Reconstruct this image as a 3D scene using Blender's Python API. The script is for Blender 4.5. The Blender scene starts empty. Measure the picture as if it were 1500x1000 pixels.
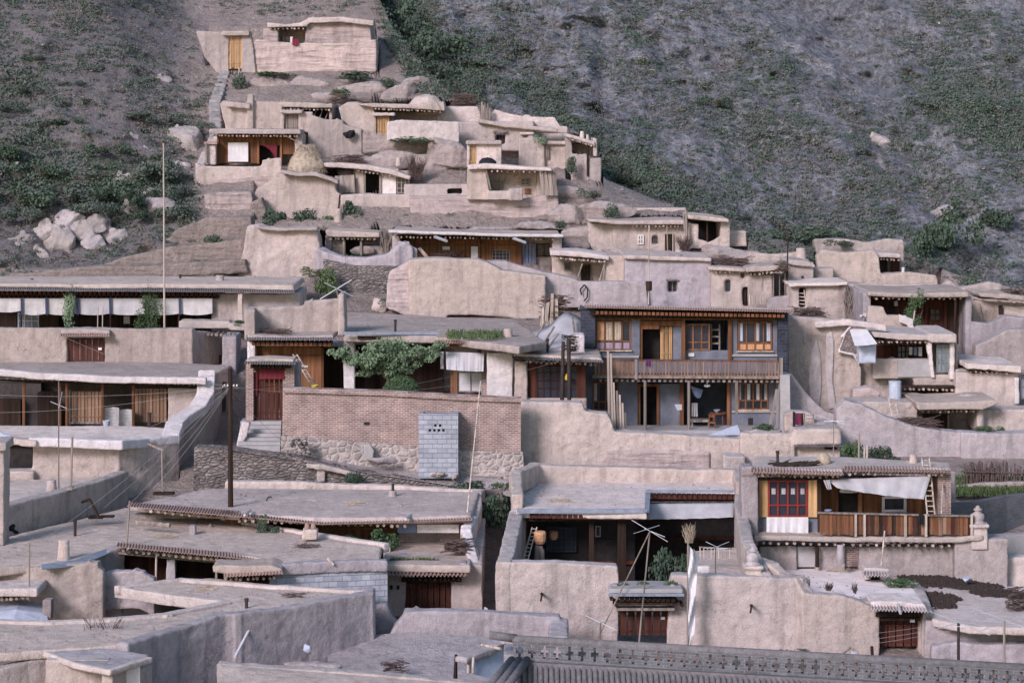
import bpy, math, random
import numpy as np
from mathutils import Vector
random.seed(7)
RNG = np.random.default_rng(11)
F = 3600.0; HY = 160.0; HC = 24.0
C = bpy.context.scene
COL = C.collection

# ------------------------------------------------------------------ measuring
def P(x, y, d): return Vector(((x-750)*d/F, d, HC-(y-HY)*d/F))
def Z(y, d): return HC-(y-HY)*d/F
def DZ(y, z): return F*(HC-z)/(y-HY)
def Pz(x, y, z): return P(x, y, DZ(y, z))
TY = [-60, 0, 100, 140, 195, 240, 285, 335, 400, 460, 480, 545, 600, 640, 690, 800, 895, 955, 1000, 1060]
TD = [187, 178, 162, 157, 152, 149, 145, 142, 137, 133, 129, 124, 120, 117, 110, 104, 97, 92, 88, 83]
def td(y): return float(np.interp(y, TY, TD))

def _hash(ix, iy, iz, seed):
    h = (ix*374761393 + iy*668265263 + iz*2147483647 + seed*1274126177) & 0xffffffff
    h = ((h ^ (h >> 13))*1274126177) & 0xffffffff
    h = ((h ^ (h >> 16))*2246822519) & 0xffffffff
    return ((h ^ (h >> 15)) & 0xffff)/65535.0
def vnoise(p, seed=0):
    p = np.asarray(p, dtype=np.float64)
    i = np.floor(p).astype(np.int64); f = p-i; u = f*f*(3-2*f); r = 0
    for a in (0, 1):
        for b in (0, 1):
            for c in (0, 1):
                w = (u[:,0] if a else 1-u[:,0])*(u[:,1] if b else 1-u[:,1])*(u[:,2] if c else 1-u[:,2])
                r = r+w*_hash(i[:,0]+a, i[:,1]+b, i[:,2]+c, seed)
    return r*2-1
def fbm(p, seed=0, o=4):
    p = np.asarray(p, dtype=np.float64); r = 0; a = 1; s = 1; t = 0
    for k in range(o):
        r = r+a*vnoise(p*s, seed+k*17); t += a; a *= .5; s *= 2.03
    return r/t

# ------------------------------------------------------------------ materials
class NT:
    def __init__(s, name):
        s.m = bpy.data.materials.new(name); s.m.use_nodes = True
        s.t = s.m.node_tree; s.n = s.t.nodes; s.b = s.n['Principled BSDF']
        s.b.inputs['Roughness'].default_value = .95
        s.b.inputs['Specular IOR Level'].default_value = .15
        g = s.n.new('ShaderNodeNewGeometry'); s.pos = g.outputs['Position']; s.nor = g.outputs['Normal']
    def L(s, a, b): s.t.links.new(a, b)
    def map(s, sc, off=(0,0,0), rot=0):
        m = s.n.new('ShaderNodeMapping'); m.inputs['Scale'].default_value = sc; m.inputs['Location'].default_value = off; m.inputs['Rotation'].default_value = (0, rot, 0)
        s.L(s.pos, m.inputs['Vector']); return m.outputs[0]
    def noise(s, sc, det=4, rough=.6, off=(0,0,0), dist=0, rot=0):
        sc = sc if isinstance(sc, tuple) else (sc,)*3
        n = s.n.new('ShaderNodeTexNoise'); n.inputs['Scale'].default_value = 1; n.inputs['Detail'].default_value = det
        n.inputs['Roughness'].default_value = rough; n.inputs['Distortion'].default_value = dist
        s.L(s.map(sc, off, rot), n.inputs['Vector']); return n.outputs['Fac']
    def rng(s, v, a, b, c=0., d=1., smooth=False):
        m = s.n.new('ShaderNodeMapRange'); m.inputs[1].default_value = a; m.inputs[2].default_value = b
        m.inputs[3].default_value = c; m.inputs[4].default_value = d
        if smooth: m.interpolation_type = 'SMOOTHSTEP'
        s.L(v, m.inputs[0]); return m.outputs[0]
    def mix(s, f, a, b, mode='MIX'):
        m = s.n.new('ShaderNodeMix'); m.data_type = 'RGBA'; m.blend_type = mode
        for v, k in ((f, 0), (a, 6), (b, 7)):
            if isinstance(v, (int, float)): m.inputs[k].default_value = v
            elif isinstance(v, tuple): m.inputs[k].default_value = (*v, 1) if len(v) == 3 else v
            else: s.L(v, m.inputs[k])
        return m.outputs[2]
    def math(s, op, a, b=0.):
        m = s.n.new('ShaderNodeMath'); m.operation = op
        for v, k in ((a, 0), (b, 1)):
            if isinstance(v, (int, float)): m.inputs[k].default_value = v
            else: s.L(v, m.inputs[k])
        return m.outputs[0]
    def mul(s, col, v):
        c = s.n.new('ShaderNodeCombineColor')
        for k in range(3): s.L(v, c.inputs[k])
        return s.mix(1., col, c.outputs[0], 'MULTIPLY')
    def bump(s, v, dist=.05, st=1., prev=None):
        b = s.n.new('ShaderNodeBump'); b.inputs['Distance'].default_value = dist; b.inputs['Strength'].default_value = st
        s.L(v, b.inputs['Height'])
        if prev: s.L(prev, b.inputs['Normal'])
        s.L(b.outputs[0], s.b.inputs['Normal']); return b.outputs[0]
    def rand(s, lo, hi):
        o = s.n.new('ShaderNodeObjectInfo'); return s.rng(o.outputs['Random'], 0, 1, lo, hi)
    def out(s, col):
        s.L(col, s.b.inputs['Base Color']); return s.m

def adobe(name, a, b, top=None, strata=.0, grain=.2, stain=.38, bump=.05, rnd=.17):
    n = NT(name)
    c = n.mix(n.rng(n.noise(.45, 5), .3, .7), a, b)
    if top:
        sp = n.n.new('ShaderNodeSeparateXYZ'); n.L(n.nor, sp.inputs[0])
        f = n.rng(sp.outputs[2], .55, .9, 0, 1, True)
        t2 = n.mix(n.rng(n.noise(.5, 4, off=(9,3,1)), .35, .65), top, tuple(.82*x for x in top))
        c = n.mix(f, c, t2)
    c = n.mul(c, n.rng(n.noise(2.6, 6, .65), .3, .7, 1-.16, 1.12))
    if stain:
        c = n.mul(c, n.rng(n.noise((2.2,2.2,.28), 4, off=(5,1,2)), .5, .78, 1., 1-stain))
        c = n.mul(c, n.rng(n.noise((.9,.9,1.6), 5, off=(15,11,2)), .6, .8, 1., 1-stain*.8))
        c = n.mix(n.rng(n.noise((.7,.7,.5), 5, off=(25,21,7)), .62, .8, 0, .4), c, tuple(min(1, x*1.45) for x in a))
    c = n.mul(c, n.rng(n.noise(26, 2, .8), .3, .7, 1-grain, 1+grain))
    ck = n.math('ABSOLUTE', n.math('SUBTRACT', n.noise((1.1,1.1,.8), 5, .62, off=(31,3,9), dist=.4), .5))
    ck = n.math('MAXIMUM', n.rng(ck, .0, .012, 1, 0), 0.)
    c = n.mul(c, n.rng(n.math('MULTIPLY', ck, n.rng(n.noise(.6, 3, off=(41,3,9)), .5, .62)), 0, 1, 1, .55))
    c = n.mul(c, n.rng(n.noise(7, 4, .75, off=(3,33,9)), .6, .72, 1, .95))
    if strata:
        c = n.mul(c, n.rng(n.noise((.5,.5,5.5), 4, off=(2,8,1)), .5, .72, 1., 1-strata))
    c = n.mul(c, n.rand(1-rnd, 1+rnd))
    oi = n.n.new('ShaderNodeObjectInfo'); wn = n.n.new('ShaderNodeTexWhiteNoise'); wn.noise_dimensions = '1D'; n.L(oi.outputs['Random'], wn.inputs['W'])
    c = n.mix(n.rng(wn.outputs['Value'], .3, 1., 0, .45), c, n.mix(1., c, (.93,.98,1.12), 'MULTIPLY'))
    h = n.math('ADD', n.noise(3.5, 6, .7), n.math('MULTIPLY', n.noise(22, 3, .7), .35))
    if strata: h = n.math('ADD', h, n.math('MULTIPLY', n.noise((.5,.5,5.5), 4, off=(2,8,1)), 1.5*strata*2))
    n.bump(h, bump*1.5, 1.)
    return n.out(c)

def flatmat(name, col, rough=.9, var=.15, sc=3., spec=.15, rnd=.08, metal=0, fine=.08):
    n = NT(name); n.b.inputs['Roughness'].default_value = rough; n.b.inputs['Specular IOR Level'].default_value = spec
    n.b.inputs['Metallic'].default_value = metal
    c = n.mul(n.mix(0., col, col), n.rng(n.noise(sc, 5, .65), .3, .7, 1-var, 1+var))
    c = n.mul(c, n.rng(n.noise(24, 2, .8), .3, .7, 1-fine, 1+fine)); c = n.mul(c, n.rand(1-rnd, 1+rnd))
    n.bump(n.noise(sc*4, 4), .015, .5)
    return n.out(c)

def wood(name, a, b, rnd=.15, gloss=.8, pitch=7.):
    n = NT(name); n.b.inputs['Roughness'].default_value = gloss
    c = n.mix(n.rng(n.noise((9,9,.7), 5, .7), .3, .7), a, b)
    c = n.mix(n.rng(n.noise((1.2,1.2,.9), 4, off=(3,1,8)), .55, .8, 0, .5), c, tuple(.4*x for x in b))
    c = n.mul(c, n.rng(n.noise((pitch,pitch,.12), 1, off=(1,7,0)), .38, .62, .72, 1.22))
    c = n.mul(c, n.rng(n.noise(28, 2), .3, .7, .9, 1.1)); c = n.mul(c, n.rand(1-rnd, 1+rnd))
    n.bump(n.noise((9,9,.6), 4), .02, .6)
    return n.out(c)

def bricks(name, a, b, mortar, w, h, ms=.012, off=.5, dirt=.3, var=.0):
    n = NT(name)
    sp = n.n.new('ShaderNodeSeparateXYZ'); n.L(n.pos, sp.inputs[0])
    cb = n.n.new('ShaderNodeCombineXYZ')
    wob = n.math('MULTIPLY', n.math('SUBTRACT', n.noise(1.2, 2), .5), .06)
    n.L(n.math('ADD', sp.outputs[0], sp.outputs[1]), cb.inputs[0]); n.L(n.math('ADD', sp.outputs[2], wob), cb.inputs[1])
    t = n.n.new('ShaderNodeTexBrick'); t.inputs['Scale'].default_value = 1
    t.inputs['Brick Width'].default_value = w; t.inputs['Row Height'].default_value = h
    t.inputs['Mortar Size'].default_value = ms; t.inputs['Color1'].default_value = (*a,1)
    t.inputs['Color2'].default_value = (*b,1); t.inputs['Mortar'].default_value = (*mortar,1); t.inputs['Bias'].default_value = var
    t.offset = off; n.L(cb.outputs[0], t.inputs['Vector'])
    c = n.mul(t.outputs['Color'], n.rng(n.noise(1.3, 6, .7), .3, .7, 1-dirt, 1+dirt*.7))
    c = n.mul(c, n.rng(n.noise(24, 2, .8), .3, .7, .84, 1.16))
    n.bump(n.math('SUBTRACT', n.math('MULTIPLY', n.noise(14, 4), .4), t.outputs['Fac']), .02, .9)
    return n.out(c)

def stones(name, a, b, gap, sc, flat=1.6, gapw=.08, warp=.5):
    n = NT(name)
    wv = n.noise(1.7, 3, .6)
    v = n.n.new('ShaderNodeTexVoronoi'); v.feature = 'DISTANCE_TO_EDGE'; v.inputs['Scale'].default_value = 1
    v2 = n.n.new('ShaderNodeTexVoronoi'); v2.inputs['Scale'].default_value = 1
    m0 = n.map((sc, sc, sc*flat)); va = n.n.new('ShaderNodeVectorMath'); va.operation = 'ADD'; cx = n.n.new('ShaderNodeCombineXYZ'); wq = n.math('MULTIPLY', wv, warp); n.L(wq, cx.inputs[0]); n.L(wq, cx.inputs[2]); n.L(m0, va.inputs[0]); n.L(cx.outputs[0], va.inputs[1]); m = va.outputs[0]; n.L(m, v.inputs['Vector']); n.L(m, v2.inputs['Vector'])
    sp = n.n.new('ShaderNodeSeparateColor'); n.L(v2.outputs['Color'], sp.inputs[0])
    c = n.mix(sp.outputs[0], a, b)
    c = n.mix(n.rng(v.outputs['Distance'], gapw*.4, gapw, 1, 0), c, gap)
    c = n.mul(c, n.rng(n.noise(7, 5), .3, .7, .8, 1.2)); c = n.mul(c, n.rng(n.noise(1, 4), .3, .7, .8, 1.15))
    n.bump(n.math('ADD', n.rng(v.outputs['Distance'], 0, .25), n.math('MULTIPLY', n.noise(9, 4), .3)), .05, 1.)
    return n.out(c)

def leafmat(name, a, b, sc=3.):
    n = NT(name); n.b.inputs['Roughness'].default_value = .8
    c = n.mix(n.rng(n.noise(sc, 4, .7), .35, .65), a, b)
    c = n.mul(c, n.rng(n.noise(17, 2, .8), .3, .7, .6, 1.4)); c = n.mul(c, n.rand(.8, 1.2))
    return n.out(c)

M = {}
M['mud'] = adobe('mud_wall', (.52,.435,.392), (.43,.362,.33), top=(.51,.45,.42))
M['mudp'] = adobe('pale_mud_wall', (.64,.525,.46), (.53,.44,.39), top=(.60,.515,.465))
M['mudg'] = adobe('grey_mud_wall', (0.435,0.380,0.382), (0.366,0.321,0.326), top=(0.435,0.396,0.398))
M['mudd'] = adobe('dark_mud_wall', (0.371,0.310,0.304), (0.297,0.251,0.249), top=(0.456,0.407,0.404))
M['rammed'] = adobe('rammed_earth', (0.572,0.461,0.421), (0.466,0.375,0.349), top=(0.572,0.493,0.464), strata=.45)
M['roof'] = adobe('mud_roof', (.53,.44,.39), (.45,.38,.34), top=(.55,.455,.395), stain=.32)
M['roofp'] = adobe('pale_mud_roof', (.65,.55,.50), (.56,.475,.43), top=(.70,.60,.54), stain=.24)
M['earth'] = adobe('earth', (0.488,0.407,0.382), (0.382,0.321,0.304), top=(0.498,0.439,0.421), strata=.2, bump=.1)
M['white'] = adobe('whitewash', (.78,.71,.68), (.64,.575,.55), stain=.18, grain=.1)
M['plaster'] = adobe('pale_plaster', (.60,.53,.51), (.47,.405,.385), stain=.3, grain=.1)
M['stone'] = stones('dry_stone', (.29,.25,.235), (.17,.15,.145), (.085,.075,.07), 3.2, 2.6, .06)
M['rubble'] = stones('rubble_in_mortar', (.40,.345,.325), (.30,.265,.255), (.45,.395,.37), 3.1, 1.15, .13, .3)
M['rock'] = adobe('rock', (.54,.475,.45), (.36,.32,.31), top=(.52,.465,.445), stain=.35, grain=.14, bump=.12)
M['brick'] = bricks('red_brick', (.36,.225,.19), (.20,.135,.125), (.43,.36,.335), .25, .082, .018, dirt=.38)
M['block'] = bricks('concrete_block', (.40,.42,.47), (.31,.33,.385), (.22,.23,.26), .42, .21, .012, dirt=.25)
M['bluebrick'] = bricks('dark_blue_brick', (.052,.058,.08), (.036,.042,.06), (.085,.092,.115), .3, .16, .012)
M['greybrick'] = bricks('grey_brick', (.15,.153,.17), (.105,.108,.122), (.19,.19,.20), .28, .09, .014)
M['blue'] = flatmat('blue_grey_plaster', (.165,.175,.215), var=.28, sc=1.4, fine=.12)
M['concrete'] = flatmat('concrete', (.36,.345,.345), var=.18, sc=1.5)
M['wood'] = wood('brown_wood', (.22,.10,.05), (.13,.06,.034))
M['woodo'] = wood('orange_wood', (.27,.122,.058), (.155,.075,.042))
M['woodt'] = wood('tan_wood', (.33,.21,.14), (.21,.13,.09))
M['woodb'] = wood('dull_brown_wood', (.30,.185,.125), (.19,.115,.08))
M['bluedark'] = flatmat('shaded_blue', (.075,.082,.11), var=.3, sc=1.4)  # blue darkened to put the recess shade into the colour
M['woody'] = wood('yellow_wood', (.55,.35,.18), (.38,.23,.115))
M['woodd'] = wood('dark_wood', (.050,.029,.021), (.024,.016,.013))  # extra dark, so porch back panels carry shade in their colour
M['mudshade'] = adobe('shaded_mud', (.115,.095,.085), (.07,.06,.055))  # mud darkened to paint the shade at the back of porches
M['bank'] = adobe('bank_earth', (.37,.305,.275), (.27,.225,.205), strata=.22, bump=.14)
M['awn'] = flatmat('awning_canvas', (.52,.50,.50), var=.2, sc=1.5)
M['woodr'] = wood('dark_red_wood', (.10,.036,.025), (.055,.022,.018))
M['woodg'] = wood('weathered_wood', (.30,.255,.225), (.20,.165,.145))
M['woodp'] = wood('pale_timber', (.52,.44,.38), (.40,.33,.28))
M['jo'] = wood('joist_wood', (.40,.32,.27), (.25,.19,.155), rnd=.45)
M['red'] = flatmat('red_paint', (.21,.022,.018), rough=.5, spec=.4)
M['redcloth'] = flatmat('red_cloth', (.17,.03,.042))
M['cloth'] = flatmat('white_cloth', (.66,.64,.65), var=.1, sc=1.5)
M['clothg'] = flatmat('grey_cloth', (.45,.44,.46), var=.15, sc=1.5)
M['tarp'] = flatmat('blue_grey_tarpaulin', (.42,.46,.55), rough=.6, spec=.3, var=.15)
M['bluestrap'] = flatmat('dark_blue_strap', (.05,.06,.11))
M['bluecloth'] = flatmat('blue_cloth', (.20,.25,.38), var=.2)
M['purple'] = flatmat('purple_cloth', (.10,.03,.09))
M['black'] = flatmat('black_cloth', (.02,.02,.025))
M['metal'] = flatmat('pale_metal', (.46,.47,.5), rough=.45, spec=.5, metal=.3)
M['corr'] = flatmat('corrugated_metal', (.40,.39,.39), rough=.55, spec=.4, var=.2)
M['pipe'] = flatmat('sooty_pipe', (.05,.04,.038), var=.3)
M['wire'] = flatmat('wire', (.30,.29,.31), rough=.5)
M['tile'] = flatmat('red_roof_tile', (.33,.225,.195), var=.3, sc=5, rnd=.1, fine=.2)
M['tileg'] = flatmat('grey_roof_tile', (.155,.147,.152), var=.3, sc=5, fine=.2)
M['pane'] = flatmat('window_glass', (.035,.04,.055), rough=.12, spec=.6, var=.3, sc=1.)
M['panel'] = flatmat('milky_glass', (.20,.22,.27), rough=.2, spec=.5, var=.4, sc=2)
M['dark'] = flatmat('interior_shade', (.035,.03,.03), var=.3)  # near-black colour standing in for the shade inside openings
M['tin'] = flatmat('blue_lead_flashing', (.22,.25,.31), rough=.6, spec=.3, var=.25)
M['straw'] = flatmat('straw', (.40,.33,.255), var=.3, sc=6)
M['twig'] = flatmat('twigs', (.105,.075,.068), var=.4, sc=6)
M['dung'] = flatmat('drying_dung', (.045,.034,.03), var=.4, sc=8)
M['yellow'] = flatmat('yellow_plastic', (.6,.45,.05))
M['basket'] = flatmat('wicker', (.55,.30,.17), var=.25, sc=9)
M['leaf'] = leafmat('leaves', (.055,.10,.045), (.10,.155,.075))
M['leafd'] = leafmat('dark_leaves', (.055,.085,.060), (.095,.13,.088))
M['leafp'] = leafmat('pale_leaves', (.15,.23,.14), (.25,.33,.20))
M['scrub'] = leafmat('scrub_leaves', (.075,.105,.085), (.125,.15,.125), .5)
M['dry'] = leafmat('dry_grass', (.23,.20,.17), (.15,.15,.125), .5)
M['grass'] = leafmat('grass_blades', (.07,.11,.05), (.12,.16,.07))

# ------------------------------------------------------------------ mesh building
class MB:
    def __init__(s): s.v = []; s.f = []
    def add(s, vs, fs):
        o = len(s.v); s.v += [Vector(v) for v in vs]; s.f += [tuple(i+o for i in f) for f in fs]; return s
    def hexa(s, p):      # bottom ring 0-3, top ring 4-7
        return s.add(p, [(3,2,1,0),(4,5,6,7),(0,1,5,4),(1,2,6,5),(2,3,7,6),(3,0,4,7)])
    def wb(s, x0, y0, z0, x1, y1, z1):
        return s.hexa([(x0,y0,z0),(x1,y0,z0),(x1,y1,z0),(x0,y1,z0),(x0,y0,z1),(x1,y0,z1),(x1,y1,z1),(x0,y1,z1)])
    def box(s, x0, y0, x1, y1, d, D):          # front face seen at pixels x0..x1, y0 (top)..y1, distance d, D metres deep
        a = P(x0, y1, d); b = P(x1, y0, d); return s.wb(a.x, d, a.z, b.x, d+D, b.z)
    def prism(s, poly, d, D):
        a = [P(x, y, d) for x, y in poly]; b = [v+Vector((0, D, 0)) for v in a]; n = len(a)
        return s.add(a+b, [tuple(range(n)), tuple(range(2*n-1, n-1, -1))]+[(i, i+n, (i+1) % n+n, (i+1) % n) for i in range(n)])
    def flat(s, poly, z, th):                  # horizontal slab whose top outline is seen at the pixels
        a = [Pz(x, y, z) for x, y in poly]; b = [v-Vector((0, 0, th)) for v in a]; n = len(a)
        return s.add(a+b, [tuple(range(n)), tuple(range(2*n-1, n-1, -1))]+[(i, i+n, (i+1) % n+n, (i+1) % n) for i in range(n)])
    def path(s, pts, t, h=None, zb=None, batter=0.):   # wall along a run of top points
        pts = [P(*p) if not isinstance(p, Vector) else p for p in pts]
        for k in range(len(pts)-1):
            a, b = pts[k].copy(), pts[k+1].copy(); e = Vector((b.x-a.x, b.y-a.y, 0)); L = max(e.length, 1e-4); e /= L
            sl = max(-.7, min(.7, (b.z-a.z)/L)); x = min(t*.5, .2)
            a = a-e*x; a.z -= sl*x; b = b+e*x; b.z += sl*x
            n = Vector((-e.y, e.x, 0))*(t/2); nb = n*(1+batter)
            za = zb if zb is not None else a.z-h; zc = zb if zb is not None else b.z-h
            s.hexa([Vector((*(a-nb).xy, za)), Vector((*(b-nb).xy, zc)), Vector((*(b+nb).xy, zc)), Vector((*(a+nb).xy, za)),
                    a-n, b-n, b+n, a+n])
        return s
    def tube(s, p, q, r, r2=None, n=6):
        p = P(*p) if not isinstance(p, Vector) else p; q = P(*q) if not isinstance(q, Vector) else q
        r2 = r if r2 is None else r2; d = (q-p).normalized(); u = d.orthogonal().normalized(); w = d.cross(u)
        A = []
        for c, rr in ((p, r), (q, r2)):
            A += [c+(u*math.cos(6.2832*i/n)+w*math.sin(6.2832*i/n))*rr for i in range(n)]
        return s.add(A, [(i, (i+1) % n, (i+1) % n+n, i+n) for i in range(n)]+[tuple(range(n-1, -1, -1)), tuple(range(n, 2*n))])
    def line(s, pts, r, n=5):
        pts = [P(*p) if not isinstance(p, Vector) else p for p in pts]
        for a, b in zip(pts, pts[1:]): s.tube(a, b, r, r, n)
        return s
    def lathe(s, c, prof, n=14):
        c = P(*c) if not isinstance(c, Vector) else c; vs = []; m = len(prof)
        for r, z in prof: vs += [c+Vector((r*math.cos(6.2832*i/n), r*math.sin(6.2832*i/n), z)) for i in range(n)]
        fs = [(j*n+i, j*n+(i+1) % n, (j+1)*n+(i+1) % n, (j+1)*n+i) for j in range(m-1) for i in range(n)]
        return s.add(vs, fs+[tuple(range(n-1, -1, -1)), tuple(range((m-1)*n, m*n))])
    def sheet(s, rows, th=.012):               # cloth or sheet metal through a grid of points, with a real thickness
        n, m = len(rows), len(rows[0]); a = [Vector(p) for r in rows for p in r]
        e1 = a[m-1]-a[0]; e2 = a[(n-1)*m]-a[0]; k = e1.cross(e2)
        k = (k.normalized() if k.length > 1e-9 else Vector((0,-1,0)))*th
        b = [p+k for p in a]; N = n*m
        fs = []
        for i in range(n-1):
            for j in range(m-1):
                q = (i*m+j, i*m+j+1, (i+1)*m+j+1, (i+1)*m+j); fs += [q[::-1], tuple(x+N for x in q)]
        rim = [(0*m+j, 0*m+j+1) for j in range(m-1)]+[(i*m+m-1, (i+1)*m+m-1) for i in range(n-1)]
        rim += [((n-1)*m+j+1, (n-1)*m+j) for j in range(m-1)]+[((i+1)*m, i*m) for i in range(n-1)]
        fs += [(p, q, q+N, p+N) for p, q in rim]
        return s.add(a+b, fs)
    def corr(s, a, b, c, e, pitch=.2, amp=.03, th=.02, m=8):  # corrugations run a->c and b->e; profile across a->b
        a, b, c, e = [P(*p) if not isinstance(p, Vector) else p for p in (a, b, c, e)]
        w = (b-a).length; n = max(8, int(w/pitch*m)); up = (b-a).cross(c-a).normalized()
        if up.z < 0 or (abs(up.z) < .2 and up.y > 0): up = -up
        rows = []
        for k in range(3):
            f = k/2
            rows.append([(a.lerp(b, i/n)).lerp(c.lerp(e, i/n), f)+up*(amp*math.sin(6.2832*i/m)) for i in range(n+1)])
        return s.sheet(rows, th)
    def rock(s, c, r, seed, sq=(1,1,.8), n=3):
        import bmesh
        bm = bmesh.new(); bmesh.ops.create_icosphere(bm, subdivisions=n, radius=1)
        rs = np.random.default_rng(seed); v = np.array([x.co for x in bm.verts])
        for k in range(22):
            d = rs.normal(size=3); d /= np.linalg.norm(d); o = rs.uniform(.36, .82); t = v@d
            v -= np.outer(np.clip(t-o, 0, None), d)
        v *= 1+.13*fbm(v*2.6+seed, seed, 4)[:,None]-.10*np.abs(fbm(v*4+seed, seed+9, 3))[:,None]
        c = P(*c) if not isinstance(c, Vector) else c
        vs = [c+Vector((p[0]*r*sq[0], p[1]*r*sq[1], p[2]*r*sq[2])) for p in v]
        fs = [tuple(x.index for x in f.verts) for f in bm.faces]; bm.free(); return s.add(vs, fs)
def bx(*a): return MB().box(*a)
def pr(*a): return MB().prism(*a)
def tb(*a): return MB().tube(*a)
def shell(x0, yt, x1, yb, d, D, holes=(), t=.35, back=True, mb=None):
    s = mb or MB(); a = P(x0, yb, d); b = P(x1, yt, d)
    wall_holes(s, x0, yt, x1, yb, d, t, holes)
    s.wb(a.x, d, a.z, a.x+t, d+D, b.z); s.wb(b.x-t, d, a.z, b.x, d+D, b.z)
    if back: s.wb(a.x, d+D-t, a.z, b.x, d+D, b.z)
    return s
def wall_holes(s, x0, yt, x1, yb, d, t, holes, e=.25):
    xs = sorted({x0, x1, *[h[0] for h in holes], *[h[2] for h in holes]}); ys = sorted({yt, yb, *[h[1] for h in holes], *[h[3] for h in holes]})
    for i in range(len(xs)-1):
        run = None
        for j in range(len(ys)-1):
            cx, cy = (xs[i]+xs[i+1])/2, (ys[j]+ys[j+1])/2
            solid = not any(h[0] < cx < h[2] and h[1] < cy < h[3] for h in holes)
            if solid and run is None: run = ys[j]
            if run is not None and (not solid or j == len(ys)-2):
                end = ys[j+1] if solid else ys[j]
                s.box(xs[i]-(e if i else 0), run, xs[i+1]+(e if i < len(xs)-2 else 0), end, d, t); run = None
    return s

MUD = []
def raw(name, mb, mat, loc=Vector(), smooth=False):
    me = bpy.data.meshes.new(name)
    me.from_pydata([v-loc for v in mb.v], [], mb.f); me.materials.append(mat if not isinstance(mat, str) else M[mat])
    if smooth: me.polygons.foreach_set('use_smooth', [True]*len(me.polygons))
    o = bpy.data.objects.new(name, me); COL.objects.link(o); o.location = loc
    return o
LABELS = {}
def tag(o, label, cat, group=None):
    o['label'] = label; o['category'] = cat
    if group: o['group'] = group
    LABELS.setdefault(label, []).append(o.name)
def S(name, label, cat, mb, mat, at=None, mud=0, group=None, smooth=False, amp=1.):   # a thing that is one mesh
    if at is None:
        c = sum(mb.v, Vector())/len(mb.v); at = Vector((c.x, c.y, min(v.z for v in mb.v)))
    elif not isinstance(at, Vector): at = P(*at)
    o = raw(name, mb, mat, at, smooth); tag(o, label, cat, group)
    if mud: MUD.append((o, mud, amp))
    return o
def structure(name, mb, mat, mud=0, smooth=False, amp=1., kind='structure'):
    o = raw(name, mb, mat, Vector(), smooth); o['kind'] = kind
    if mud: MUD.append((o, mud, amp))
    return o
PADS = []
SPLIT = {'panel', 'sill', 'inner_wall', 'plinth', 'wall_panel', 'beam', 'rail', 'post', 'plank', 'lattice', 'vent', 'shelf', 'storage', 'patch'}
def pad(x0, y0, x1, y1, d): PADS.append((x0, y0, x1, y1, d))
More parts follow.
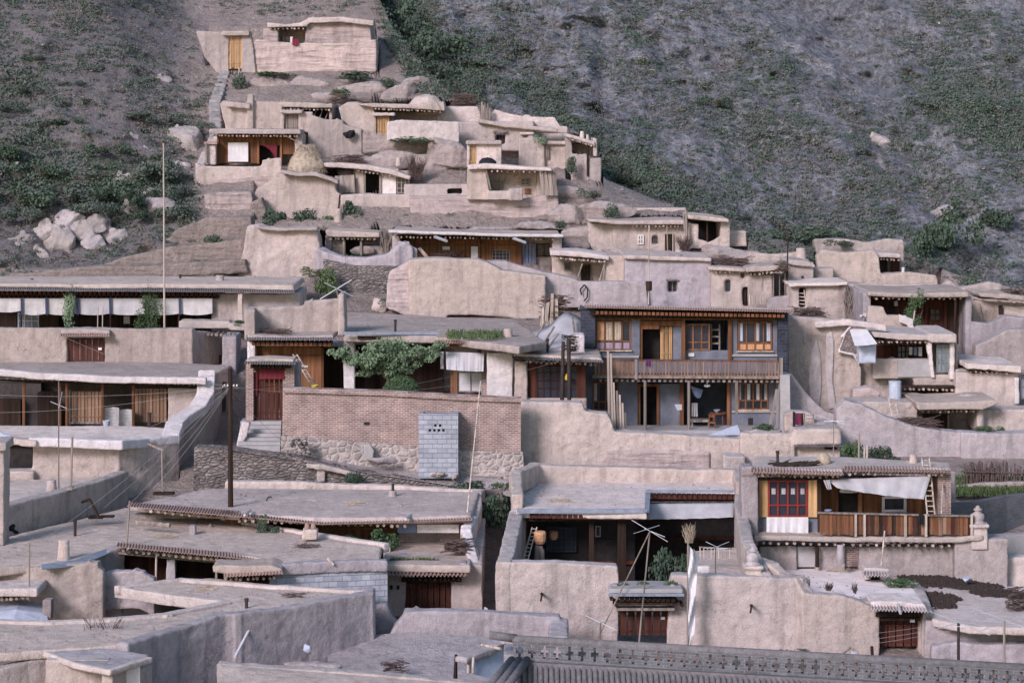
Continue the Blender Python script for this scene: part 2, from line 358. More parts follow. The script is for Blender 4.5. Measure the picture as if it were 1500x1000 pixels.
class T:
    def __init__(s, name, label, cat, x, y, d, group=None):
        s.loc = P(x, y, d); s.o = bpy.data.objects.new(name, None); COL.objects.link(s.o); s.o.location = s.loc
        s.o.empty_display_size = .3; tag(s.o, label, cat, group); s.cache = {}
    def part(s, name, mb, mat, parent=None, mud=0, smooth=False, label=None, amp=1.):
        if name in SPLIT and len(mb.v) > 8 and len(mb.v) % 8 == 0 and len(mb.f) == len(mb.v)//8*6:
            for k in range(len(mb.v)//8):
                b = MB(); b.add(mb.v[k*8:k*8+8], [tuple(i-k*8 for i in f) for f in mb.f[k*6:k*6+6]]); o = s.part(name, b, mat, parent, 0, smooth, label)
            return o
        o = raw(name, mb, mat, s.loc, smooth)
        o.parent = parent or s.o
        o.location = Vector() if parent is None else Vector()
        if label: o['label'] = label
        if mud: MUD.append((o, mud, amp))
        return o
    def mud(s, name, mb, mat='mud', vox=.1, amp=1., label=None):
        if name.startswith('roof') and amp == 1.: amp = .55
        return s.part(name, mb, mat, mud=vox, amp=amp, label=label)
    def box(s, name, x0, y0, x1, y1, d, D, mat, parent=None, label=None): return s.part(name, bx(x0,y0,x1,y1,d,D), mat, parent, label=label)
    def inst(s, name, key, make, mat, loc, parent=None, rot=None, sc=1.):
        if key not in s.cache:
            mb = make(); me = bpy.data.meshes.new(name); me.from_pydata(mb.v, [], mb.f); me.materials.append(M[mat]); s.cache[key] = me
        o = bpy.data.objects.new(name, s.cache[key]); COL.objects.link(o); o.parent = parent or s.o; o.location = loc-s.loc
        if rot: o.rotation_euler = rot
        o.scale = (sc, sc, sc); return o
    def joists(s, x0, y0, x1, y1, d, n, r=.07, L=1.2, mat='jo', square=False, d1=None):
        d1 = d1 or d
        def mk():
            return MB().wb(-r, 0, -r, r, L, r) if square else MB().tube(Vector((0,0,0)), Vector((0,L,0)), r, r, 7)
        for i in range(n):
            f = (i+.5)/n; dj = d+(d1-d)*f; p = P(x0+(x1-x0)*f, y0+(y1-y0)*f+.4, dj)
            if not square: p.y -= .02
            j = 0 if square else 1
            p += Vector((random.uniform(-.05,.05)*j, random.uniform(-.07,.04)*j, random.uniform(-.02,.02)*j))
            s.inst('joist', ('j', r, L, mat, square), mk, mat, p, sc=1 if square else random.uniform(.8,1.15))
    def win(s, x0, y0, x1, y1, d, cols=2, rows=(), fm='woodo', pm='pane', bar=1.6, D=.09, name='window', curtain=None):
        mb = MB(); b = bar
        mb.box(x0, y0, x1, y0+b, d, D); mb.box(x0, y1-b, x1, y1, d, D)
        mb.box(x0, y0+b, x0+b, y1-b, d, D); mb.box(x1-b, y0+b, x1, y1-b, d, D)
        for i in range(1, cols):
            x = x0+(x1-x0)*i/cols; mb.box(x-b*.45, y0+b, x+b*.45, y1-b, d+.01, D-.02)
        for r in rows:
            y = y0+(y1-y0)*r; mb.box(x0+b, y-b*.4, x1-b, y+b*.4, d+.006, D-.012)
        f = s.part(name, mb, fm)
        s.part('pane', bx(x0+b*.5, y0+b*.5, x1-b*.5, y1-b*.5, d+D*.6, .02), pm, f)
        if curtain:
            for k, (a, c, m, *hh) in enumerate(curtain):
                xa, xc = x0+(x1-x0)*a, x0+(x1-x0)*c; ya, ym = (y0+b, y0+(y1-y0)*.66) if not hh else (y0+(y1-y0)*hh[0], y0+(y1-y0)*hh[1])
                rows_ = [[P(xa+(xc-xa)*i/8, ya+(ym-ya)*j/3, d+D*.5+.012*math.sin(i*1.9)) for i in range(9)] for j in range(4)]
                s.part('curtain', MB().sheet(rows_, .004), m, f)
        return f
    def door(s, x0, y0, x1, y1, d, mat='woodd', n=5, frame=None, fb=2., name='door', D=.07, lab=None):
        mb = MB(); w = (x1-x0)/n
        for i in range(n):
            mb.box(x0+w*i+.12*w, y0, x0+w*(i+1)-.06*w, y1+random.uniform(-.3,.3), d+random.uniform(0,.015), D)
        mb.box(x0+.3, y0+(y1-y0)*.15, x1-.3, y0+(y1-y0)*.15+1.2, d-.03, .03); mb.box(x0+.3, y1-(y1-y0)*.2, x1-.3, y1-(y1-y0)*.2+1.2, d-.03, .03)
        o = s.part(name, mb, mat, label=lab)
        if frame:
            fm = MB().box(x0-fb, y0-fb, x1+fb, y0-.2, d-.06, .2).box(x0-fb, y0-.2, x0-.1, y1, d-.06, .2).box(x1+.1, y0-.2, x1+fb, y1, d-.06, .2)
            s.part('door_frame', fm, frame)
        return o
    def pole(s, name, p, q, r, mat, r2=None, parent=None): return s.part(name, MB().tube(p, q, r, r2, 8), mat, parent)

def cloth(x0, y0, x1, y1, d, sag=0., wave=.05, nx=24, ny=8, pts=None, d1=None, seed=1, th=.012, waves=5):
    """Hanging cloth; pts = four corners (px,py,d) tl tr br bl."""
    if pts is None: pts = [(x0,y0,d),(x1,y0,d),(x1,y1,d1 or d),(x0,y1,d1 or d)]
    a, b, c, e = [P(*p) for p in pts]; rows = []
    for j in range(ny+1):
        v = j/ny; r = []
        for i in range(nx+1):
            u = i/nx; p = a.lerp(b, u).lerp(e.lerp(c, u), v)
            p.z -= sag*4*u*(1-u)*v
            p.y += wave*(math.sin(u*waves*6.28+seed*2+v*1.3)*.6+math.sin(u*waves*13.1+seed)*.3)*(.35+.65*v)
            r.append(p)
        rows.append(r)
    return MB().sheet(rows, th)

# ------------------------------------------------------------------ plants
def leafcloud(n, seed, leaf, lobes=5, sq=(1,1,.8), hollow=.45):
    r = np.random.default_rng(seed)
    cs = r.normal(size=(lobes,3))*np.array([.42,.42,.25])+np.array([0,0,.55]); rad = r.uniform(.38,.62,lobes)
    k = r.integers(0, lobes, n); d = r.normal(size=(n,3)); d /= np.linalg.norm(d,axis=1)[:,None]
    p = cs[k]+d*(rad[k]*(hollow+(1-hollow)*r.random(n)**.6))[:,None]
    p[:,2] = np.abs(p[:,2]-.02); p *= np.array(sq)
    nrm = d+r.normal(size=(n,3))*.7; nrm /= np.linalg.norm(nrm,axis=1)[:,None]
    t = np.cross(nrm, r.normal(size=(n,3))); t /= np.linalg.norm(t,axis=1)[:,None]+1e-9; b = np.cross(nrm,t)
    s = (leaf*r.uniform(.6,1.5,n))[:,None]
    q = np.stack([p-t*s, p-b*s*.6, p+t*s, p+b*s*.6], 1).reshape(-1,3)
    return q
def quads(name, q, mat):
    n = len(q)//4; me = bpy.data.meshes.new(name)
    me.vertices.add(4*n); me.vertices.foreach_set('co', q.astype(np.float32).ravel())
    me.loops.add(4*n); me.loops.foreach_set('vertex_index', np.arange(4*n, dtype=np.int32))
    me.polygons.add(n); me.polygons.foreach_set('loop_start', np.arange(0,4*n,4,dtype=np.int32)); me.polygons.foreach_set('loop_total', np.full(n,4,dtype=np.int32))
    me.update(calc_edges=True); me.materials.append(M[mat]); return me
_bush = {}
def shrub(x, y, d, w, h, label, mat='leafd', name='shrub', cat='shrub', group=None, seed=None, n=900, stem='twig'):
    """w,h in pixels, y = where it stands"""
    seed = (int(x)*7+int(y)) % 5 if seed is None else seed; key = (seed, mat, n)
    if key not in _bush: _bush[key] = quads('foliage', leafcloud(n, seed+3, .075 if n < 1500 else .05), mat)
    t = T(name, label, cat, x, y, d, group); px = d/F
    o = bpy.data.objects.new('foliage', _bush[key]); COL.objects.link(o); o.parent = t.o
    o.scale = (w*px/1.9, w*px/1.9, h*px/1.15); o.rotation_euler = (0,0,random.uniform(0,6.28))
    mb = MB(); r = random.Random(seed)
    for k in range(5):
        a = r.uniform(0,6.28); mb.tube(t.loc+Vector((0,0,-.1)), t.loc+Vector((math.cos(a)*w*px*.25, math.sin(a)*w*px*.25, h*px*.6)), .025, .01, 5)
    t.part('stem', mb, stem); return t
def twigs(x, y, d, w, h, n, seed, r0=.014, spread=.6, flat=False):
    r = random.Random(seed); mb = MB(); px = d/F; c = P(x, y, d)
    for k in range(n):
        if flat:
            a = r.uniform(-.5,.5); L = r.uniform(.3,1.)*w*px*.6
            p = c+Vector((r.uniform(-.5,.5)*w*px*.8, r.uniform(-.4,.4), r.uniform(0,1)**1.4*h*px))
            e = Vector((math.cos(a)*r.choice((-1,1)), r.uniform(-.6,.6), r.uniform(-.25,.35)))*L
            mb.tube(p-e*.5, p+e*.5, r0*r.uniform(.6,1.5), r0*.5, 4)
        else:
            p = c+Vector((r.uniform(-.5,.5)*w*px*.5, r.uniform(-.2,.2), -.05)); q = c+Vector((r.uniform(-.5,.5)*w*px, r.uniform(-.35,.35), r.uniform(.5,1.)*h*px))
            m = p.lerp(q,.5)+Vector((r.uniform(-.1,.1),r.uniform(-.1,.1),0)); mb.tube(p, m, r0, r0*.8, 4); mb.tube(m, q, r0*.8, r0*.4, 4)
    return mb
def ladder(x0, y0, d0, x1, y1, d1, wpx, n, label, mat='woodp', r=.03, group=None):
    """from foot (x0,y0,d0) to head (x1,y1,d1); wpx rail spacing"""
    t = T('ladder', label, 'ladder', x0, y0, d0, group)
    a0, a1 = P(x0-wpx/2,y0,d0), P(x1-wpx/2,y1,d1); b0, b1 = P(x0+wpx/2,y0,d0), P(x1+wpx/2,y1,d1)
    t.part('rail', MB().tube(a0,a1,r), mat); t.part('rail', MB().tube(b0,b1,r), mat)
    for i in range(n):
        f = (i+.6)/n; t.part('rung', MB().tube(a0.lerp(a1,f), b0.lerp(b1,f), r*.75, None, 5), mat)
    return t
def antenna(x, yb, d, xt, yt, arms, label, r=.022, mat='metal', pm='woodg', brace=None, armr=.018, group='rooftop television antennas'):
    """arms: list of (dx0,dy0,dx1,dy1) pixel offsets from the pole head"""
    t = T('antenna', label, 'antenna', x, yb, d, group)
    t.pole('pole', (x,yb,d), (xt,yt,d), r, pm, r*.8)
    for k, (a, b, c, e) in enumerate(arms):
        o = (k % 2)*.5-.25
        t.pole('arm', (xt+a, yt+b, d-o-.05*k), (xt+c, yt+e, d+o+.04*k), armr, mat)
    if brace: t.pole('brace', (brace[0],brace[1],d-.6), (xt-1,yt+3,d-.05), r*.7, pm)
    return t
def chimney(x0, y0, x1, y1, d, label, mat='mud', pipe=None, vox=.07, group=None, name='chimney', cat='chimney'):
    px = d/F; r = (x1-x0)/2*px; h = (y1-y0)*px; c = P((x0+x1)/2, y1, d+r)
    if pipe:
        t = T(name, label, cat, (x0+x1)/2, y1, d+r, group)
        t.mud('base', MB().lathe(c+Vector((0,0,-.15)), [(r*1.1,0),(r,.3),(r*.9,h+.15)], 12), mat, vox, .4)
        q = P(pipe[0], pipe[1], d+r); t.part('flue', MB().tube(c+Vector((0,0,h-.1)), q, pipe[2], None, 8), 'pipe', smooth=False); return t
    mb = MB().lathe(c+Vector((0,0,-.15)), [(r*1.15,0),(r*1.05,.3),(r*.85,h+.05),(r*.95,h+.15),(r*.8,h+.15)], 12)
    return S(name, label, cat, mb, mat, mud=vox, amp=.4, group=group)
def flue(x, y0, y1, d, label, r=.06):
    c = P(x, y1, d); h = (y1-y0)*d/F
    return S('stovepipe', label, 'stovepipe', MB().lathe(c+Vector((0,0,-.2)), [(r,0),(r,h+.1),(r*1.35,h+.1),(r*1.35,h+.2)], 9), 'pipe', group='stovepipes on the flat roofs')
# ------------------------------------------------------------------ the setting
CX = [-500, 545, 556, 575, 620, 665, 720, 800, 870, 885, 960, 1070, 1190, 1300, 1400, 1500, 2000]
CY = [-60, -60, 0, 40, 100, 142, 160, 172, 205, 262, 292, 335, 362, 358, 402, 425, 500]
LY = [-60, 0, 100, 200, 300, 380, 400]; LD = [171, 166.5, 157, 149, 143, 139, 137.3]
def sst(a, b, x): t = np.clip((x-a)/(b-a), 0, 1); return t*t*(3-2*t)
def blob(x, y, cx, cy, rx, ry): return np.exp(-(((x-cx)/rx)**2+((y-cy)/ry)**2))
def spur_d(x, y):
    a = np.interp(y, TY, TD); l = np.where(y < 400, np.interp(y, LY, LD), a)
    return a+(l-a)*(1-sst(140, 315, x))
def spur_crest(x): return np.interp(x, CX, CY)
def far_d(x, y):
    c = spur_crest(x); c2 = np.clip(c, 60, 430)
    return np.interp(c2, TY, TD)+14+(c2-y)*.085+1.5*sst(300, 900, x)
def hillmat(name, a, b, g, hill=None):
    n = NT(name)
    at = n.n.new('ShaderNodeAttribute'); at.attribute_name = 'green'; at2 = n.n.new('ShaderNodeAttribute'); at2.attribute_name = 'scree'
    c = n.mix(n.rng(n.noise(.22, 6, .65, dist=.6), .36, .64), a, b)
    if hill:
        av = n.n.new('ShaderNodeAttribute'); av.attribute_name = 'village'
        hc = n.mix(n.rng(n.noise(.22, 6, .65, dist=.6), .36, .64), hill[0], hill[1]); c = n.mix(av.outputs['Fac'], hc, c)
    c = n.mix(n.rng(n.noise(1.1, 6, .7, off=(4,4,4)), .45, .7, 0, .75), c, tuple(.62*v for v in b))
    if not hill: c = n.mix(n.rng(n.noise((.30,.1,.055), 6, .68, off=(2,2,2), dist=.8, rot=.9), .5, .68, 0, .8), c, (.44,.435,.47))
    if not hill: c = n.mix(n.rng(n.noise((.42,.1,.08), 6, .7, off=(12,2,2), dist=.8, rot=.9), .54, .7, 0, .7), c, (.155,.15,.165))
    if not hill: c = n.mul(c, n.rng(n.noise((2.6,1.,2.6), 5, .75, off=(9,2,2)), .40, .62, 1.35, .68))
    gf = n.math('ADD', n.rng(n.noise(.55, 7, .72, off=(1,2,3)), .35, .65, -.55, .55), at.outputs['Fac'])
    c = n.mix(n.rng(gf, .3, .75, 0, .85), c, g)
    c = n.mix(n.rng(n.math('ADD', n.rng(n.noise(1.3, 6, .7, off=(7,2,3)), .3, .7, -.5, .5), at2.outputs['Fac']), .35, .9), c, (.40,.385,.40))
    c = n.mul(c, n.rng(n.noise(5, 4, .75), .3, .7, .78, 1.25)); c = n.mul(c, n.rng(n.noise(22, 2, .8), .3, .7, .8, 1.2))
    n.bump(n.math('ADD', n.noise(1.2, 6, .75), n.math('MULTIPLY', n.noise(6, 5, .75), .4)), .9, 1.)
    return n.out(c)
M['hill'] = hillmat('hill_earth', (.34,.35,.385), (.215,.228,.262), (.10,.132,.108))
M['spur'] = hillmat('spur_earth', (.55,.455,.415), (.45,.375,.345), (.15,.16,.12), ((.34,.31,.315), (.225,.215,.23)))
M['spur'].name = 'village_earth'

def grid_mesh(name, Pt, mat, attrs, kind='structure'):
    r, c, _ = Pt.shape; idx = np.arange(r*c).reshape(r, c)
    q = np.stack([idx[:-1,:-1], idx[:-1,1:], idx[1:,1:], idx[1:,:-1]], -1).reshape(-1,4)
    me = bpy.data.meshes.new(name); me.vertices.add(r*c); me.vertices.foreach_set('co', Pt.astype(np.float32).ravel())
    me.loops.add(q.size); me.loops.foreach_set('vertex_index', q.astype(np.int32).ravel())
    me.polygons.add(len(q)); me.polygons.foreach_set('loop_start', np.arange(0,q.size,4,dtype=np.int32)); me.polygons.foreach_set('loop_total', np.full(len(q),4,dtype=np.int32))
    me.polygons.foreach_set('use_smooth', np.ones(len(q), dtype=bool))
    me.update(calc_edges=True)
    for k, v in attrs.items():
        a = me.attributes.new(k, 'FLOAT', 'POINT'); a.data.foreach_set('value', v.astype(np.float32).ravel())
    me.materials.append(M[mat] if isinstance(mat, str) else mat); o = bpy.data.objects.new(name, me); COL.objects.link(o); o['kind'] = kind; return o
def greenness(x, y):
    g = -.25+.8*blob(x,y,90,255,150,60)+.6*blob(x,y,215,285,70,60)+.35*blob(x,y,60,120,130,50)+.3*blob(x,y,240,165,60,25)
    g = g+.9*blob(x,y,595,60,50,80)+.5*blob(x,y,650,120,80,50)+.35*blob(x,y,1000,290,160,45)+.45*blob(x,y,1150,345,120,25)
    g = g+.45*blob(x,y,1330,200,120,110)+.5*blob(x,y,1450,120,130,120)+.4*blob(x,y,1330,360,120,50)+.25*blob(x,y,800,80,150,80)+.3*blob(x,y,880,220,60,60)
    return g
def screeness(x, y):
    s = -.35+.5*blob(x,y,1230,140,30,90)+.8*blob(x,y,1300,90,20,60)+.75*blob(x,y,1370,200,50,70)+.6*blob(x,y,1430,270,60,40)
    s = s+.55*blob(x,y,880,130,160,60)+.7*blob(x,y,960,310,90,25)+.7*blob(x,y,1390,55,55,22)+.5*blob(x,y,250,60,70,60)+.6*blob(x,y,460,15,140,25)+.35*blob(x,y,300,130,40,60)
    return s
def build_terrain():
    # the near ground: valley floor, village spur and the rocky slope on the left
    xs = np.concatenate([np.arange(-420, -60, 40), np.arange(-60, 1561, 4.), np.arange(1600, 1960, 40)])
    V = np.concatenate([np.linspace(0, 1, 230)])
    X, Vv = np.meshgrid(xs, V); cr = spur_crest(X); Y = 1062+(cr-1062)*Vv
    D = spur_d(X, Y)
    for x0, y0, x1, y1, dm in PADS:
        m = (X > x0) & (X < x1) & (Y > y0) & (Y < y1); D[m] = np.maximum(D[m], dm)
    pt = np.stack([(X-750)*D/F, D, HC-(Y-HY)*D/F], -1)
    nz = fbm(pt.reshape(-1,3)*.35, 3, 5).reshape(X.shape)
    rough = .35+1.3*(1-sst(240, 320, X))*(Y < 400)+.9*blob(X,Y,460,10,120,20)+.6*blob(X,Y,590,110,60,50)+.45*blob(X,Y,560,225,90,45)+.25*(Y < 470)*(Y > 100)
    ridged = 1-np.abs(fbm(pt.reshape(-1,3)*np.array([.5,.5,.9]), 9, 4)).reshape(X.shape)*2
    fine = fbm(pt.reshape(-1,3)*1.6, 61, 4).reshape(X.shape); off = nz*rough+.35*(ridged-.5)*(rough-.35)+.22*fine*(.5+rough)
    for x0, y0, x1, y1, dm in PADS:
        m = (X > x0) & (X < x1) & (Y > y0) & (Y < y1); off[m] = np.abs(off[m])*.3
    D = D+off; NEARD['x'] = X; NEARD['y'] = Y; NEARD['d'] = D
    pt = np.stack([(X-750)*D/F, D, HC-(Y-HY)*D/F], -1)
    back = []
    for k in range(1, 6):                       # behind the crest the spur falls away
        b = pt[-1].copy(); b[:,1] += k*1.6; b[:,2] -= .25*k*k*.6; back.append(b)
    front = []
    for dd, zz in ((60, -21.4), (25, -22), (-20, -22.5), (-80, -23)):
        f = pt[0].copy(); f[:,1] = dd; f[:,2] = HC+zz; f[:,0] = (xs-750)*95/F; front.append(f)
    allp = np.concatenate([np.stack(front[::-1]), pt, np.stack(back)], 0)
    def ext(a): return np.concatenate([np.repeat(a[:1], 4, 0), a, np.repeat(a[-1:], 5, 0)], 0)
    gr = np.where(Y < 420, greenness(X, Y), -.5); gr = gr*(1-sst(235,300,X)*(X < 545)*.7)
    vill = sst(240, 300, X)*(1-sst(.93, 1., Vv)*(X > 700)); gr = gr-.35*vill*(X > 290)
    village = np.clip(vill+(Y > 395)*1., 0, 1)
    o = grid_mesh('ground', allp, 'spur', {'green': ext(gr), 'scree': ext(screeness(X, Y)*(X < 330)-.3), 'village': ext(village)})
    # the mountainside behind
    xs = np.concatenate([np.arange(380, 1561, 4.), np.arange(1580, 2000, 30)]); V = np.linspace(0, 1, 190)
    X, Vv = np.meshgrid(xs, V); c = np.clip(spur_crest(X), 20, 440); Y = (c+70)+(-90-(c+70))*Vv
    D = far_d(X, Y); pt = np.stack([(X-750)*D/F, D, HC-(Y-HY)*D/F], -1)
    big = fbm(pt.reshape(-1,3)*np.array([.11,.04,.11]), 21, 3).reshape(X.shape)
    rid = 1-2*np.abs(fbm(pt.reshape(-1,3)*np.array([.22,.1,.22])+5, 31, 5)).reshape(X.shape)
    fine = fbm(pt.reshape(-1,3)*.8, 41, 4).reshape(X.shape)
    q1 = pt[...,0]*.62+pt[...,2]*.78; q2 = pt[...,0]*.78-pt[...,2]*.62
    dia = np.stack([q1*.13+.35*big, q2*.035, pt[...,1]*.02], -1).reshape(-1,3)
    gul = 1-2*np.abs(fbm(dia, 51, 3)).reshape(X.shape); crag = 1-2*np.abs(fbm(np.stack([q1*.55, q2*.3, pt[...,1]*.1], -1).reshape(-1,3), 57, 5)).reshape(X.shape)
    D = D+2.2*big-2.6*gul-2.0*crag*(.5+.8*np.clip(big+.3,0,1))+.7*rid+.9*fine+2*np.exp(-((X-1230-.55*(Y-60))/45)**2)*sst(-50,60,Y)
    FARNOISE['x'] = X; FARNOISE['y'] = Y; FARNOISE['d'] = D
    pt = np.stack([(X-750)*D/F, D, HC-(Y-HY)*D/F], -1)
    grid_mesh('mountainside', pt, 'hill', {'green': greenness(X, Y), 'scree': screeness(X, Y)})
FARNOISE = {}; NEARD = {}
def scatter(n, seed, village=True):
    r = np.random.default_rng(seed)
    X, Y, D = FARNOISE['x'], FARNOISE['y'], FARNOISE['d']; nr, nc = X.shape
    i = r.uniform(0, nr-1.01, n*3); j = r.uniform(0, nc-1.01, n*3); a = i.astype(int); b = j.astype(int)
    def at(A): u = i-a; v = j-b; return A[a,b]*(1-u)*(1-v)+A[a+1,b]*u*(1-v)+A[a,b+1]*(1-u)*v+A[a+1,b+1]*u*v
    x, y, d = at(X), at(Y), at(D); keep = (x < 1570) & (x > 480) & (y < spur_crest(x)+25)
    X, Y, D = NEARD['x'], NEARD['y'], NEARD['d']
    i = r.uniform(110, X.shape[0]-1.01, n*3); j = np.where(r.random(n*3) < .12, r.uniform(3, 9.5, n*3), r.uniform(8, X.shape[1]-1.01, n*3)); a = i.astype(int); b = j.astype(int)
    xl, yl, dl = at(X), at(Y), at(D)
    left = (yl < 405) & (xl < np.interp(yl, [0,100,230,300,405], [540,330,285,290,330])) & ~((yl > 25) & (yl < 110) & (xl > 285))
    bank = (xl > 480) & (xl < 700) & (yl < 150) & (yl < spur_crest(xl)+40) & ~((yl > 20) & (yl < 104) & (xl < 556))
    bank |= (xl > 1040) & (yl < 425) & (yl < spur_crest(xl)+55) & (r.random(len(xl)) < .6)
    shelf = village & (r.random(len(xl)) < .22) & (yl > 100) & (yl < 470) & (xl > 290) & (xl < 1000)
    kl = left | bank | shelf
    x = np.concatenate([x[keep], xl[kl]]); y = np.concatenate([y[keep], yl[kl]]); d = np.concatenate([d[keep], dl[kl]])-.05
    w = np.concatenate([np.ones(keep.sum()), np.where((left | bank)[kl], 1., .12)])
    p = np.stack([(x-750)*d/F, d, HC-(y-HY)*d/F], -1)
    return x, y, d, p, r, w
def build_scrub():
    for name, mat, n, seed, k, sz in (('hillside_scrub', 'scrub', 30000, 5, 22, .26), ('hillside_herbs', 'leafd', 12000, 15, 30, .33), ('dry_hillside_grass', 'dry', 14000, 6, 14, .24)):
        x, y, d, p, r, w = scatter(n, seed)
        f = .75*fbm(p*np.array([.35,.2,.35]), 77+seed, 5)+.4*fbm(np.stack([(p[:,0]*.62+p[:,2]*.78)*.34,(p[:,0]*.78-p[:,2]*.62)*.09,p[:,1]*.05],-1), 177, 4); g = greenness(x, y)
        dens = np.clip(.34+1.15*f+(.6 if mat != 'dry' else .1)*g-.25*np.clip(screeness(x, y), 0, 1), .06, 1)**1.4*w
        sel = np.where(r.random(len(x)) < dens*.8)[0]; r.shuffle(sel); sel = sel[:{'scrub':15000,'leafd':3400,'dry':13000}[mat]]
        p = p[sel]; N = len(p); s = sz*np.exp(np.clip(r.normal(size=N),-2,1.8)*.42)*(.75+.7*dens[sel])
        dr = r.normal(size=(N,k,3)); dr[...,2] = np.abs(dr[...,2])*.8; dr /= np.linalg.norm(dr,axis=2)[...,None]
        c = p[:,None]+dr*s[:,None,None]*np.array([1.15,.9,.62])*r.uniform(.5,1,(N,k,1))
        nr = dr+r.normal(size=(N,k,3))*.6; t = np.cross(nr, r.normal(size=(N,k,3))); t /= np.linalg.norm(t,axis=2)[...,None]+1e-9; b = np.cross(nr,t); b /= np.linalg.norm(b,axis=2)[...,None]+1e-9
        z = (s[:,None]**.5*r.uniform(.07,.16,(N,k)))[...,None]
        q = np.stack([c-t*z, c-b*z*.6, c+t*z, c+b*z*.6], 2).reshape(-1,3)
        me = quads(name, q, mat); o = bpy.data.objects.new(name, me); COL.objects.link(o); o['kind'] = 'stuff'
    x, y, d, p, r, w = scatter(16000, 8)
    dens = np.clip(.3+.5*screeness(x, y)+.9*fbm(p*.4, 99, 3), .02, 1)*w; sel = np.where(r.random(len(x)) < dens)[0]; r.shuffle(sel); sel = sel[:9000]; p = p[sel]; N = len(p)
    s = .055*np.exp(np.clip(r.normal(size=N),-2,2.2)*.5); base = np.array([(1,0,0),(0,1,0),(-1,0,0),(0,-1,0),(.2,.1,.45),(0,0,-.5)], float)
    v = (p[:,None]+base[None]*(s[:,None,None])*r.uniform(.6,1.4,(N,6,1))).reshape(-1,3)
    f = np.array([(0,1,4),(1,2,4),(2,3,4),(3,0,4),(1,0,5),(2,1,5),(3,2,5),(0,3,5)])
    ff = (f[None]+(np.arange(N)*6)[:,None,None]).reshape(-1,3)
    me = bpy.data.meshes.new('scree_stones'); me.from_pydata(v.tolist(), [], ff.tolist()); me.materials.append(M['rock']); o = bpy.data.objects.new('scree_stones', me); COL.objects.link(o); o['kind'] = 'stuff'
# ================================================================== the top of the spur
# hilltop compound
pad(300, 20, 556, 96, 171)
t = T('house', 'mud house alone at the very top of the hill', 'house', 470, 98, 162.20)
t.mud('wall', MB().prism([(446,66),(449,34),(455,27),(500,25),(541,30),(545,66)], 162.50, 5).box(386,42,408,66,162.50,4).box(404,36,452,66,164.20,.4), 'rammed')
f = t.mud('roof', MB().prism([(391,33),(420,36),(448,32),(452,39),(392,41)], 162.10, 5).path([(447,30,162.30),(456,26,162.30),(500,25,162.30),(543,30,162.30)], .5, .35), 'roof')
t.joists(394, 41.5, 447, 41.5, 162.30, 9, .07)
t.win(409, 52, 426, 62, 164.00, 2, (), 'woodg')
t.part('post', bx(425,54,428.5,66,162.60,.2), 'white')
S('rammed_earth_wall', 'banded rammed earth wall enclosing the hilltop house', 'wall', MB().prism([(355,62),(372,58),(400,61),(440,64),(447,63),(527,64),(540,59),(548,59),(552,104),(355,110)], 161.40, .8).box(527,58,551,106,161.30,3), 'rammed', (450,104,161.40), mud=.11)
S('cloth', 'dark red cloth hung over the hilltop wall', 'cloth', cloth(428,57,437,66,161.30,.05,.03,8,4), 'redcloth')
t = T('gate', 'yellow plank gate in the hilltop compound wall', 'gate', 344, 101, 161.20)
t.mud('wall', MB().prism([(286,45),(326,47),(335,50),(335,108),(318,108),(299,84)], 161.20, .9).prism([(354,50),(367,49),(372,75),(376,108),(354,108)], 161.20, .9).box(330,47,358,54.5,161.25,.8), 'mud')
t.door(335, 55, 354.5, 101, 161.30, 'woody', 5, 'woody', 1.5)
t.mud('lintel', bx(325,46,365,53,160.80,1.6), 'roof', .08)
t.pole('post', (341,99,160.70), (341,116,160.70), .04, 'woodd'); t.pole('post', (350.5,99,160.70), (350.5,116,160.70), .05, 'woodp')
sb = MB()
for i in range(26):                      # the stepped path that climbs the left flank of the village
    f = i/25; y = 104+150*f; x = np.interp(y, [104,150,190,215,235,255], [329,314,317,309,299,294]); d = td(y)-.85
    sb.box(x-8-3*f, y, x+8+2*f, y+14, d+random.uniform(-.1,.1), 1.6)
structure('steps', sb, flatmat('blue_grey_stone', (.25,.235,.235), var=.4, sc=2), mud=.12, amp=1.4)

# the row of houses below it
pad(326, 152, 484, 188, 157)
t = T('house', 'mud house with a tall pillar, above the house with the white window sheet', 'house', 400, 190, 151)
t.mud('wall', MB().prism([(322,152),(328,146),(338,151),(362,152),(372,148),(413,149),(416,196),(332,196)], 151, 4).box(361.5,138,370.5,196,150.7,.8).box(412,158,486,190,153.2,.5).box(482,152,487,190,151,3).path([(337,148,150.7),(362,151,150.7)], .5, .35))
t.mud('roof', MB().prism([(410,149),(450,150),(487,153),(487,159),(411,157)], 150.5, 5), 'roof', .09)
t.joists(413, 159, 485, 160.5, 150.7, 13, .07)
t.part('beam', bx(412,160,486,162,150.9,.12), 'woodd'); t.part('panel', bx(440,162,480,185,153.1,.06), 'woodd')
for k in range(3): t.pole('prop', (458+k*9,176,151), (464+k*9,160,151.4), .035, 'woodg')
t = T('gate', 'low grey plank door under a small mud lintel beside the pillar house', 'gate', 427, 190, 150)
t.mud('wall', MB().box(411,163,417,194,149.8,.6).box(437,164,458,194,149.8,.6).box(413,161,440,167.5,149.8,.6), 'mud', .08)
t.door(417, 167.5, 437, 190, 150, 'woodg', 5, 'woodd', 1); t.mud('lintel', bx(409,161,443,166.5,149.4,1), 'roof', .08)
S('mud_wall', 'stepped low mud wall left of the torn white plastered wall', 'wall', MB().path([(456,168,150),(470,173,150),(476,175,150),(498,176,150),(505,183,150),(526,188,150)], .5, 2.4), 'mud', mud=.1)
S('sack', 'black sack leaning on the mud wall corner', 'sack', MB().rock((514,196,149.3),.40,4,(1.,.7,1.25)).rock((508,199,149.2),.34,9,(.9,.7,1.)), 'black', mud=.06)
pad(500, 150, 652, 196, 157)
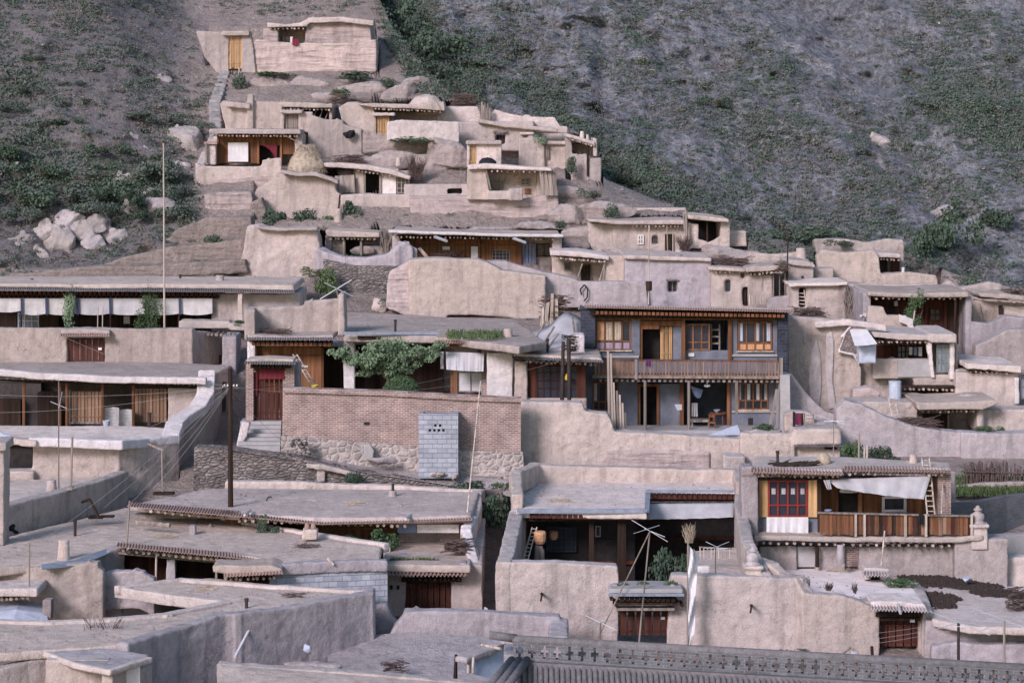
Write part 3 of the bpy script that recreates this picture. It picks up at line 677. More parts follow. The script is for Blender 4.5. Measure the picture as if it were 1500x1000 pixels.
t = T('house', 'long low mud house with a yellow wooden door near the top', 'house', 575, 198, 150.5)
t.mud('wall', MB().prism([(496,158),(508,150),(522,149),(531,153),(548,154),(549,204),(506,204)], 150.3, 4).box(546,158,655,202,152.4,.5).box(571,172,577,204,150.3,.5).box(547,164,552,204,150.3,.5), 'mud')
t.mud('roof', MB().prism([(520,153),(540,151),(600,153),(648,153),(650,163),(612,160),(546,157.5)], 149.8, 5).prism([(614,152),(650,149),(652,163),(616,160)], 149.7, 3), 'roof', .09)
t.joists(549, 159, 646, 163, 149.9, 22, .065)
t.part('beam', bx(548,161,648,164,150.3,.12), 'woodd')
t.mud('lintel', bx(546,165,579,170,149.6,1.2), 'roof', .08)
t.door(552, 170.5, 570.5, 197, 150, 'woody', 5, 'woodd', 1)
S('earth_mound', 'rounded bare mud mound on the roof behind the yellow door house', 'mound', MB().lathe((624,162,153), [(1.3,-.3),(1.15,.35),(.7,.85),(.1,1.02)], 18), 'mudp', mud=.12)
S('plastered_wall', 'low wall of torn white plaster beside the yellow door', 'wall', MB().path([(572,178,149),(585,176,149),(640,177,149),(668,179,149)], .5, 1.25), 'plaster', mud=.09)
antenna(646, 162, 149.5, 629, 128, [(-2,4,6,-1)], 'thin leaning aerial on the yellow door house', .02, armr=.012)
# right end of the crest
pad(640, 152, 835, 245, 159)
S('mud_wall', 'long weathered mud wall stepping down along the ridge crest', 'wall', MB().prism([(640,156),(700,156),(705,172),(718,168),(724,160),(746,167),(770,171),(812,172),(820,184),(833,197),(834,235),(640,228)], 152.3, .8).box(768,168,776,176,152.3,.6), 'mudp', mud=.11)
t = T('fence', 'tuft of upright grey stakes on the ridge wall', 'fence', 711, 175, 151.8)
for k in range(9): t.pole('stake', (704+k*1.9,176,151.7), (703+k*2+random.uniform(-1,1),random.uniform(146,160),151.8), .04, 'woodg')
t = T('house', 'mud house with a dark doorway under a broken lintel near the ridge', 'house', 730, 214, 150.6)
t.mud('wall', shell(650, 178, 782, 222, 150.4, 2, [(725,194,740,212)], .5), 'mud')
t.mud('roof', MB().path([(704,175,150.3),(740,181,150.3),(812,188,150.3)], .7, .25), 'roof', .08)
t.part('lintel', bx(722,191,742,194,150.1,.4), 'woodg'); t.door(727, 198, 740, 213, 150.8, 'woodd', 3)
t = T('house', 'mud outbuilding with plants growing on its flat roof', 'house', 795, 240, 149.4)
t.mud('wall', MB().box(760,202,798,246,149.2,1.8).box(797,210,832,250,149.6,2).box(760,186,832,196,151,.4).box(774,196,782,204,149.5,1.5), 'mud')
t.mud('roof', bx(761,194,783,198,149.3,1.6).box(796,207,833,212,149.3,2), 'roof', .08)
t.door(799, 214, 804, 233, 149.4, 'woodg', 2)
shrub(797, 211, 149, 18, 18, 'green plant growing from the outbuilding roof near the ridge', 'leafp')
pad(828, 200, 882, 262, 156)
t = T('house', 'narrow mud house with a sloping roof at the right end of the ridge', 'house', 855, 262, 147.5)
t.mud('wall', MB().prism([(829,200),(838,203),(838,258),(829,250)], 148, 3).box(836,210,874,266,149.4,.5).box(859,232,881,270,147.3,2.2).box(836,226,862,266,147.7,.4), 'mud')
t.mud('roof', MB().prism([(828,195),(871,208),(872,214),(828,201)], 147.2, 3.2), 'roof', .09)
t.joists(833, 203, 870, 214, 147.3, 12, .06)
t.mud('parapet', MB().prism([(868,202),(874,204),(875,230),(869,230)], 147.4, 3), 'mudp', .09)
t.pole('post', (861,258,147.2), (861,214,147.2), .07, 'woodd'); t.win(846, 221, 853, 229, 147.7, 1, (.5,), 'woodd')
chimney(849, 192, 856, 203, 148.5, 'taller mud chimney at the right end of the ridge', 'mudp')
chimney(858, 197, 863, 205, 148.5, 'stubby mud chimney at the right end of the ridge', 'mudp')
shrub(837, 252, 146.8, 20, 24, 'round shrub below the sloping roof house', 'leafd')

# hay house
pad(308, 192, 440, 242, 153)
t = T('house', 'wood fronted house with a white sheet over its window', 'house', 375, 242, 148)
t.mud('wall', MB().box(432,196,444,246,147.9,4).box(305,204,319,244,149.5,3).box(312,196,442,244,150.6,.4), 'mud')
t.part('panel', MB().box(319,200,334,239,148.5,.1).box(364,200,379,239,148.5,.1).box(334,200,364,208,148.5,.1).box(334,233,364,239,148.5,.1).box(379,200,440,213,148.5,.1).box(412,213,434,226,148.5,.1), 'wood')
t.part('frame', MB().box(318,199,440,201.5,148.4,.08).box(318,200,320.5,240,148.38,.1).box(376.5,202,379.5,240,148.38,.1).box(410,202,413,240,148.38,.1), 'woodo')
t.mud('roof', MB().prism([(306,189),(340,188.5),(440,190),(441,197),(306,196)], 147.2, 5), 'roof', .09)
t.joists(309, 198, 438, 199, 147.4, 26, .06)
t.win(333, 208, 364, 237, 148.45, 3, (.5,), 'woodo')
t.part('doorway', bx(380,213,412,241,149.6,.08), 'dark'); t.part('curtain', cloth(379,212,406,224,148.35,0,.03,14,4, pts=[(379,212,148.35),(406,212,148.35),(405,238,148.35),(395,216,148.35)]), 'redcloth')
t.mud('pier', bx(301,212,316,242,147.6,.8), 'mudp', .09, label='pale mud pier with a wooden post'); t.pole('post', (303,240,147.4), (302,210,147.4), .07, 'woodg'); t.part('tile_cap', bx(299,208,318,211,147.4,1), 'tile')
S('sheet', 'white sheet covering the window of the wooden hillside house', 'sheet', cloth(334,209,363.5,237,148.25,.0,.02,10,8), 'cloth')
S('mud_wall', 'stepped terrace wall in front of the white sheet window', 'wall', MB().path([(292,240,147),(297,243,147),(384,243,147),(389,233,147),(408,231,147)], .5, 1.3).path([(293,243,147),(300,225,149)], .5, 1.3), 'mud', mud=.1)
S('stone_wall', 'rough dry stone footing under the white sheet house terrace', 'wall', MB().prism([(292,262),(408,258),(408,285),(370,310),(368,330),(296,318)], 146.6, 1), 'rammed', mud=.12, amp=1.5)
hm = np.array(MB().lathe(P(450,247,147), [(1.15,-.2),(1.2,.3),(1.0,.9),(.6,1.4),(.1,1.68)], 14).v)
t = T('haystack', 'shaggy pale haystack right of the white sheet house', 'haystack', 450, 250, 147)
o = t.mud('core', MB().lathe(P(450,250,147), [(1.1,-.2),(1.15,.3),(.85,.8),(.6,1.2),(.15,1.5)], 14).rock(P(440,246,146.8),.6,3).rock(P(463,247,146.7),.55,5).rock(P(452,222,147),.5,6), 'straw', .1, 3.)
mb = MB(); r = random.Random(3)
for k in range(900):
    a = r.uniform(0,6.28); h = r.uniform(0,1.6); R = 1.12*(1-h/2.1)**.7+.03; p = P(450,250,147)+Vector((R*math.cos(a),R*math.sin(a),h)); q = p+Vector((r.uniform(-.25,.25),r.uniform(-.25,.25),r.uniform(-.35,.1)))
    mb.tube(p, q+Vector((0,0,r.uniform(-.2,.05))), .016, .008, 3)
t.part('straw', mb, 'straw'); t.o.children[-1]['kind'] = 'stuff'
S('brushwood', 'dark brushwood heap beside the haystack', 'brushwood', twigs(512,240,147.5,42,13,160,4,.02,flat=True), 'twig')
S('brushwood', 'leafless dark brushwood bundle right of the small hut', 'brushwood', twigs(610,262,146.5,34,34,170,5,.016), 'twig')
S('brushwood', 'dark heap of twigs on the crest behind the mound', 'brushwood', twigs(680,155,153.5,36,17,200,6,.02,flat=True), 'twig')
S('brushwood', 'dark round pile of twigs on the roof above the roof with joists', 'brushwood', twigs(493,152,153,22,15,130,8,.02,flat=True), 'twig')

# small hut and the walls under the bank
pad(478, 240, 600, 284, 150)
t = T('hut', 'mud hut with a whitewashed panel by its dark doorway', 'hut', 545, 284, 146.2)
t.mud('wall', MB().box(520,250,533.5,288,146.2,.4).box(519,247,584,254,146.3,.4).box(516,250,600,288,147.9,.4).box(594,258,600,288,146.4,1.6), 'mudp', .09)
t.mud('roof', MB().prism([(474,239),(500,239),(540,242),(575,248),(602,259),(600,264),(568,255),(536,249),(476,245)], 145.5, 3.4), 'roof', .09)
t.joists(523, 249.5, 590, 259, 145.7, 12, .065)
t.part('whitewashed_panel', bx(558.5,255,580,284,146.2,.15), 'white'); t.part('door_frame', MB().box(533,251,535.5,284,146.1,.2).box(555.5,251,558.5,284,146.1,.2), 'woodg')
t.part('doorway', bx(535,254,556,284,147.4,.05), 'dark'); t.win(581,259,595,283,146.2,2,(.35,.7),'woodg')
S('plank', 'grey planks hanging from the hut roof left of its door', 'plank', MB().corr((490,258,145.9),(519,256,145.9),(494,283,145.7),(520,282,145.7),.35,.03), 'woodg')
pad(372, 250, 495, 320, 151)
S('mud_wall', 'high plain mud wall with a rough eave below the haystack', 'wall', MB().prism([(370,290),(376,276),(400,262),(403,254),(440,255),(484,260),(491,266),(492,281),(500,286),(504,340),(374,330)], 144.6, 2.2), 'mud', mud=.1)
S('eave', 'ragged mud and brush capping on the high plain wall', 'eave', MB().path([(418,249,144.5),(440,252,144.5),(462,252,144.5),(492,262,144.5)], 1.2, .22), 'roof', mud=.08, amp=1.5)
S('mud_wall', 'mud retaining wall between the bush bed and the long terrace', 'wall', MB().prism([(498,286),(530,284),(601,285),(604,336),(500,342)], 143.9, 1.), 'mud', mud=.1)
S('mud_wall', 'long mud terrace wall under the small house with flared sides', 'wall', MB().prism([(599,287),(660,286),(720,288),(760,293),(800,286),(818,289),(820,312),(760,322),(700,322),(640,326),(602,326)], 143.4, 1.), 'rammed', mud=.1)
for k, (x, y, w_, h_, m) in enumerate([(398,331,36,30,'leafd'),(430,333,40,26,'leafd'),(462,334,40,30,'leafd'),(484,336,34,26,'leaf'),(512,332,30,40,'leafd')]):
    shrub(x, y, 143.2, w_, h_, ['dark bush at the left end of the bush bed under the plain wall','second bush from the left in the bush bed','middle bush in the bush bed below the plain wall','low bush just left of the tapering mud chimney','tall bush just right of the tapering mud chimney'][k], m, group='bushes under the plain mud wall', n=1300)
t = T('chimney', 'tapering mud chimney with a stick on top, among bushes', 'chimney', 495, 334, 142.6)
t.mud('base', MB().lathe((495,335,142.6), [(.30,-.1),(.27,.5),(.2,1.1),(.14,1.2)], 12), 'mudp', .07); t.pole('stick', (496,306,142.6), (498,285,142.6), .05, 'woodd')

# house with flared cheeks
pad(686, 205, 815, 288, 149)
t = T('shed', 'little mud cube with a wooden door, on the bank above the flared house', 'shed', 705, 242, 146)
t.mud('wall', MB().box(697,209,735,246,145.8,1.8).box(683.5,209,688,246,145.8,1.8), 'mudp', .09); t.mud('roof', bx(682,206,735,212,145.5,2.2), 'roof', .08)
t.door(687.5, 213, 698, 242, 145.9, 'woody', 3, 'woodd', 1)
S('tarpaulin', 'black tarpaulin heap in front of the little mud cube', 'tarpaulin', MB().lathe((714,243,144.6), [(.55,0),(.5,.25),(.3,.42),(.05,.46)], 10), 'black', mud=.06, amp=1.5)
t = T('house', 'small mud house with flared side walls and two windows below the crest', 'house', 750, 290, 143.2)
t.mud('wall', MB().prism([(684,246),(710,246),(717,282),(719,292),(683,292)], 143, 2.4).box(712,246,792,292,144.6,.4).box(786,246,812,292,144.3,1.6), 'mudp', .09)
t.mud('roof', MB().prism([(684,243),(712,240),(760,244),(808,246),(809,251),(712,248),(686,249)], 142.6, 3), 'roofp', .09)
t.joists(716, 250, 804, 251.5, 142.8, 11, .06)
t.part('post', MB().tube((712,248,142.9),(719,278,142.9),.06), 'woodg')
t.win(718,264,736,278,144.45,1,(),'woodg'); t.win(763,261,776,272,144.45,2,(.5,),'woodg'); t.door(768,276,778,284,144.5,'wood',2)
for k in range(4): t.part('plank', MB().prism([(790+k*6,252),(795+k*6,252),(799+k*6,286),(794+k*6,287)], 142.9+.05*k, .06), 'woodg')
t.mud('step', bx(715,279,745,292,142.6,.6).box(745,276,766,294,142.4,.7), 'mud', .08)
t = T('mud_wall', 'low mud wall with a square dark opening, left of the flared house', 'wall', 645, 288, 144)
t.mud('wall', wall_holes(MB(), 592, 270, 692, 292, 144, .6, [(655,276,677,284)]), 'mud', .08); t.part('opening', bx(654,275,678,285,144.5,.05), 'dark')
chimney(580, 231, 588, 240, 147.5, 'short mud chimney above the hut', 'mud')
# earth bank face under the torn plaster wall
eb = MB()
for (x, y, r, s, q) in [(540,214,1.5,1,(2.4,.6,.9)),(600,222,1.6,2,(2.4,.6,1.)),(655,228,1.5,3,(1.8,.6,1.1)),(510,232,1.,4,(1.8,.5,.8)),(630,250,1.2,5,(2,.5,1)),(570,236,1.2,6,(2.,.5,.9)),(470,216,1.2,7,(2.2,.5,.9)),(700,225,.8,8,(1.6,.5,.8))]:
    eb.rock((x,y,150.4 if y < 228 else 148.6), r, s, q, 3)
structure('earth_bank', eb, 'earth', mud=.13, amp=2.2)
shrub(600, 208, 148.2, 90, 9, 'strip of weeds along the foot of the torn plaster wall', 'leaf', name='weeds', cat='weeds')
# ================================================================== the middle rows
# long wooden house with a white roof edge
pad(578, 336, 822, 386, 143.5)
t = T('house', 'long orange wooden house with a bright white roof edge', 'house', 690, 390, 137)
t.mud('wall', MB().box(808,348,823,396,137,4).box(574,346,586,396,137,4).box(770,348,822,396,139,.5).box(574,348,822,396,141,.4), 'mud')
t.part('panel', MB().box(590,350,722,400,138.6,.1).box(722,350,746,366,138.6,.1).box(746,350,764,400,138.6,.1).box(722,384,746,400,138.6,.1), 'woodo')
t.part('rail', MB().box(588,358,764,359.5,138.52,.1).box(642,350,644.5,398,138.5,.1).box(700,350,703,398,138.5,.1).box(760,350,764,398,138.5,.1), 'wood')
t.mud('roof', MB().prism([(573,338),(640,341),(760,344),(821,344.5),(821,349),(573,343)], 136.3, 5.5), 'roof', .09)
t.mud('roof_edge', MB().path([(574,336.5,136.3),(640,339,136.3),(740,342,136.3),(821,343,136.3)], .35, .17), 'white', .06, .5)
t.part('beam', bx(580,345.5,812,349,137.1,.15), 'woodr'); t.joists(580, 346.5, 812, 350, 136.5, 40, .055)
t.win(721, 366, 747, 385, 138.55, 5, (.25,.5,.75), 'woodg', bar=1.)
t.door(764, 357, 784, 392, 138.7, flatmat('blue_door_paint', (.20,.235,.36)), 4, 'woodg', 1); t.win(786, 357, 808, 376, 138.9, 2, (), 'woodd')
t.part('notice', bx(690,361,700,378,138.45,.02), 'cloth'); t.part('notice', bx(648,361,659,366,138.45,.02), 'cloth')
for x, y in ((637,347),(752,349)):
    S('gutter_spout', 'pale wooden spout jutting from the %s of the long white roof edge' % ('left part' if x < 700 else 'right part'), 'spout', MB().tube((x,y,136.4),(x+17,y+6,134.6),.09,.08,8), 'metal', group='spouts under the white roof edge')
S('brushwood', 'dark heap of stuff against the long wooden house front', 'heap', twigs(655,384,138,38,16,110,9,.022,flat=True), 'twig')
S('plank', 'pale plank leaning at the left end of the long wooden house', 'plank', MB().prism([(612,364),(616,362),(628,376),(624,379)], 137.5, .06), 'woodp')

S('mud_wall', 'broad pink mud retaining wall below the long wooden house', 'wall', MB().prism([(598,380),(640,377),(700,379),(716,385),(735,396),(799,403),(800,474),(750,466),(690,461),(655,462),(655,470),(600,462)], 131.8, 1.2), 'mudp', mud=.1)
S('mud_wall', 'sloping grey mud wall right of the broad pink wall', 'wall', MB().prism([(712,383),(740,383),(790,396),(842,409),(848,413),(946,412),(950,450),(712,450)], 132.8, 1.), 'mudg', mud=.1)
S('stone_wall', 'crumbling stone patch at the left end of the broad pink wall', 'wall', MB().prism([(570,398),(600,384),(645,388),(652,470),(596,462),(565,450)], 132.3, 1.), 'rammed', mud=.1, amp=2)
pad(808, 366, 915, 410, 141)
t = T('house', 'small pale house with a dark door right of the long wooden one', 'house', 855, 412, 135.2)
t.mud('wall', MB().box(884,374,916,418,135,3).box(808,376,890,418,136.7,.4), 'mudp', .09)
t.mud('roof', MB().prism([(806,367),(850,368),(892,375),(892,381),(850,377),(806,374)], 134.5, 3.4), 'roofp', .09)
t.joists(808, 377, 886, 383, 134.7, 21, .065); t.door(851, 388, 865, 412, 136.6, 'woodd', 3, 'woodg', 1.5)
t.win(826, 384, 836, 396, 136.6, 1, (), 'woodg'); t.pole('post', (845,412,135), (853,386,135), .045, 'woodg'); t.pole('post', (886,386,134.9), (878,412,134.6), .05, 'woodg')

# left hut, cliff and curved wall
pad(470, 338, 560, 374, 145)
t = T('hut', 'low hut with plank wall behind the curved stone wall', 'hut', 515, 376, 139.3)
t.mud('wall', MB().box(476,346,486,384,139.2,2).box(528,360,560,384,139.6,1.6).box(476,346,560,384,141,.4), 'mud')
t.part('plank_wall', MB().box(485,350,504,356,139.3,.08).box(485,356.5,504,362.5,139.3,.08).box(485,363,504,372,139.3,.08), 'woodg')
t.mud('roof', MB().prism([(476,337),(520,339),(556,341),(556,348),(478,347)], 138.6, 3), 'roof', .09); t.joists(482, 349, 552, 349.5, 138.8, 12, .07)
t.pole('post', (504,374,139.1), (504,349,139.1), .09, 'woodg'); t.pole('post', (529,374,139.1), (529,349,139.1), .07, 'woodg'); t.part('doorway', bx(506,350,529,376,140.6,.05), 'dark')
S('stick_bundle', 'upright bundle of sticks beside the low hut', 'sticks', twigs(566,368,137.6,20,36,60,12,.03), 'woodg')
S('mud_wall', 'curved mud parapet in front of the low hut', 'wall', MB().path([(470,362,137),(482,369,136.3),(505,375,135.8),(540,376,135.6),(566,371,135.6),(580,362,135.6),(592,355,135.8),(603,361,136),(606,380,136)], .7, 1.3).prism([(576,360),(592,354),(604,362),(606,410),(572,410)], 135.4, .9), 'mudg', mud=.1)
S('stone_wall', 'dark dry stone retaining wall under the curved parapet', 'wall', MB().prism([(472,380),(520,388),(575,388),(602,385),(600,440),(560,462),(500,455),(480,420)], 135.2, 1.5), 'stone', mud=.12, amp=1.4)
S('mud_cliff', 'massive pink mud buttress left of the stone retaining wall', 'wall', MB().prism([(362,332),(380,329),(396,334),(460,333),(467,347),(470,372),(486,392),(470,408),(448,432),(436,450),(352,450),(344,430),(350,390),(358,360)], 136.8, 1.6), 'mudp', mud=.11, amp=2.2)
S('ledge', 'thin ledge capping the massive pink mud buttress', 'ledge', MB().path([(382,330,136.6),(410,332.5,136.6),(462,332.5,136.6)], .5, .22), 'mud', mud=.08, amp=1.6)
shrub(470, 428, 134.2, 44, 38, 'grassy bush under the massive pink buttress', 'grass', n=1300); shrub(585, 432, 134, 36, 30, 'dark round bush at the foot of the stone wall', n=1300)
shrub(580, 450, 133.2, 26, 16, 'small bush below the dark round bush'); shrub(315, 362, 139, 30, 24, 'lone bush on the layered earth bank'); shrub(345, 128, 158.2, 26, 24, 'dark bush on the bank under the yellow gate')
S('earth_mound', 'pale earth mound below the stone retaining wall', 'mound', MB().rock((556,452,133.4),.8,5,(1.3,.6,.9)), 'mudp', mud=.1)
tb_ = MB().prism([(236,356),(262,334),(300,318),(368,316),(374,352),(330,360),(250,366)],140,1.5).prism([(150,388),(200,372),(250,362),(362,348),(366,384),(300,392),(160,398)],138.2,1.5).prism([(10,404),(120,392),(250,388),(360,380),(364,400),(200,410),(10,414)],136.4,1.2).prism([(366,296),(384,288),(392,330),(360,336)],143.4,1)
structure('layered_bank', tb_, 'bank', mud=.12, amp=2.4)
S('stone_wall', 'coursed rubble terrace wall left of the mud corner under the white sheet house', 'wall', MB().prism([(298,284),(368,280),(372,322),(300,326)], 143.6, 1), 'rammed', mud=.1, amp=2.)

# ---------------------------------------------------------------- right of the spur, upper row
pad(866, 318, 1094, 366, 145)
t = T('house', 'low mud house with a long parapet and small window, top row right', 'house', 950, 370, 140)
t.mud('wall', shell(898, 328, 1006, 378, 140, 3, [(956,345,965,358)], .4).box(862,327,900,376,140.3,2).box(868,304,1005,324,143.5,.5), 'mudp', .1)
t.mud('roof', MB().prism([(860,321),(900,323),(1004,322),(1005,329),(900,329),(862,325)], 139.3, 4), 'roof', .09); t.joists(925, 330, 1002, 331, 139.5, 14, .06)
t.door(974, 343, 985, 368, 139.9, 'woodd', 3, 'woodp', 1.2); t.win(956,345,965,358,140.2,1,(),'woodg'); t.win(934,344,943,358,139.9,2,(.5,),'white','panel')
t.pole('post', (914,318,143.2), (914,303,143.2), .06, 'woodd'); t.pole('post', (978,370,139.5), (977,326,139.5), .03, 'woodg')
t = T('barn', 'open fronted mud barn with a dark interior at the upper right row', 'barn', 1040, 358, 139.6)
t.mud('wall', MB().box(1055,322,1070,364,139.5,3).box(1008,328,1023,364,139.5,.8).prism([(1023,350),(1040,354),(1056,346),(1056,364),(1023,364)], 139.5, .4).box(1070,338,1094,362,140.5,.7), 'mud')
t.mud('roof', MB().prism([(1006,314),(1040,317),(1068,321),(1068,326),(1008,321)], 138.9, 3.8), 'roof', .09)
t.part('inner_wall', bx(1008,318,1070,364,142.2,.2), 'dark'); t.pole('post', (1036,354,139.5), (1036,322,139.5), .05, 'woodd'); t.part('beam', MB().box(1008,322,1056,324,139.3,.15), 'woodd')  # barn back painted near black as its inner shade
S('post', 'rough forked post between the low house and the barn', 'post', MB().tube((1006,352,139),(1005,308,139),.09,.06).tube((1003,340,139),(1001,312,139),.05), 'woodg')
S('brushwood', 'dark bush of brushwood left of the open barn', 'brushwood', twigs(1003,366,138.6,30,22,140,21,.016), 'twig')
chimney(988, 366, 1000, 374, 137.6, 'squat whitish chimney by the brushwood of the open barn', 'plaster'); S('tarpaulin','blue grey tarpaulin scrap beside the squat whitish chimney','tarpaulin',MB().rock((1010,372,137.8),.32,3,(1.3,.8,.6)),'tarp')
# middle block row
pad(912, 376, 1112, 444, 140)
t = T('house', 'flat roofed grey mud house with one small window behind the blue house', 'house', 980, 448, 133.4)
t.mud('wall', shell(915, 379, 1042, 456, 133.2, 5, [(978,411,992,428)], .45), 'mudg', .1); t.mud('roof', MB().prism([(912,374),(980,375),(1042,378),(1042,383),(914,380)], 132.9, 5.4), 'roof', .1)
t.win(978,411,992,428,133.5,2,(),'woodg'); t.part('lintel', bx(976,409,994,411,133.05,.3), 'woodg')
chimney(986, 372, 1000, 382, 133.4, 'low mud chimney on the grey house with one window', 'mudg')
t = T('house', 'mud house with a brush covered roof behind the blue house', 'house', 1075, 448, 132.8)
t.mud('wall', shell(1041, 395, 1113, 456, 132.6, 5, [(1062,410,1071,428),(1085,399,1091,408),(1088,421,1098,448)], .45), 'mud', .1)
t.mud('roof', MB().prism([(1036,390),(1060,392),(1092,394),(1092,399),(1038,396)], 132.1, 5), 'roof', .09); t.joists(1046, 397.5, 1090, 399, 132.3, 9, .06)
t.win(1062,410,1071,428,132.8,1,(),'woodg'); t.win(1085,399,1091,408,132.8,1,(),'woodg'); t.door(1088,421,1098,448,132.8,'woodd',2,'woodd',1.4)
S('brushwood', 'flat dark brushwood stack on the mud roof behind the blue house', 'brushwood', twigs(1070,392,134.5,56,14,240,23,.022,flat=True), 'twig')
pad(1110, 396, 1156, 444, 141)
t = T('house', 'ramshackle mud house with a dark open porch left of the ladder shed', 'house', 1130, 446, 132.6)
t.mud('wall', shell(1096, 402, 1132, 452, 132.5, 3, [(1117,409,1126,428)], .4).box(1130,400,1156,452,135.4,.4), 'mud', .09)
t.mud('roof', MB().prism([(1092,393),(1120,391),(1152,386),(1154,394),(1120,399),(1094,401)], 131.8, 4), 'roof', .09, 2.)
t.win(1117,409,1126,428,132.7,1,(),'woodg'); t.joists(1098, 402, 1150, 396, 132, 9, .06)
for x in (1133,1142,1150): t.pole('post', (x,444,132.4), (x,400,132.5), .035, 'woodg')
S('brushwood', 'ragged brush hanging from the roof corner of the ramshackle house', 'brushwood', twigs(1146,396,131.8,20,14,120,27,.018,flat=True), 'twig')
S('mud_wall', 'low mud wall in front of the dark open porch', 'wall', MB().path([(1128,436,131.5),(1140,434,131.5),(1156,432,131.5)], .5, 1.), 'mudg', mud=.09)
t = T('fence', 'short pale slat fence beside the dark open porch', 'fence', 1108, 444, 131.9)
for k in range(7): t.part('slat', MB().tube((1098+k*4,446,131.8),(1098+k*4,431+k % 2*2,131.8),.03), 'woodp')
t = T('house', 'small square mud house with two slit windows beside a chimney', 'house', 1172, 420, 134.4)
t.mud('wall', shell(1154, 384, 1192, 426, 134.2, 3, [(1174,403,1178,414),(1182,400,1190,414)], .4).box(1190,393,1222,420,134.8,1.5), 'mud', .09)
t.mud('roof', MB().prism([(1152,380),(1178,381),(1194,388),(1194,392),(1152,387)], 133.9, 3.4), 'roof', .09); t.win(1174,403,1178,414,134.4,1,(),'woodg'); t.win(1182,400,1190,414,134.4,2,(),'woodg')
chimney(1165, 363, 1181, 384, 136.5, 'thick square mud chimney at the right of the middle row', 'mudp'); S('mud_wall','pale mud wall left of the thick square chimney','wall',MB().path([(1100,370,138),(1130,372,138),(1166,369,138)],.6,1.6),'mudp',mud=.1)
pad(1192, 348, 1380, 428, 144)
S('mud_wall', 'ruined mud wall running under the mountainside at the right', 'wall', MB().prism([(1192,352),(1230,350),(1270,355),(1300,349),(1325,352),(1325,400),(1196,392)], 139.5, .9), 'mud', mud=.11, amp=1.6)
S('mud_wall', 'pink mud wall in front of the ruined wall under the mountain', 'wall', MB().prism([(1196,376),(1206,366),(1240,370),(1282,366),(1288,376),(1290,400),(1330,398),(1372,404),(1376,436),(1230,432),(1200,410)], 136.2, .9), 'mudp', mud=.11)
t = T('hut', 'low dark hut with a flat roof at the foot of the mountain', 'hut', 1300, 400, 137.2)
t.mud('wall', MB().box(1281,376,1319,404,139,.4), 'mudd'); t.mud('roof', MB().prism([(1276,370),(1300,370),(1320,372),(1320,378),(1278,377)], 136.8, 3), 'roof', .09)
t.part('panel', bx(1284,379,1300,400,138.6,.1), 'woodd'); t.part('panel', bx(1305,379,1318,400,138.6,.1), 'woodr'); t.joists(1283,379,1318,380,137,7,.06)
S('tin', 'small white can on the mud wall by the low dark hut', 'can', MB().lathe((1323,398,136.4),[(.08,-.05),(.09,.24),(.07,.25)],10), 'white')
S('mud_wall', 'low mud rim wall above the dark red porch house', 'wall', MB().path([(1225,414,134),(1300,416,134),(1362,414,134)], .6, .7), 'mudp', mud=.1)
# ladder shed
pad(1156, 414, 1262, 466, 138)
t = T('shed', 'mud shed with a slatted opening above the tall stained wall', 'shed', 1200, 468, 130.8)
t.mud('wall', shell(1157, 418, 1240, 474, 130.6, 3, [(1162,421,1181,450),(1223,420,1233,428)], .5).box(1238,416,1262,474,131.4,2), 'mudp', .09)
t.mud('roof', MB().prism([(1155,415),(1200,414),(1242,413),(1242,418),(1156,420)], 130.2, 3.6), 'roofp', .08)
t.part('opening', bx(1161,420,1182,450,131.3,.04), 'dark')
for k in range(4): t.pole('slat', (1164,429+k*5.2,130.7), (1180,430+k*5.2,130.7), .035, 'woodp')
t.pole('slat', (1163,424,130.65), (1166,449,130.65), .04, 'woodp'); t.pole('slat', (1178,424,130.65), (1181,449,130.65), .04, 'woodp')
S('stick_bundle', 'tall bundle of poles leaning by the slatted shed', 'sticks', twigs(1244,466,130.2,24,48,60,31,.032), 'woodg')
ladder(1258, 465, 130.6, 1259, 422, 131.2, 8, 13, 'narrow ladder standing right of the pole bundle')
S('brushwood', 'spiky dark brush on top of the tall stained wall', 'brushwood', twigs(1182,464,128.5,50,13,200,33,.02,flat=True), 'twig')
# dark red porch house
pad(1264, 426, 1424, 520, 134.5)
t = T('house', 'dark red wooden porch house behind a leafy young tree', 'house', 1345, 512, 126.6)
t.mud('wall', MB().box(1414,434,1424,530,126.4,5).box(1264,428,1276,520,126.6,5).box(1270,434,1420,525,130.4,.4), 'mudg')
t.mud('roof', MB().prism([(1271,427),(1340,430),(1376,428),(1420,427),(1420,435),(1340,437),(1272,434)], 126, 5.5), 'roof', .09); t.joists(1280, 436.5, 1412, 436.5, 126.2, 16, .065)
t.part('panel', MB().box(1276,440,1300,512,128.6,.1).box(1310,440,1384,512,128.6,.1), 'woodr'); t.part('panel', MB().box(1386,440,1414,512,128.4,.1), 'woodd')
t.part('frame', MB().box(1276,439,1414,441.5,128.3,.15).box(1355,441,1358,512,128.3,.1).box(1383,441,1387,512,128.3,.12), 'woodr')
t.win(1362,452,1378,470,128.5,2,(.5,),'woodr'); t.pole('post', (1398,512,126.4), (1400,436,126.4), .07, 'woodd'); t.part('poster', bx(1310,441,1315,448,128.2,.02), 'cloth')
t = T('tree', 'young green tree growing in front of the dark red porch', 'tree', 1344, 496, 125.4)
t.part('trunk', MB().tube((1343,520,125.4),(1345,470,125.4),.05,.03).tube((1345,478,125.4),(1336,455,125.3),.03,.015).tube((1345,474,125.4),(1352,452,125.5),.03,.015), 'twig')
me = quads('crown', leafcloud(1500, 77, .06, 7, (1,.8,1.3), .2), 'leaf'); o = bpy.data.objects.new('crown', me); COL.objects.link(o); o.parent = t.o; o.scale = (.62,.6,.95); o.location = (0,0,.6)
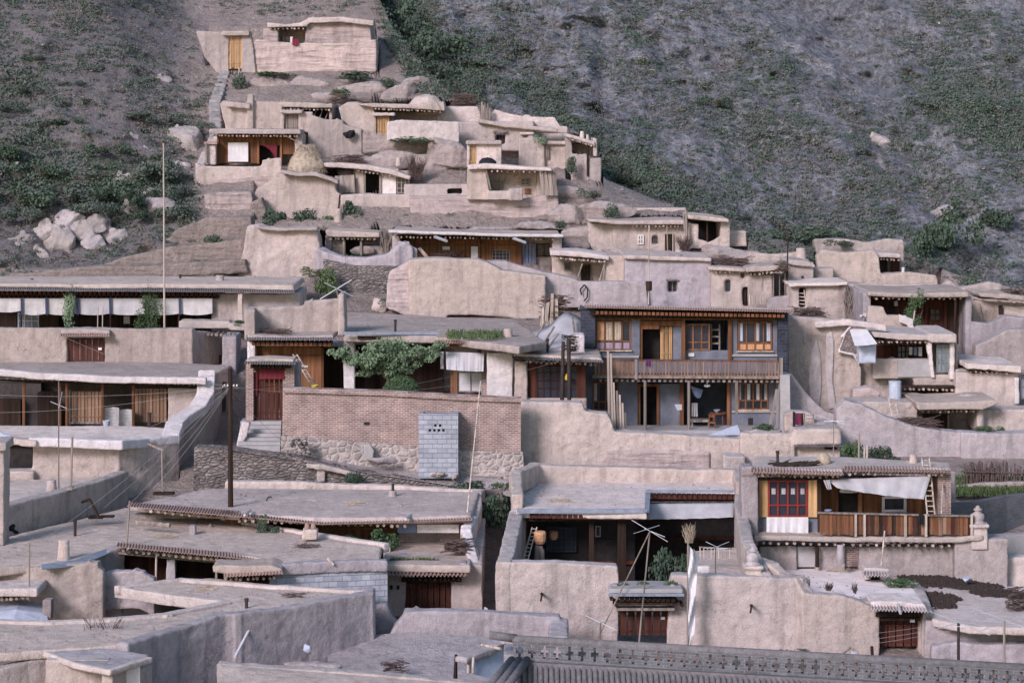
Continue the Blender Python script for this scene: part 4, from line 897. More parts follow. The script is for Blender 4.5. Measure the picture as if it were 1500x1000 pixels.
S('mud_wall', 'stepped pink wall with a whitewashed end before the dark red porch', 'wall', MB().prism([(1272,448),(1294,450),(1299,462),(1328,462),(1334,480),(1330,492),(1270,486)], 124.6, .5), 'mudp', mud=.08)
S('wall_cap', 'whitewashed rounded end cap of the stepped pink wall', 'wall cap', MB().path([(1322,462,124.3),(1331,465,124.3),(1334,476,124.3),(1334,488,124.3)], .4, .4), 'white', mud=.07, amp=.4)
S('plank', 'pale plank propped in front of the young tree', 'plank', MB().tube((1335,490,124.2),(1340,455,124.4),.04), 'woodp')
S('stone_heap','row of white stones under the stepped pink wall','stones',MB().rock((1268,462,126),.25,1).rock((1276,464,126),.22,2).rock((1283,463,126),.25,3).rock((1262,463,126),.2,4),'plaster')
# far right blocks
pad(1395, 415, 1560, 540, 133)
S('mud_wall', 'mud wall with a ruined hump at the far right under the mountain', 'wall', MB().prism([(1380,418),(1390,410),(1410,420),(1450,412),(1468,416),(1472,440),(1385,440)], 134, .8), 'mud', mud=.1, amp=2)
t = T('house', 'mud house with projecting timbers at the right edge, middle row', 'house', 1460, 470, 128.8)
t.mud('wall', MB().box(1418,436,1520,480,129,3).prism([(1420,440),(1436,446),(1442,474),(1418,474)], 128.8, .5).box(1470,450,1520,480,128.2,1), 'mudp'); t.mud('roof', MB().prism([(1432,430),(1470,431),(1520,436),(1520,442),(1434,436)], 128, 4), 'roof', .09, 1.6)
for k in range(4): t.pole('timber', (1425+k*26,438+k,127.8), (1462+k*26,441+k*2,127.4), .06, 'woodg')
t.part('doorway', bx(1463,447,1469,461,128.1,.1), 'dark')
S('brushwood', 'dark brush roof at the right edge below the mountain', 'brushwood', twigs(1488,440,129.5,44,16,200,37,.022,flat=True), 'twig')
S('mud_wall', 'cracked grey wall right of the dark red porch house', 'wall', MB().prism([(1422,470),(1448,474),(1466,468),(1474,462),(1530,468),(1530,545),(1420,530)], 126.4, 1.), 'mudg', mud=.1)
S('mud_wall', 'pale stepped corner wall at the right edge', 'wall', MB().prism([(1430,506),(1446,498),(1460,492),(1477,483),(1530,482),(1530,545),(1428,545)], 124.6, 1.2), 'mud', mud=.1)
# ================================================================== right middle and the blue house
pad(1150, 465, 1420, 600, 128)
t = T('house', 'house with a torn white awning, whitewashed pillars and washing at the right', 'house', 1330, 585, 120.6)
t.mud('wall', MB().prism([(1153,463),(1205,466),(1243,471),(1243,478),(1235,490),(1231,514),(1253,519),(1256,532),(1262,540),(1262,610),(1153,612)], 120.8, .8).prism([(1256,532),(1285,532),(1312,524),(1314,600),(1250,610)], 121.4, .8)
      .box(1278,526,1364,556,120.6,.5).box(1340,548,1400,568,120.5,.6).prism([(1398,500),(1402,500),(1406,600),(1398,600)],120.8,5).box(1270,505,1405,570,123.4,.4), 'mud')
t.mud('roof', MB().prism([(1278,487),(1320,488),(1366,491),(1366,499),(1320,498),(1280,494)], 120, 5.4).box(1364,489,1401,502,119.8,5), 'roofp', .08)
t.mud('plaster_patch', MB().prism([(1188,512),(1196,496),(1202,520),(1204,560),(1200,604),(1190,606),(1184,560)],120.72,.2).prism([(1210,490),(1218,484),(1222,500),(1220,560),(1226,598),(1214,600),(1209,540)],120.72,.2).prism([(1176,486),(1180,484),(1181,502),(1177,504)],120.73,.2), 'plaster', .06, .5); t.mud('parapet', MB().path([(1200,470,120.6),(1240,467,120.5),(1292,475,120.4)], .5, .3), 'roofp', .07); t.mud('rim', MB().path([(1243,478,120.5),(1235,489,120.5),(1231,513,120.5),(1252,518,120.5),(1255,530,120.5)], .25, .12), 'white', .05, .4)
t.joists(1284, 500, 1358, 501, 120.2, 11, .055); t.part('beam', bx(1283,501.5,1360,504,120.7,.12), 'woodd')
t.mud('pillar', MB().prism([(1357,499),(1365,499),(1370,553),(1365,553)], 120.3, .4), 'white', .06); t.mud('pillar', bx(1391,502,1398,556,120.2,.4), 'white', .06)
t.win(1372,504,1391,545,120.5,3,(.3,.65),flatmat('grey_green_paint',(.17,.21,.19)),'panel'); t.win(1314,506,1327,525,122.6,2,(.5,),'woodd','panel'); t.win(1331,506,1354,526,122.6,3,(.4,),'woodd','pane')
t.part('panel', MB().box(1284,505,1314,527,122.9,.1).box(1354,505,1362,527,122.6,.1), 'woodr'); t.part('cladding', bx(1315,527,1366,552,120.45,.1), 'concrete')
t.joists(1322, 569, 1398, 571, 119.8, 11, .06); t.part('beam', bx(1316,565.5,1400,567.5,119.8,.6), 'woodd'); t.part('base_panel', bx(1306,570,1400,588,120.9,.1), 'woodd')
for k, x in enumerate((1334,1341,1348)):
    S('shirt', ['pale shirt hanging left under the right hand porch roof','blue shirt hanging in the middle under the porch roof','white shirt hanging right under the porch roof'][k], 'shirt', cloth(x-2.5,508,x+2.5,519+k,121.8,.02,.02,6,5,seed=k), ['cloth','bluecloth','cloth'][k], group='washing under the right porch roof')
S('awning', 'torn white awning propped over a dark opening at the right', 'awning', cloth(0,0,0,0,0,.03,.025,waves=2,pts=[(1244,481,120.6),(1268,480,120.6),(1285,503,118.6),(1252,506,118.6)]), 'cloth')
S('tarpaulin', 'blue grey tarpaulin box cover under the torn white awning', 'tarpaulin', MB().box(1258,507,1283,531,119.4,.8), 'tarp', mud=.06, amp=1.5)
S('drum', 'pale blue oil drum under the right hand porch house', 'drum', MB().lathe((1311,584,118.8),[(.3,0),(.3,.28),(.31,.3),(.3,.32),(.3,.6),(.31,.62),(.3,.64),(.3,.85),(.27,.87)],14), 'tarp')
S('stone_wall','lumpy stone and mud base below the torn white awning','wall',MB().prism([(1250,570),(1275,566),(1290,575),(1284,610),(1244,612)],119.6,.8),'rammed',mud=.1,amp=2)
t = T('house', 'low house with a pale scalloped roof rim at the right edge', 'house', 1450, 588, 119.6)
t.mud('wall', MB().box(1400,545,1492,600,119.6,3).prism([(1396,540),(1416,540),(1416,600),(1396,600)],120.4,1), 'mud'); t.mud('roof', MB().prism([(1414,531),(1455,534),(1496,535),(1496,545),(1455,542),(1414,539)], 119, 4.6), 'roofp', .08, 1.6)
t.mud('pillar', bx(1486,552,1493,592,119.3,.4), 'white', .06); t.win(1494,548,1512,584,119.6,2,(.5,),'woodg','panel'); t.joists(1420,544,1484,546,119.3,9,.05)
S('earth_mound', 'low rounded mud hump on the roof at the right', 'mound', MB().lathe((1420,587,118.6),[(.75,-.1),(.7,.25),(.45,.4),(.1,.42)],14), 'mud', mud=.09)
pad(1240, 582, 1480, 630, 121)
t = T('house', 'low house with a dark open porch above the curved terrace wall', 'house', 1400, 628, 117)
t.mud('wall', MB().box(1432,598,1442,634,116.6,3).box(1440,600,1520,634,117.2,2).box(1330,598,1440,634,119.6,.4).box(1240,588,1345,612,117.4,2), 'mud'); t.mud('roof', MB().prism([(1340,588),(1380,590),(1460,586),(1462,592),(1440,600),(1345,600)], 116, 4), 'roof', .09)
t.joists(1350,602,1430,601,116.3,13,.06); t.part('panel', bx(1352,606,1390,630,118.6,.1), 'woodd'); t.pole('post', (1390,628,116.5), (1390,602,116.5), .07, 'woodd')
ladder(1312, 612, 115.6, 1306, 582, 116.6, 9, 6, 'short ladder beside the dark open porch at the right')
S('brushwood', 'long dark roll of brushwood on top of the curved terrace wall', 'brushwood', twigs(1340,624,113.8,62,12,200,41,.022,flat=True), 'twig')
shrub(1444, 634, 113.6, 28, 14, 'small green bush left on the terrace wall at the right', 'leaf'); shrub(1466, 636, 113.6, 20, 13, 'small green bush right on the terrace wall at the right', 'leaf')
S('terrace_wall', 'huge curved grey mud terrace wall behind the red window house', 'wall', MB().prism([(1225,600),(1240,586),(1262,592),(1300,612),(1340,624),(1380,630),(1412,634),(1412,696),(1230,690)], 113, 1.2).prism([(1408,632),(1450,634),(1560,632),(1560,712),(1408,700)], 112.7, 1.2), 'mudg', mud=.1)
S('mud_wall', 'steep ramp wall descending right of the blue house', 'wall', MB().prism([(1150,545),(1160,548),(1178,572),(1196,592),(1210,604),(1236,610),(1236,650),(1150,650)], 118.2, .8), 'mudg', mud=.1)
for k, (x, y, w_, h_) in enumerate([(1250,672,30,34),(1284,676,34,30),(1310,684,40,22),(1300,668,20,16)]):
    shrub(x, y, 110.2, w_, h_, ['tall weeds at the left foot of the curved terrace wall','bushy weeds right of the bare stakes','low weeds at the right foot of the curved terrace wall','small dark weeds against the curved terrace wall'][k], 'leafd' if k else 'leaf', group='weeds under the curved terrace wall')
t = T('fence', 'three bare stakes standing in weeds behind the red window house', 'fence', 1262, 672, 109.4)
for x, h in ((1258,635),(1266,655),(1270,652)): t.pole('stake', (x,676,109.4), (x+.5,h,109.4), .045, 'woodp')
t = T('fence', 'dark brushwood fence above the green patch at the right', 'fence', 1456, 706, 107.4)
r = random.Random(5)
for k in range(34): x = 1412+k*3+r.uniform(-1,1); t.pole('stake', (x,708,107.3), (x+r.uniform(-2,2),r.uniform(674,688),107.4), .03, 'twig')
t.pole('rail', (1408,690,107.25), (1516,694,107.25), .03, 'twig'); t.part('brush', twigs(1440,706,107.6,70,32,150,55,.012), 'twig')
gq = []
rr = np.random.default_rng(4)
for k in range(5200):
    x = rr.uniform(1390,1530); y = rr.uniform(703,727); p = np.array(P(x,y,td(y)-1.2)); a = rr.uniform(0,6.28); h = rr.uniform(.12,.34); w_ = .035; e = np.array([math.cos(a),math.sin(a),0])*w_; tip = p+np.array([rr.normal()*.08,rr.normal()*.08,h])
    gq += [p-e, p+e, tip+e*.3, tip-e*.3]
o = bpy.data.objects.new('grass', quads('grass', np.array(gq), 'grass')); COL.objects.link(o); o['kind'] = 'stuff'
structure('road_bank', MB().prism([(1390,712),(1440,706),(1560,704),(1560,740),(1390,740)], 107.2, 2), 'earth', mud=.12)
S('block_wall', 'grey brick wall curving along the lane at the right edge', 'wall', MB().path([(1385,738,103),(1430,734,104),(1470,726,105.4),(1540,718,107)], .4, 1.7), 'greybrick')
S('block_wall', 'low blue grey rendered wall below the curving brick wall', 'wall', MB().path([(1390,786,101.6),(1440,784,101.8),(1540,778,102.4)], .4, 2.2), 'concrete')
S('mud_wall', 'bright ochre mud wall stub at the right edge', 'wall', MB().prism([(1472,816),(1500,816),(1540,818),(1540,870),(1474,868)], 99.2, .8), 'mudp', mud=.09)

# ---------------------------------------------------------------- the blue two storey house
pad(850, 446, 1158, 648, 128)
t = T('house', 'two storey blue grey house with a wooden balcony and carved windows', 'house', 1005, 638, 118)
W = 118.6; mb = MB()
wall_holes(mb, 858, 458, 1148, 640, W, .3, [(872,468,924,513),(937,468,1070,527),(1080,470,1132,515),(868,558,906,602),(934,560,1066,632),(1080,559,1126,601)], 0)
a = P(858,640,W); b = P(1148,452,W); mb.wb(a.x,W+.3,a.z,a.x+.3,W+3,b.z-.45).wb(b.x-.3,W+.3,a.z,b.x,W+3,b.z-.45).wb(a.x,W+3,a.z,b.x,W+3.3,b.z-.45)
t.part('wall', mb, 'blue')
t.part('back_wall', MB().box(930,462,1075,640,W+2.3,.2).box(934,462,937,640,W+.32,1.95).box(1067,462,1070,640,W+.32,1.95), 'bluedark')  # recess shade is painted into this darker blue
t.part('upper_floor', bx(860,552,1147,556,W+.31,2.6), 'woodd'); t.part('ceiling', bx(862,460,1146,462,W+.31,2.6), 'woodd')
t.part('corner_pillar', MB().box(851,452,872,526,W-.5,.49).box(850,448,873,453,W-.6,.58), 'bluebrick'); t.part('corner_pillar', MB().box(1140,458,1154,548,W-.5,.49).box(1139,480,1155,483,W-.55,.05), 'bluebrick')
t.part('buttress', MB().prism([(1143,549),(1157,549),(1158,640),(1143,640)], W-1.9, 1.9), 'concrete')
# roof: tiles, dentils, beam
q = [P(853,451,118),P(1162,457,118)]; q += [q[1]+Vector((0,8,-.75)),q[0]+Vector((0,8,-.75))]; t.mud('roof', MB().hexa(q+[v+Vector((0,0,.17)) for v in q]), 'roof', .09, .5)
t.part('tile_edge', MB().corr((856,450.5,117.4),(1163,457.5,117.4),(856,446.5,118.4),(1163,453,118.4),.12,.022,.03,6), 'tile')
t.joists(872, 457.5, 1150, 462.5, 117.6, 44, .075, 1.1, 'wood', True); t.joists(875, 462.5, 1148, 465.5, 117.95, 40, .055, .7, 'woodd', True)
t.part('beam', MB().prism([(864,459.6),(1150,464.4),(1150,465.6),(864,460.8)], 117.7, .9), 'woodr'); t.part('beam', bx(866,466,1146,468.5,118.35,.24), 'wood')
M['panel2'] = flatmat('lilac_curtain', (.34,.28,.36)); fm = 'woodo'; cur = [(.06,.23,'cloth'),(.77,.94,'cloth')]
def bigwin(x0,y0,x1,y1,split,d,c=None):
    f = t.win(x0,y0,x1,y1,d,4,(split,),fm,'pane',2.2,.12,curtain=c)
    t.part('sill', bx(x0-2,y1+.1,x1+2,y1+1.6,d-.1,.25), 'woodp', f)
bigwin(873,469,924,513,.70,W-.04,[(.04,.24,'basket'),(.28,.47,'straw'),(.03,.5,'panel2',.74,.95),(.52,.72,'straw'),(.52,.97,'panel2',.74,.95)]); bigwin(1081,471,1131,514,.72,W-.04,[(.04,.14,'tarp'),(.5,.62,'clothg'),(.84,.96,'tarp'),(.03,.97,'basket',.76,.95)])
bigwin(868,559,906,601,.7,W-.04,[(.05,.18,'clothg'),(.55,.75,'tarp')]); bigwin(1081,560,1126,600,.66,W-.04,[(.03,.1,'clothg'),(.3,.4,'cloth'),(.6,.7,'cloth'),(.86,.97,'clothg')])
f = t.win(1003,474,1040,513,W+.25,3,(.7,),fm,'pane',2.2,.12)
for x0, x1, y0, y1 in ((873,924,468,462.5),(1081,1131,470,464.5)): t.part('window_hood', bx(x0-3,y1+3.5,x1+3,y0-.2,W-.12,.1), 'wood')
t.part('doorway', bx(941,482,966,527,W+1.2,.05), 'dark'); t.door(966.5,478,985,527,W+.4,'woody',3,None,lab='pale carved door leaf standing open'); t.part('wall_panel', bx(986,470,999,527,W+.35,.1), 'blue')
t.part('door_frame', MB().box(936,468,941,527,W+.1,.25).box(941,477,966,482,W+.1,.22).box(941,470,1000,477,W+.15,.2), 'wood')
t.part('post', bx(998.5,468.5,1003.5,527,W-.15,.25), 'woodo'); t.part('post', bx(1067,468.5,1072,527,W-.15,.25), 'wood')
t.part('parapet', bx(1003.5,513,1067,527,W+.3,.15), 'blue'); t.part('shelf', MB().box(1041,475,1043,513,W+.6,.3).box(1053,475,1055,513,W+.6,.3).box(1043,482,1053,484,W+.6,.3).box(1043,492,1053,494,W+.6,.3).box(1043,502,1053,504,W+.6,.3), 'woodg')
# balcony
t.part('balcony_floor', MB().prism([(868,550.5),(1145,552),(1145,555),(868,553.5)], 116.9, 1.6), 'woodg'); t.joists(876, 556.5, 1143, 558, 117.05, 34, .06, 1.5, 'woodg', True)
for n_, (y0_, y1_) in (('handrail',(526.5,528.5)),('bottom_rail',(548.5,550.3))): t.part(n_, MB().prism([(868,y0_),(1144,y0_+1.5),(1144,y1_+1.5),(868,y1_)], 116.95, .12), 'wood' if n_ == 'handrail' else 'woodb')
mk = lambda: MB().wb(-.03,0,-.36,.03,.06,.36)
for k in range(46):
    x = 934+k*4.58; t.inst('baluster', 'bal', mk, 'woodb', P(x, 539.2+(x-868)/276*1.5, 116.98))
for k in range(12): x = 871+k*5.3; t.part('plank', MB().box(x,529,x+4.2,548.4,116.99,.05), 'woodb')
t.part('newel', bx(1142,524,1146.5,556,116.9,.14), 'woodg'); t.part('newel', bx(930,526,934,556,116.88,.14), 'woodg')
# ground floor
for x, q in ((945,635),(1009,634),(1079,606)): t.pole('post', (x,q,117.1), (x,557,117.1), .075, 'woodg')
t.part('post', bx(996,559,1001.5,634,W-.1,.25), 'wood'); t.part('post', bx(1065,559,1070,634,W-.1,.25), 'woodo')
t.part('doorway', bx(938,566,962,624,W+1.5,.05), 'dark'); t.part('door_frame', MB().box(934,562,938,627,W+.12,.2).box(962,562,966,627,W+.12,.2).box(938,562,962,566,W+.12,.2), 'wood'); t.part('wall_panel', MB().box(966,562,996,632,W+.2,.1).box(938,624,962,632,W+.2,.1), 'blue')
t.part('step', MB().box(900,630,1145,636,116.7,1.95).box(880,636,1150,650,116.4,2.2), 'concrete'); t.part('vent', bx(1096,612,1103,622,W-.02,.05), 'dark'); t.part('plinth', bx(1072,601.8,1142,604,W-.1,.1), 'concrete'); t.part('plinth', bx(876,521,936,524,W-.1,.1), 'concrete'); t.part('plinth', bx(1072,519,1140,522,W-.1,.1), 'concrete')
S('cloth', 'purple cloth draped over the blue house balcony rail', 'cloth', cloth(946,527,954,536,116.85,0,.03,8,5), 'purple'); S('cloth', 'pink and white cloth hanging from a ground floor post', 'cloth', cloth(0,0,0,0,0,0,.03,10,5,pts=[(988,592,117),(999,592,117),(999,600,117),(992,601,117)]), 'clothg')
S('cloth', 'blue cloth bundle hanging in the ground floor porch', 'cloth', cloth(0,0,0,0,0,.1,.06,12,6,pts=[(1011,565,118.4),(1030,571,118.4),(1026,582,118.4),(1016,577,118.4)]), 'bluecloth')
S('cloth', 'white sheet hanging by the ground floor table of the blue house', 'cloth', cloth(1013,590,1022,610,119.3,0,.05,8,5), 'clothg'); S('sign','small white sign under the upper window of the blue house','sign',bx(1008,517,1017,522,W+.22,.03),'cloth')
t2 = T('table', 'dark wooden bench table in the ground floor porch of the blue house', 'table', 1025, 630, 118.2)
t2.box('tabletop', 1012,615,1040,618,118,.7,'woodg')
for x in (1013,1037):
    for q in (118.05,118.6): t2.box('leg', x,618,x+2,631,q,.06,'woodg')
t2 = T('table', 'round topped stool table with bowls right in the porch of the blue house', 'table', 1052, 630, 118.4)
t2.part('tabletop', MB().lathe((1052,606,118.8),[(.42,0),(.45,.04),(.42,.07)],14), 'wood')
for k in range(4): t2.pole('leg', P(1052,606,118.8)+Vector((.3*math.cos(k*1.57+.7),.3*math.sin(k*1.57+.7),0)), P(1052,631,118.8)+Vector((.34*math.cos(k*1.57+.7),.34*math.sin(k*1.57+.7),0)), .03, 'wood')
S('bowl', 'pale bowl on the round table of the blue house', 'bowl', MB().lathe(P(1050,606,118.8)+Vector((0,0,.07)),[(.06,0),(.15,.1),(.17,.13),(.13,.11)],12), 'tarp')
t2 = T('chair', 'wooden chair before the round table in the blue house porch', 'chair', 1043, 631, 117.7)
t2.box('seat', 1038,618,1048,620,117.5,.35,'wood')
for x in (1038,1046.6):
    t2.box('leg', x,620,x+1.4,632,117.5,.05,'wood'); t2.box('leg', x,606,x+1.4,632,117.86,.05,'wood')
t2.box('backrest', 1039.4,607,1046.6,611,117.87,.03,'wood')
S('lamp', 'small white lamp hanging under the balcony of the blue house', 'lamp', MB().lathe((1036,566,117.6),[(.03,.25),(.03,.12),(.16,.08),(.14,0),(.02,-.02)],10), 'cloth')
S('plank', 'plank leaning beside the concrete buttress of the blue house', 'plank', MB().prism([(1136,570),(1140,570),(1131,624),(1126,624)], 116.6, .06), 'woodg')
S('tarpaulin', 'blue grey tarpaulin tent in front of the blue house', 'tarpaulin', MB().add([P(1036,637,115.4),P(1086,637,115.4),P(1080,622,115.9),P(1076,623,116.4)],[(0,1,2),(0,2,3),(1,3,2),(0,3,1)]), 'tarp')
shrub(1122, 630, 115.2, 40, 12, 'green plants on the wall before the blue house', 'leaf')
tw = T('stick_bundle', 'tall split planks leaning on the wall left of the blue house porch', 'planks', 902, 634, 113.4)
for k, (x, y0) in enumerate([(889,514),(893,518),(897,560),(902,572),(906,578),(910,590),(914,604),(900,590),(895,580)]):
    tw.part('plank', MB().prism([(x,y0),(x+3,y0),(x+6-k*.3,634),(x+2,634)], 113.3+.06*k, .05), 'woodp' if k % 3 else 'woodg')
# walls before the blue house
S('mud_wall', 'broad stepped mud wall in front of the blue house', 'wall', MB().prism([(760,592),(766,588),(853,590),(858,603),(890,606),(896,614),(900,631),(960,635),(1040,641),(1082,643),(1110,632),(1168,640),(1168,705),(752,705)], 111.4, 1.1), 'mud', mud=.1)
S('rough_patch', 'rough unplastered patch on the broad stepped wall', 'patch', MB().prism([(888,660),(960,658),(1040,662),(1040,690),(888,690)], 111.27, .3), 'rammed', mud=.08, amp=.5)
t = T('wall', 'pale corner wall with a tiled cornice right of the blue house', 'wall', 1200, 690, 111)
t.mud('wall', MB().box(1084,634,1164,700,110.7,.6).box(1162,628,1234,652,110.6,4).box(1166,650,1232,695,111,3), 'mudp'); t.part('cornice', MB().corr((1163,654,110.4),(1234,654,110.4),(1163,650,110.9),(1234,650,110.9),.12,.03,.03,6), 'tileg'); t.part('opening', bx(1208,654,1226,658,110.95,.1), 'woodd')
for k, (x, m) in enumerate(((1164,'purple'),(1169,'redcloth'),(1174,'black'))): S('cloth', ['purple cloth on the washing line right of the blue house','dark red cloth on the washing line right of the blue house','black cloth on the washing line right of the blue house'][k], 'cloth', cloth(x,605,x+5,622,111.6,.0,.03,6,6,seed=k), m, group='washing right of the blue house')
S('washing_line', 'thin washing line right of the blue house', 'line', MB().line([(1158,604,111.6),(1182,605,111.6)], .012), 'wire'); S('post', 'dark post holding the washing line', 'post', MB().tube((1163,630,111.6),(1163,603,111.6),.06), 'woodd')
S('mud_wall','short sloping mud wall right of the washing','wall',MB().prism([(1150,606),(1160,602),(1186,604),(1192,608),(1194,632),(1150,632)],112.6,.8),'mudp',mud=.09)
ladder(1186, 630, 111.2, 1184, 606, 111.4, 14, 5, 'small wooden rack ladder right of the washing', 'woodg', .025)
antenna(1221, 676, 110, 1221, 616, [(-24,-8,24,8),(-24,6,27,-4),(-14,1,16,0)], 'spread aerial on a pole right of the blue house', .025)
S('mud_wall','round pale turret base in front of the low mud walls right of the blue house','wall',MB().box(1060,668,1092,705,109.4,1.),'mud',mud=.09)

# ---------------------------------------------------------------- timber window house and tent left of the blue house
pad(750, 510, 862, 592, 121)
t = T('house', 'small house with a reddish wooden window left of the blue house', 'house', 812, 590, 115)
t.mud('wall', MB().box(754,528,773,600,115,3).box(754,583,860,610,115.2,.5), 'mudp'); t.part('wall_panel', MB().box(773,531,858,535,115.3,.1).box(773,535,786,584,115.3,.1).box(846,535,858,584,115.3,.1), 'woodr')
t.win(786,535,846,584,115.32,6,(.22,.45,.68),'woodr','pane',1.8); t.mud('roof', MB().prism([(752,517),(882,524),(882,529),(752,523)], 114.2, 4.6), 'roof', .09)
t.part('tile_edge', MB().corr((750,525,113.9),(884,531,113.9),(752,518,114.7),(880,524,114.7),.12,.022,.03,6), 'tileg'); t.joists(760,529,876,533.5,114.4,16,.065)
t.part('lampshade', MB().lathe((832,556,114.9),[(.14,0),(.15,.12),(.08,.28)],10), 'yellow', label='pale yellow lampshade in the window')
S('post', 'dark sooty post standing left before the reddish window', 'post', MB().tube((823,594,113),(825,500,113),.10,.08), 'pipe'); S('post', 'dark sooty post standing right before the reddish window', 'post', MB().tube((834,594,113),(833,496,113),.10,.09), 'pipe')
t = T('tent', 'whitish tarpaulin tent held by poles on the roof left of the blue house', 'tent', 815, 516, 117)
g = []
for j in range(7):
    v = j/6; row = []
    for i in range(15):
        u = i/14; x = 757+94*u; top = 470-14*math.exp(-((u-.72)/.22)**2)+26*(1-u)**1.5; y = top+(516-top)*v; row.append(P(x, y, 120-3.4*v)+Vector((0,.14*math.sin(u*17+v*3),.1*math.sin(u*9+v*5))))
    g.append(row)
t.part('canvas', MB().sheet(g, .03), 'clothg', smooth=True)
for a_, b_ in (((772,514,117),(800,470,117.2)),((790,514,116.8),(812,478,117)),((766,508,117),(786,496,116.8)),((800,514,116.6),(818,488,116.8)),((846,512,117),(838,464,119))): t.pole('pole', a_, b_, .05, 'woodg')
S('stick_bundle','upright weathered planks behind the tarpaulin tent','planks',MB().prism([(800,444),(805,442),(802,476),(796,476)],121.4,.08).prism([(807,430),(811,430),(810,478),(805,478)],121.5,.08).prism([(812,436),(817,436),(818,470),(813,470)],121.6,.08).prism([(793,452),(797,450),(796,478),(791,478)],121.3,.08),'woodp')
S('brushwood','black bundle of brush behind the tarpaulin tent','brushwood',twigs(814,466,121.9,40,34,200,61,.025,flat=True),'twig')
S('stone_wall','rough whitish stone stack under the roof corner left of the blue house','wall',bx(832,490,856,520,116.4,.8),'plaster',mud=.08,amp=1.6)
flue(802, 496, 516, 115.4, 'stovepipe in front of the tarpaulin tent'); S('brushwood','tangle of dark scrap on the tiled roof left of the blue house','scrap',twigs(836,514,114.8,22,24,110,66,.022,flat=True),'pipe')
# ================================================================== left side, middle
pad(-70, 410, 432, 482, 136)
t = T('house', 'long porch house with white awnings and a row of carved eave blocks', 'house', 150, 482, 128.4)
t.mud('wall', MB().box(309,430,436,486,128.4,.5).box(428,428,440,486,128.4,4), 'mud'); t.mud('inner_wall', MB().box(-60,428,330,486,132.2,.4), 'mudshade')  # porch back wall coloured dark to deepen its shade
t.mud('roof', MB().prism([(-60,416),(200,416),(430,417),(432,425),(200,423),(-60,421)], 127.8, 6), 'roof', .11)
t.part('tile_edge', MB().corr((-60,424.5,127.2),(432,429,127.2),(-60,419,128.3),(432,422.5,128.3),.12,.022,.03,6), 'tileg')
t.joists(-20, 429, 318, 431, 127.8, 50, .08, .6, 'woodr', True); t.joists(-17, 433, 322, 434.5, 128.1, 50, .07, .6, 'woodd', True); t.part('beam', bx(-60,435.5,318,437.5,128.3,.15), 'woodd')
t.part('panel', MB().box(-60,456,24,486,130.2,.1).box(58,456,86,486,130.2,.1).box(280,456,309,486,130.2,.1).box(-60,438,309,456,130.3,.08), 'woodd'); t.part('panel', MB().box(86,438,280,486,131.4,.1), 'woodd')
t.win(26,458,57,482,130.2,3,(.5,),'tarp','panel'); t.win(285,462,306,480,130.1,2,(.5,),'woodd')
for x in (-10,31,112,162,262): t.pole('post', (x,484,128.2), (x,436,128.2), .05, 'woodd')
t.mud('post', bx(348.5,428,355.5,478,127.4,.25), 'mudp', .06)
pts = [(-12,31.5),(31.5,67.5),(67.5,113),(113,161),(161,213),(213,263),(263,311)]
aw = [('white awning panel at the left edge of the porch','awn'),('white awning panel second from the left of the porch','awn'),('white awning panel left of the climbing plants','awn'),('grey awning panel right of the left climbing plant','clothg'),('striped grey awning panel in the middle of the porch','clothg'),('white awning panel behind the tall yellow pole','awn'),('white awning panel at the right end of the porch','awn')]
for k, ((a, b), (l, m)) in enumerate(zip(pts, aw)): S('awning', l, 'awning', cloth(a,437,b,459-(4 if k == 0 else 0),128,.09,.03,14,6,seed=k,waves=2), m, group='awnings of the long porch house')
sb = MB()
for x in (31.5,67.5,113,161,213,263): sb = MB().prism([(x-1.6,436),(x+1.6,436),(x+2.4,461),(x-.8,461)], 127.85, .03); t.part('strap', sb, 'bluestrap')
for k, (x, w_) in enumerate(((101,30),(221,34))):
    p = T('climbing_plant', ['climbing plant on the left porch posts of the long house','climbing plant beside the tall yellow pole'][k], 'plant', x, 484, 127.6, 'climbing plants on the long porch')
    p.part('stem', MB().line([(x,484,127.6),(x+3,465,127.6),(x-2,445,127.7),(x+2,432,127.8)], .03), 'twig')
    me = quads('foliage', leafcloud(1500, 91+k, .07, 8, (1,.7,2.2), .1), ['leafp','leaf'][k]); o = bpy.data.objects.new('foliage', me); COL.objects.link(o); o.parent = p.o; o.scale = (w_/34*.6,.4,.78); o.location = (0,0,.1)
S('cloth', 'small white cloth hanging in the dark middle of the porch', 'cloth', cloth(181,463,190,474,130,.0,.04,8,5), 'cloth')
for k, x in enumerate((143,150)): S('pole', ['thin pale pole left of two in the porch','thin pale pole right of two in the porch'][k], 'pole', MB().tube((x,484,127.3),(x+.5,450,127.3),.03), 'woodp')
S('flagpole', 'very tall pale yellowish pole rising in front of the long porch', 'pole', MB().tube((241,490,124.8),(239.5,210,124.8),.055,.035,8), 'woodp')
S('ledge', 'pale slab ledge with plants right of the long porch', 'ledge', MB().box(262,471,336,482,126.6,1.2).box(336,474,366,484,126.6,1.2), 'roofp', mud=.08); shrub(350, 476, 126.8, 26, 8, 'low plants on the slab ledge right of the porch', 'leaf')
flue(264, 402, 414, 132, 'stovepipe standing on the long porch house roof'); flue(47, 408, 418, 131, 'short pipe at the left on the long porch house roof')
chimney(315, 403, 329, 418, 130.5, 'mud chimney on the roof end of the long porch house')
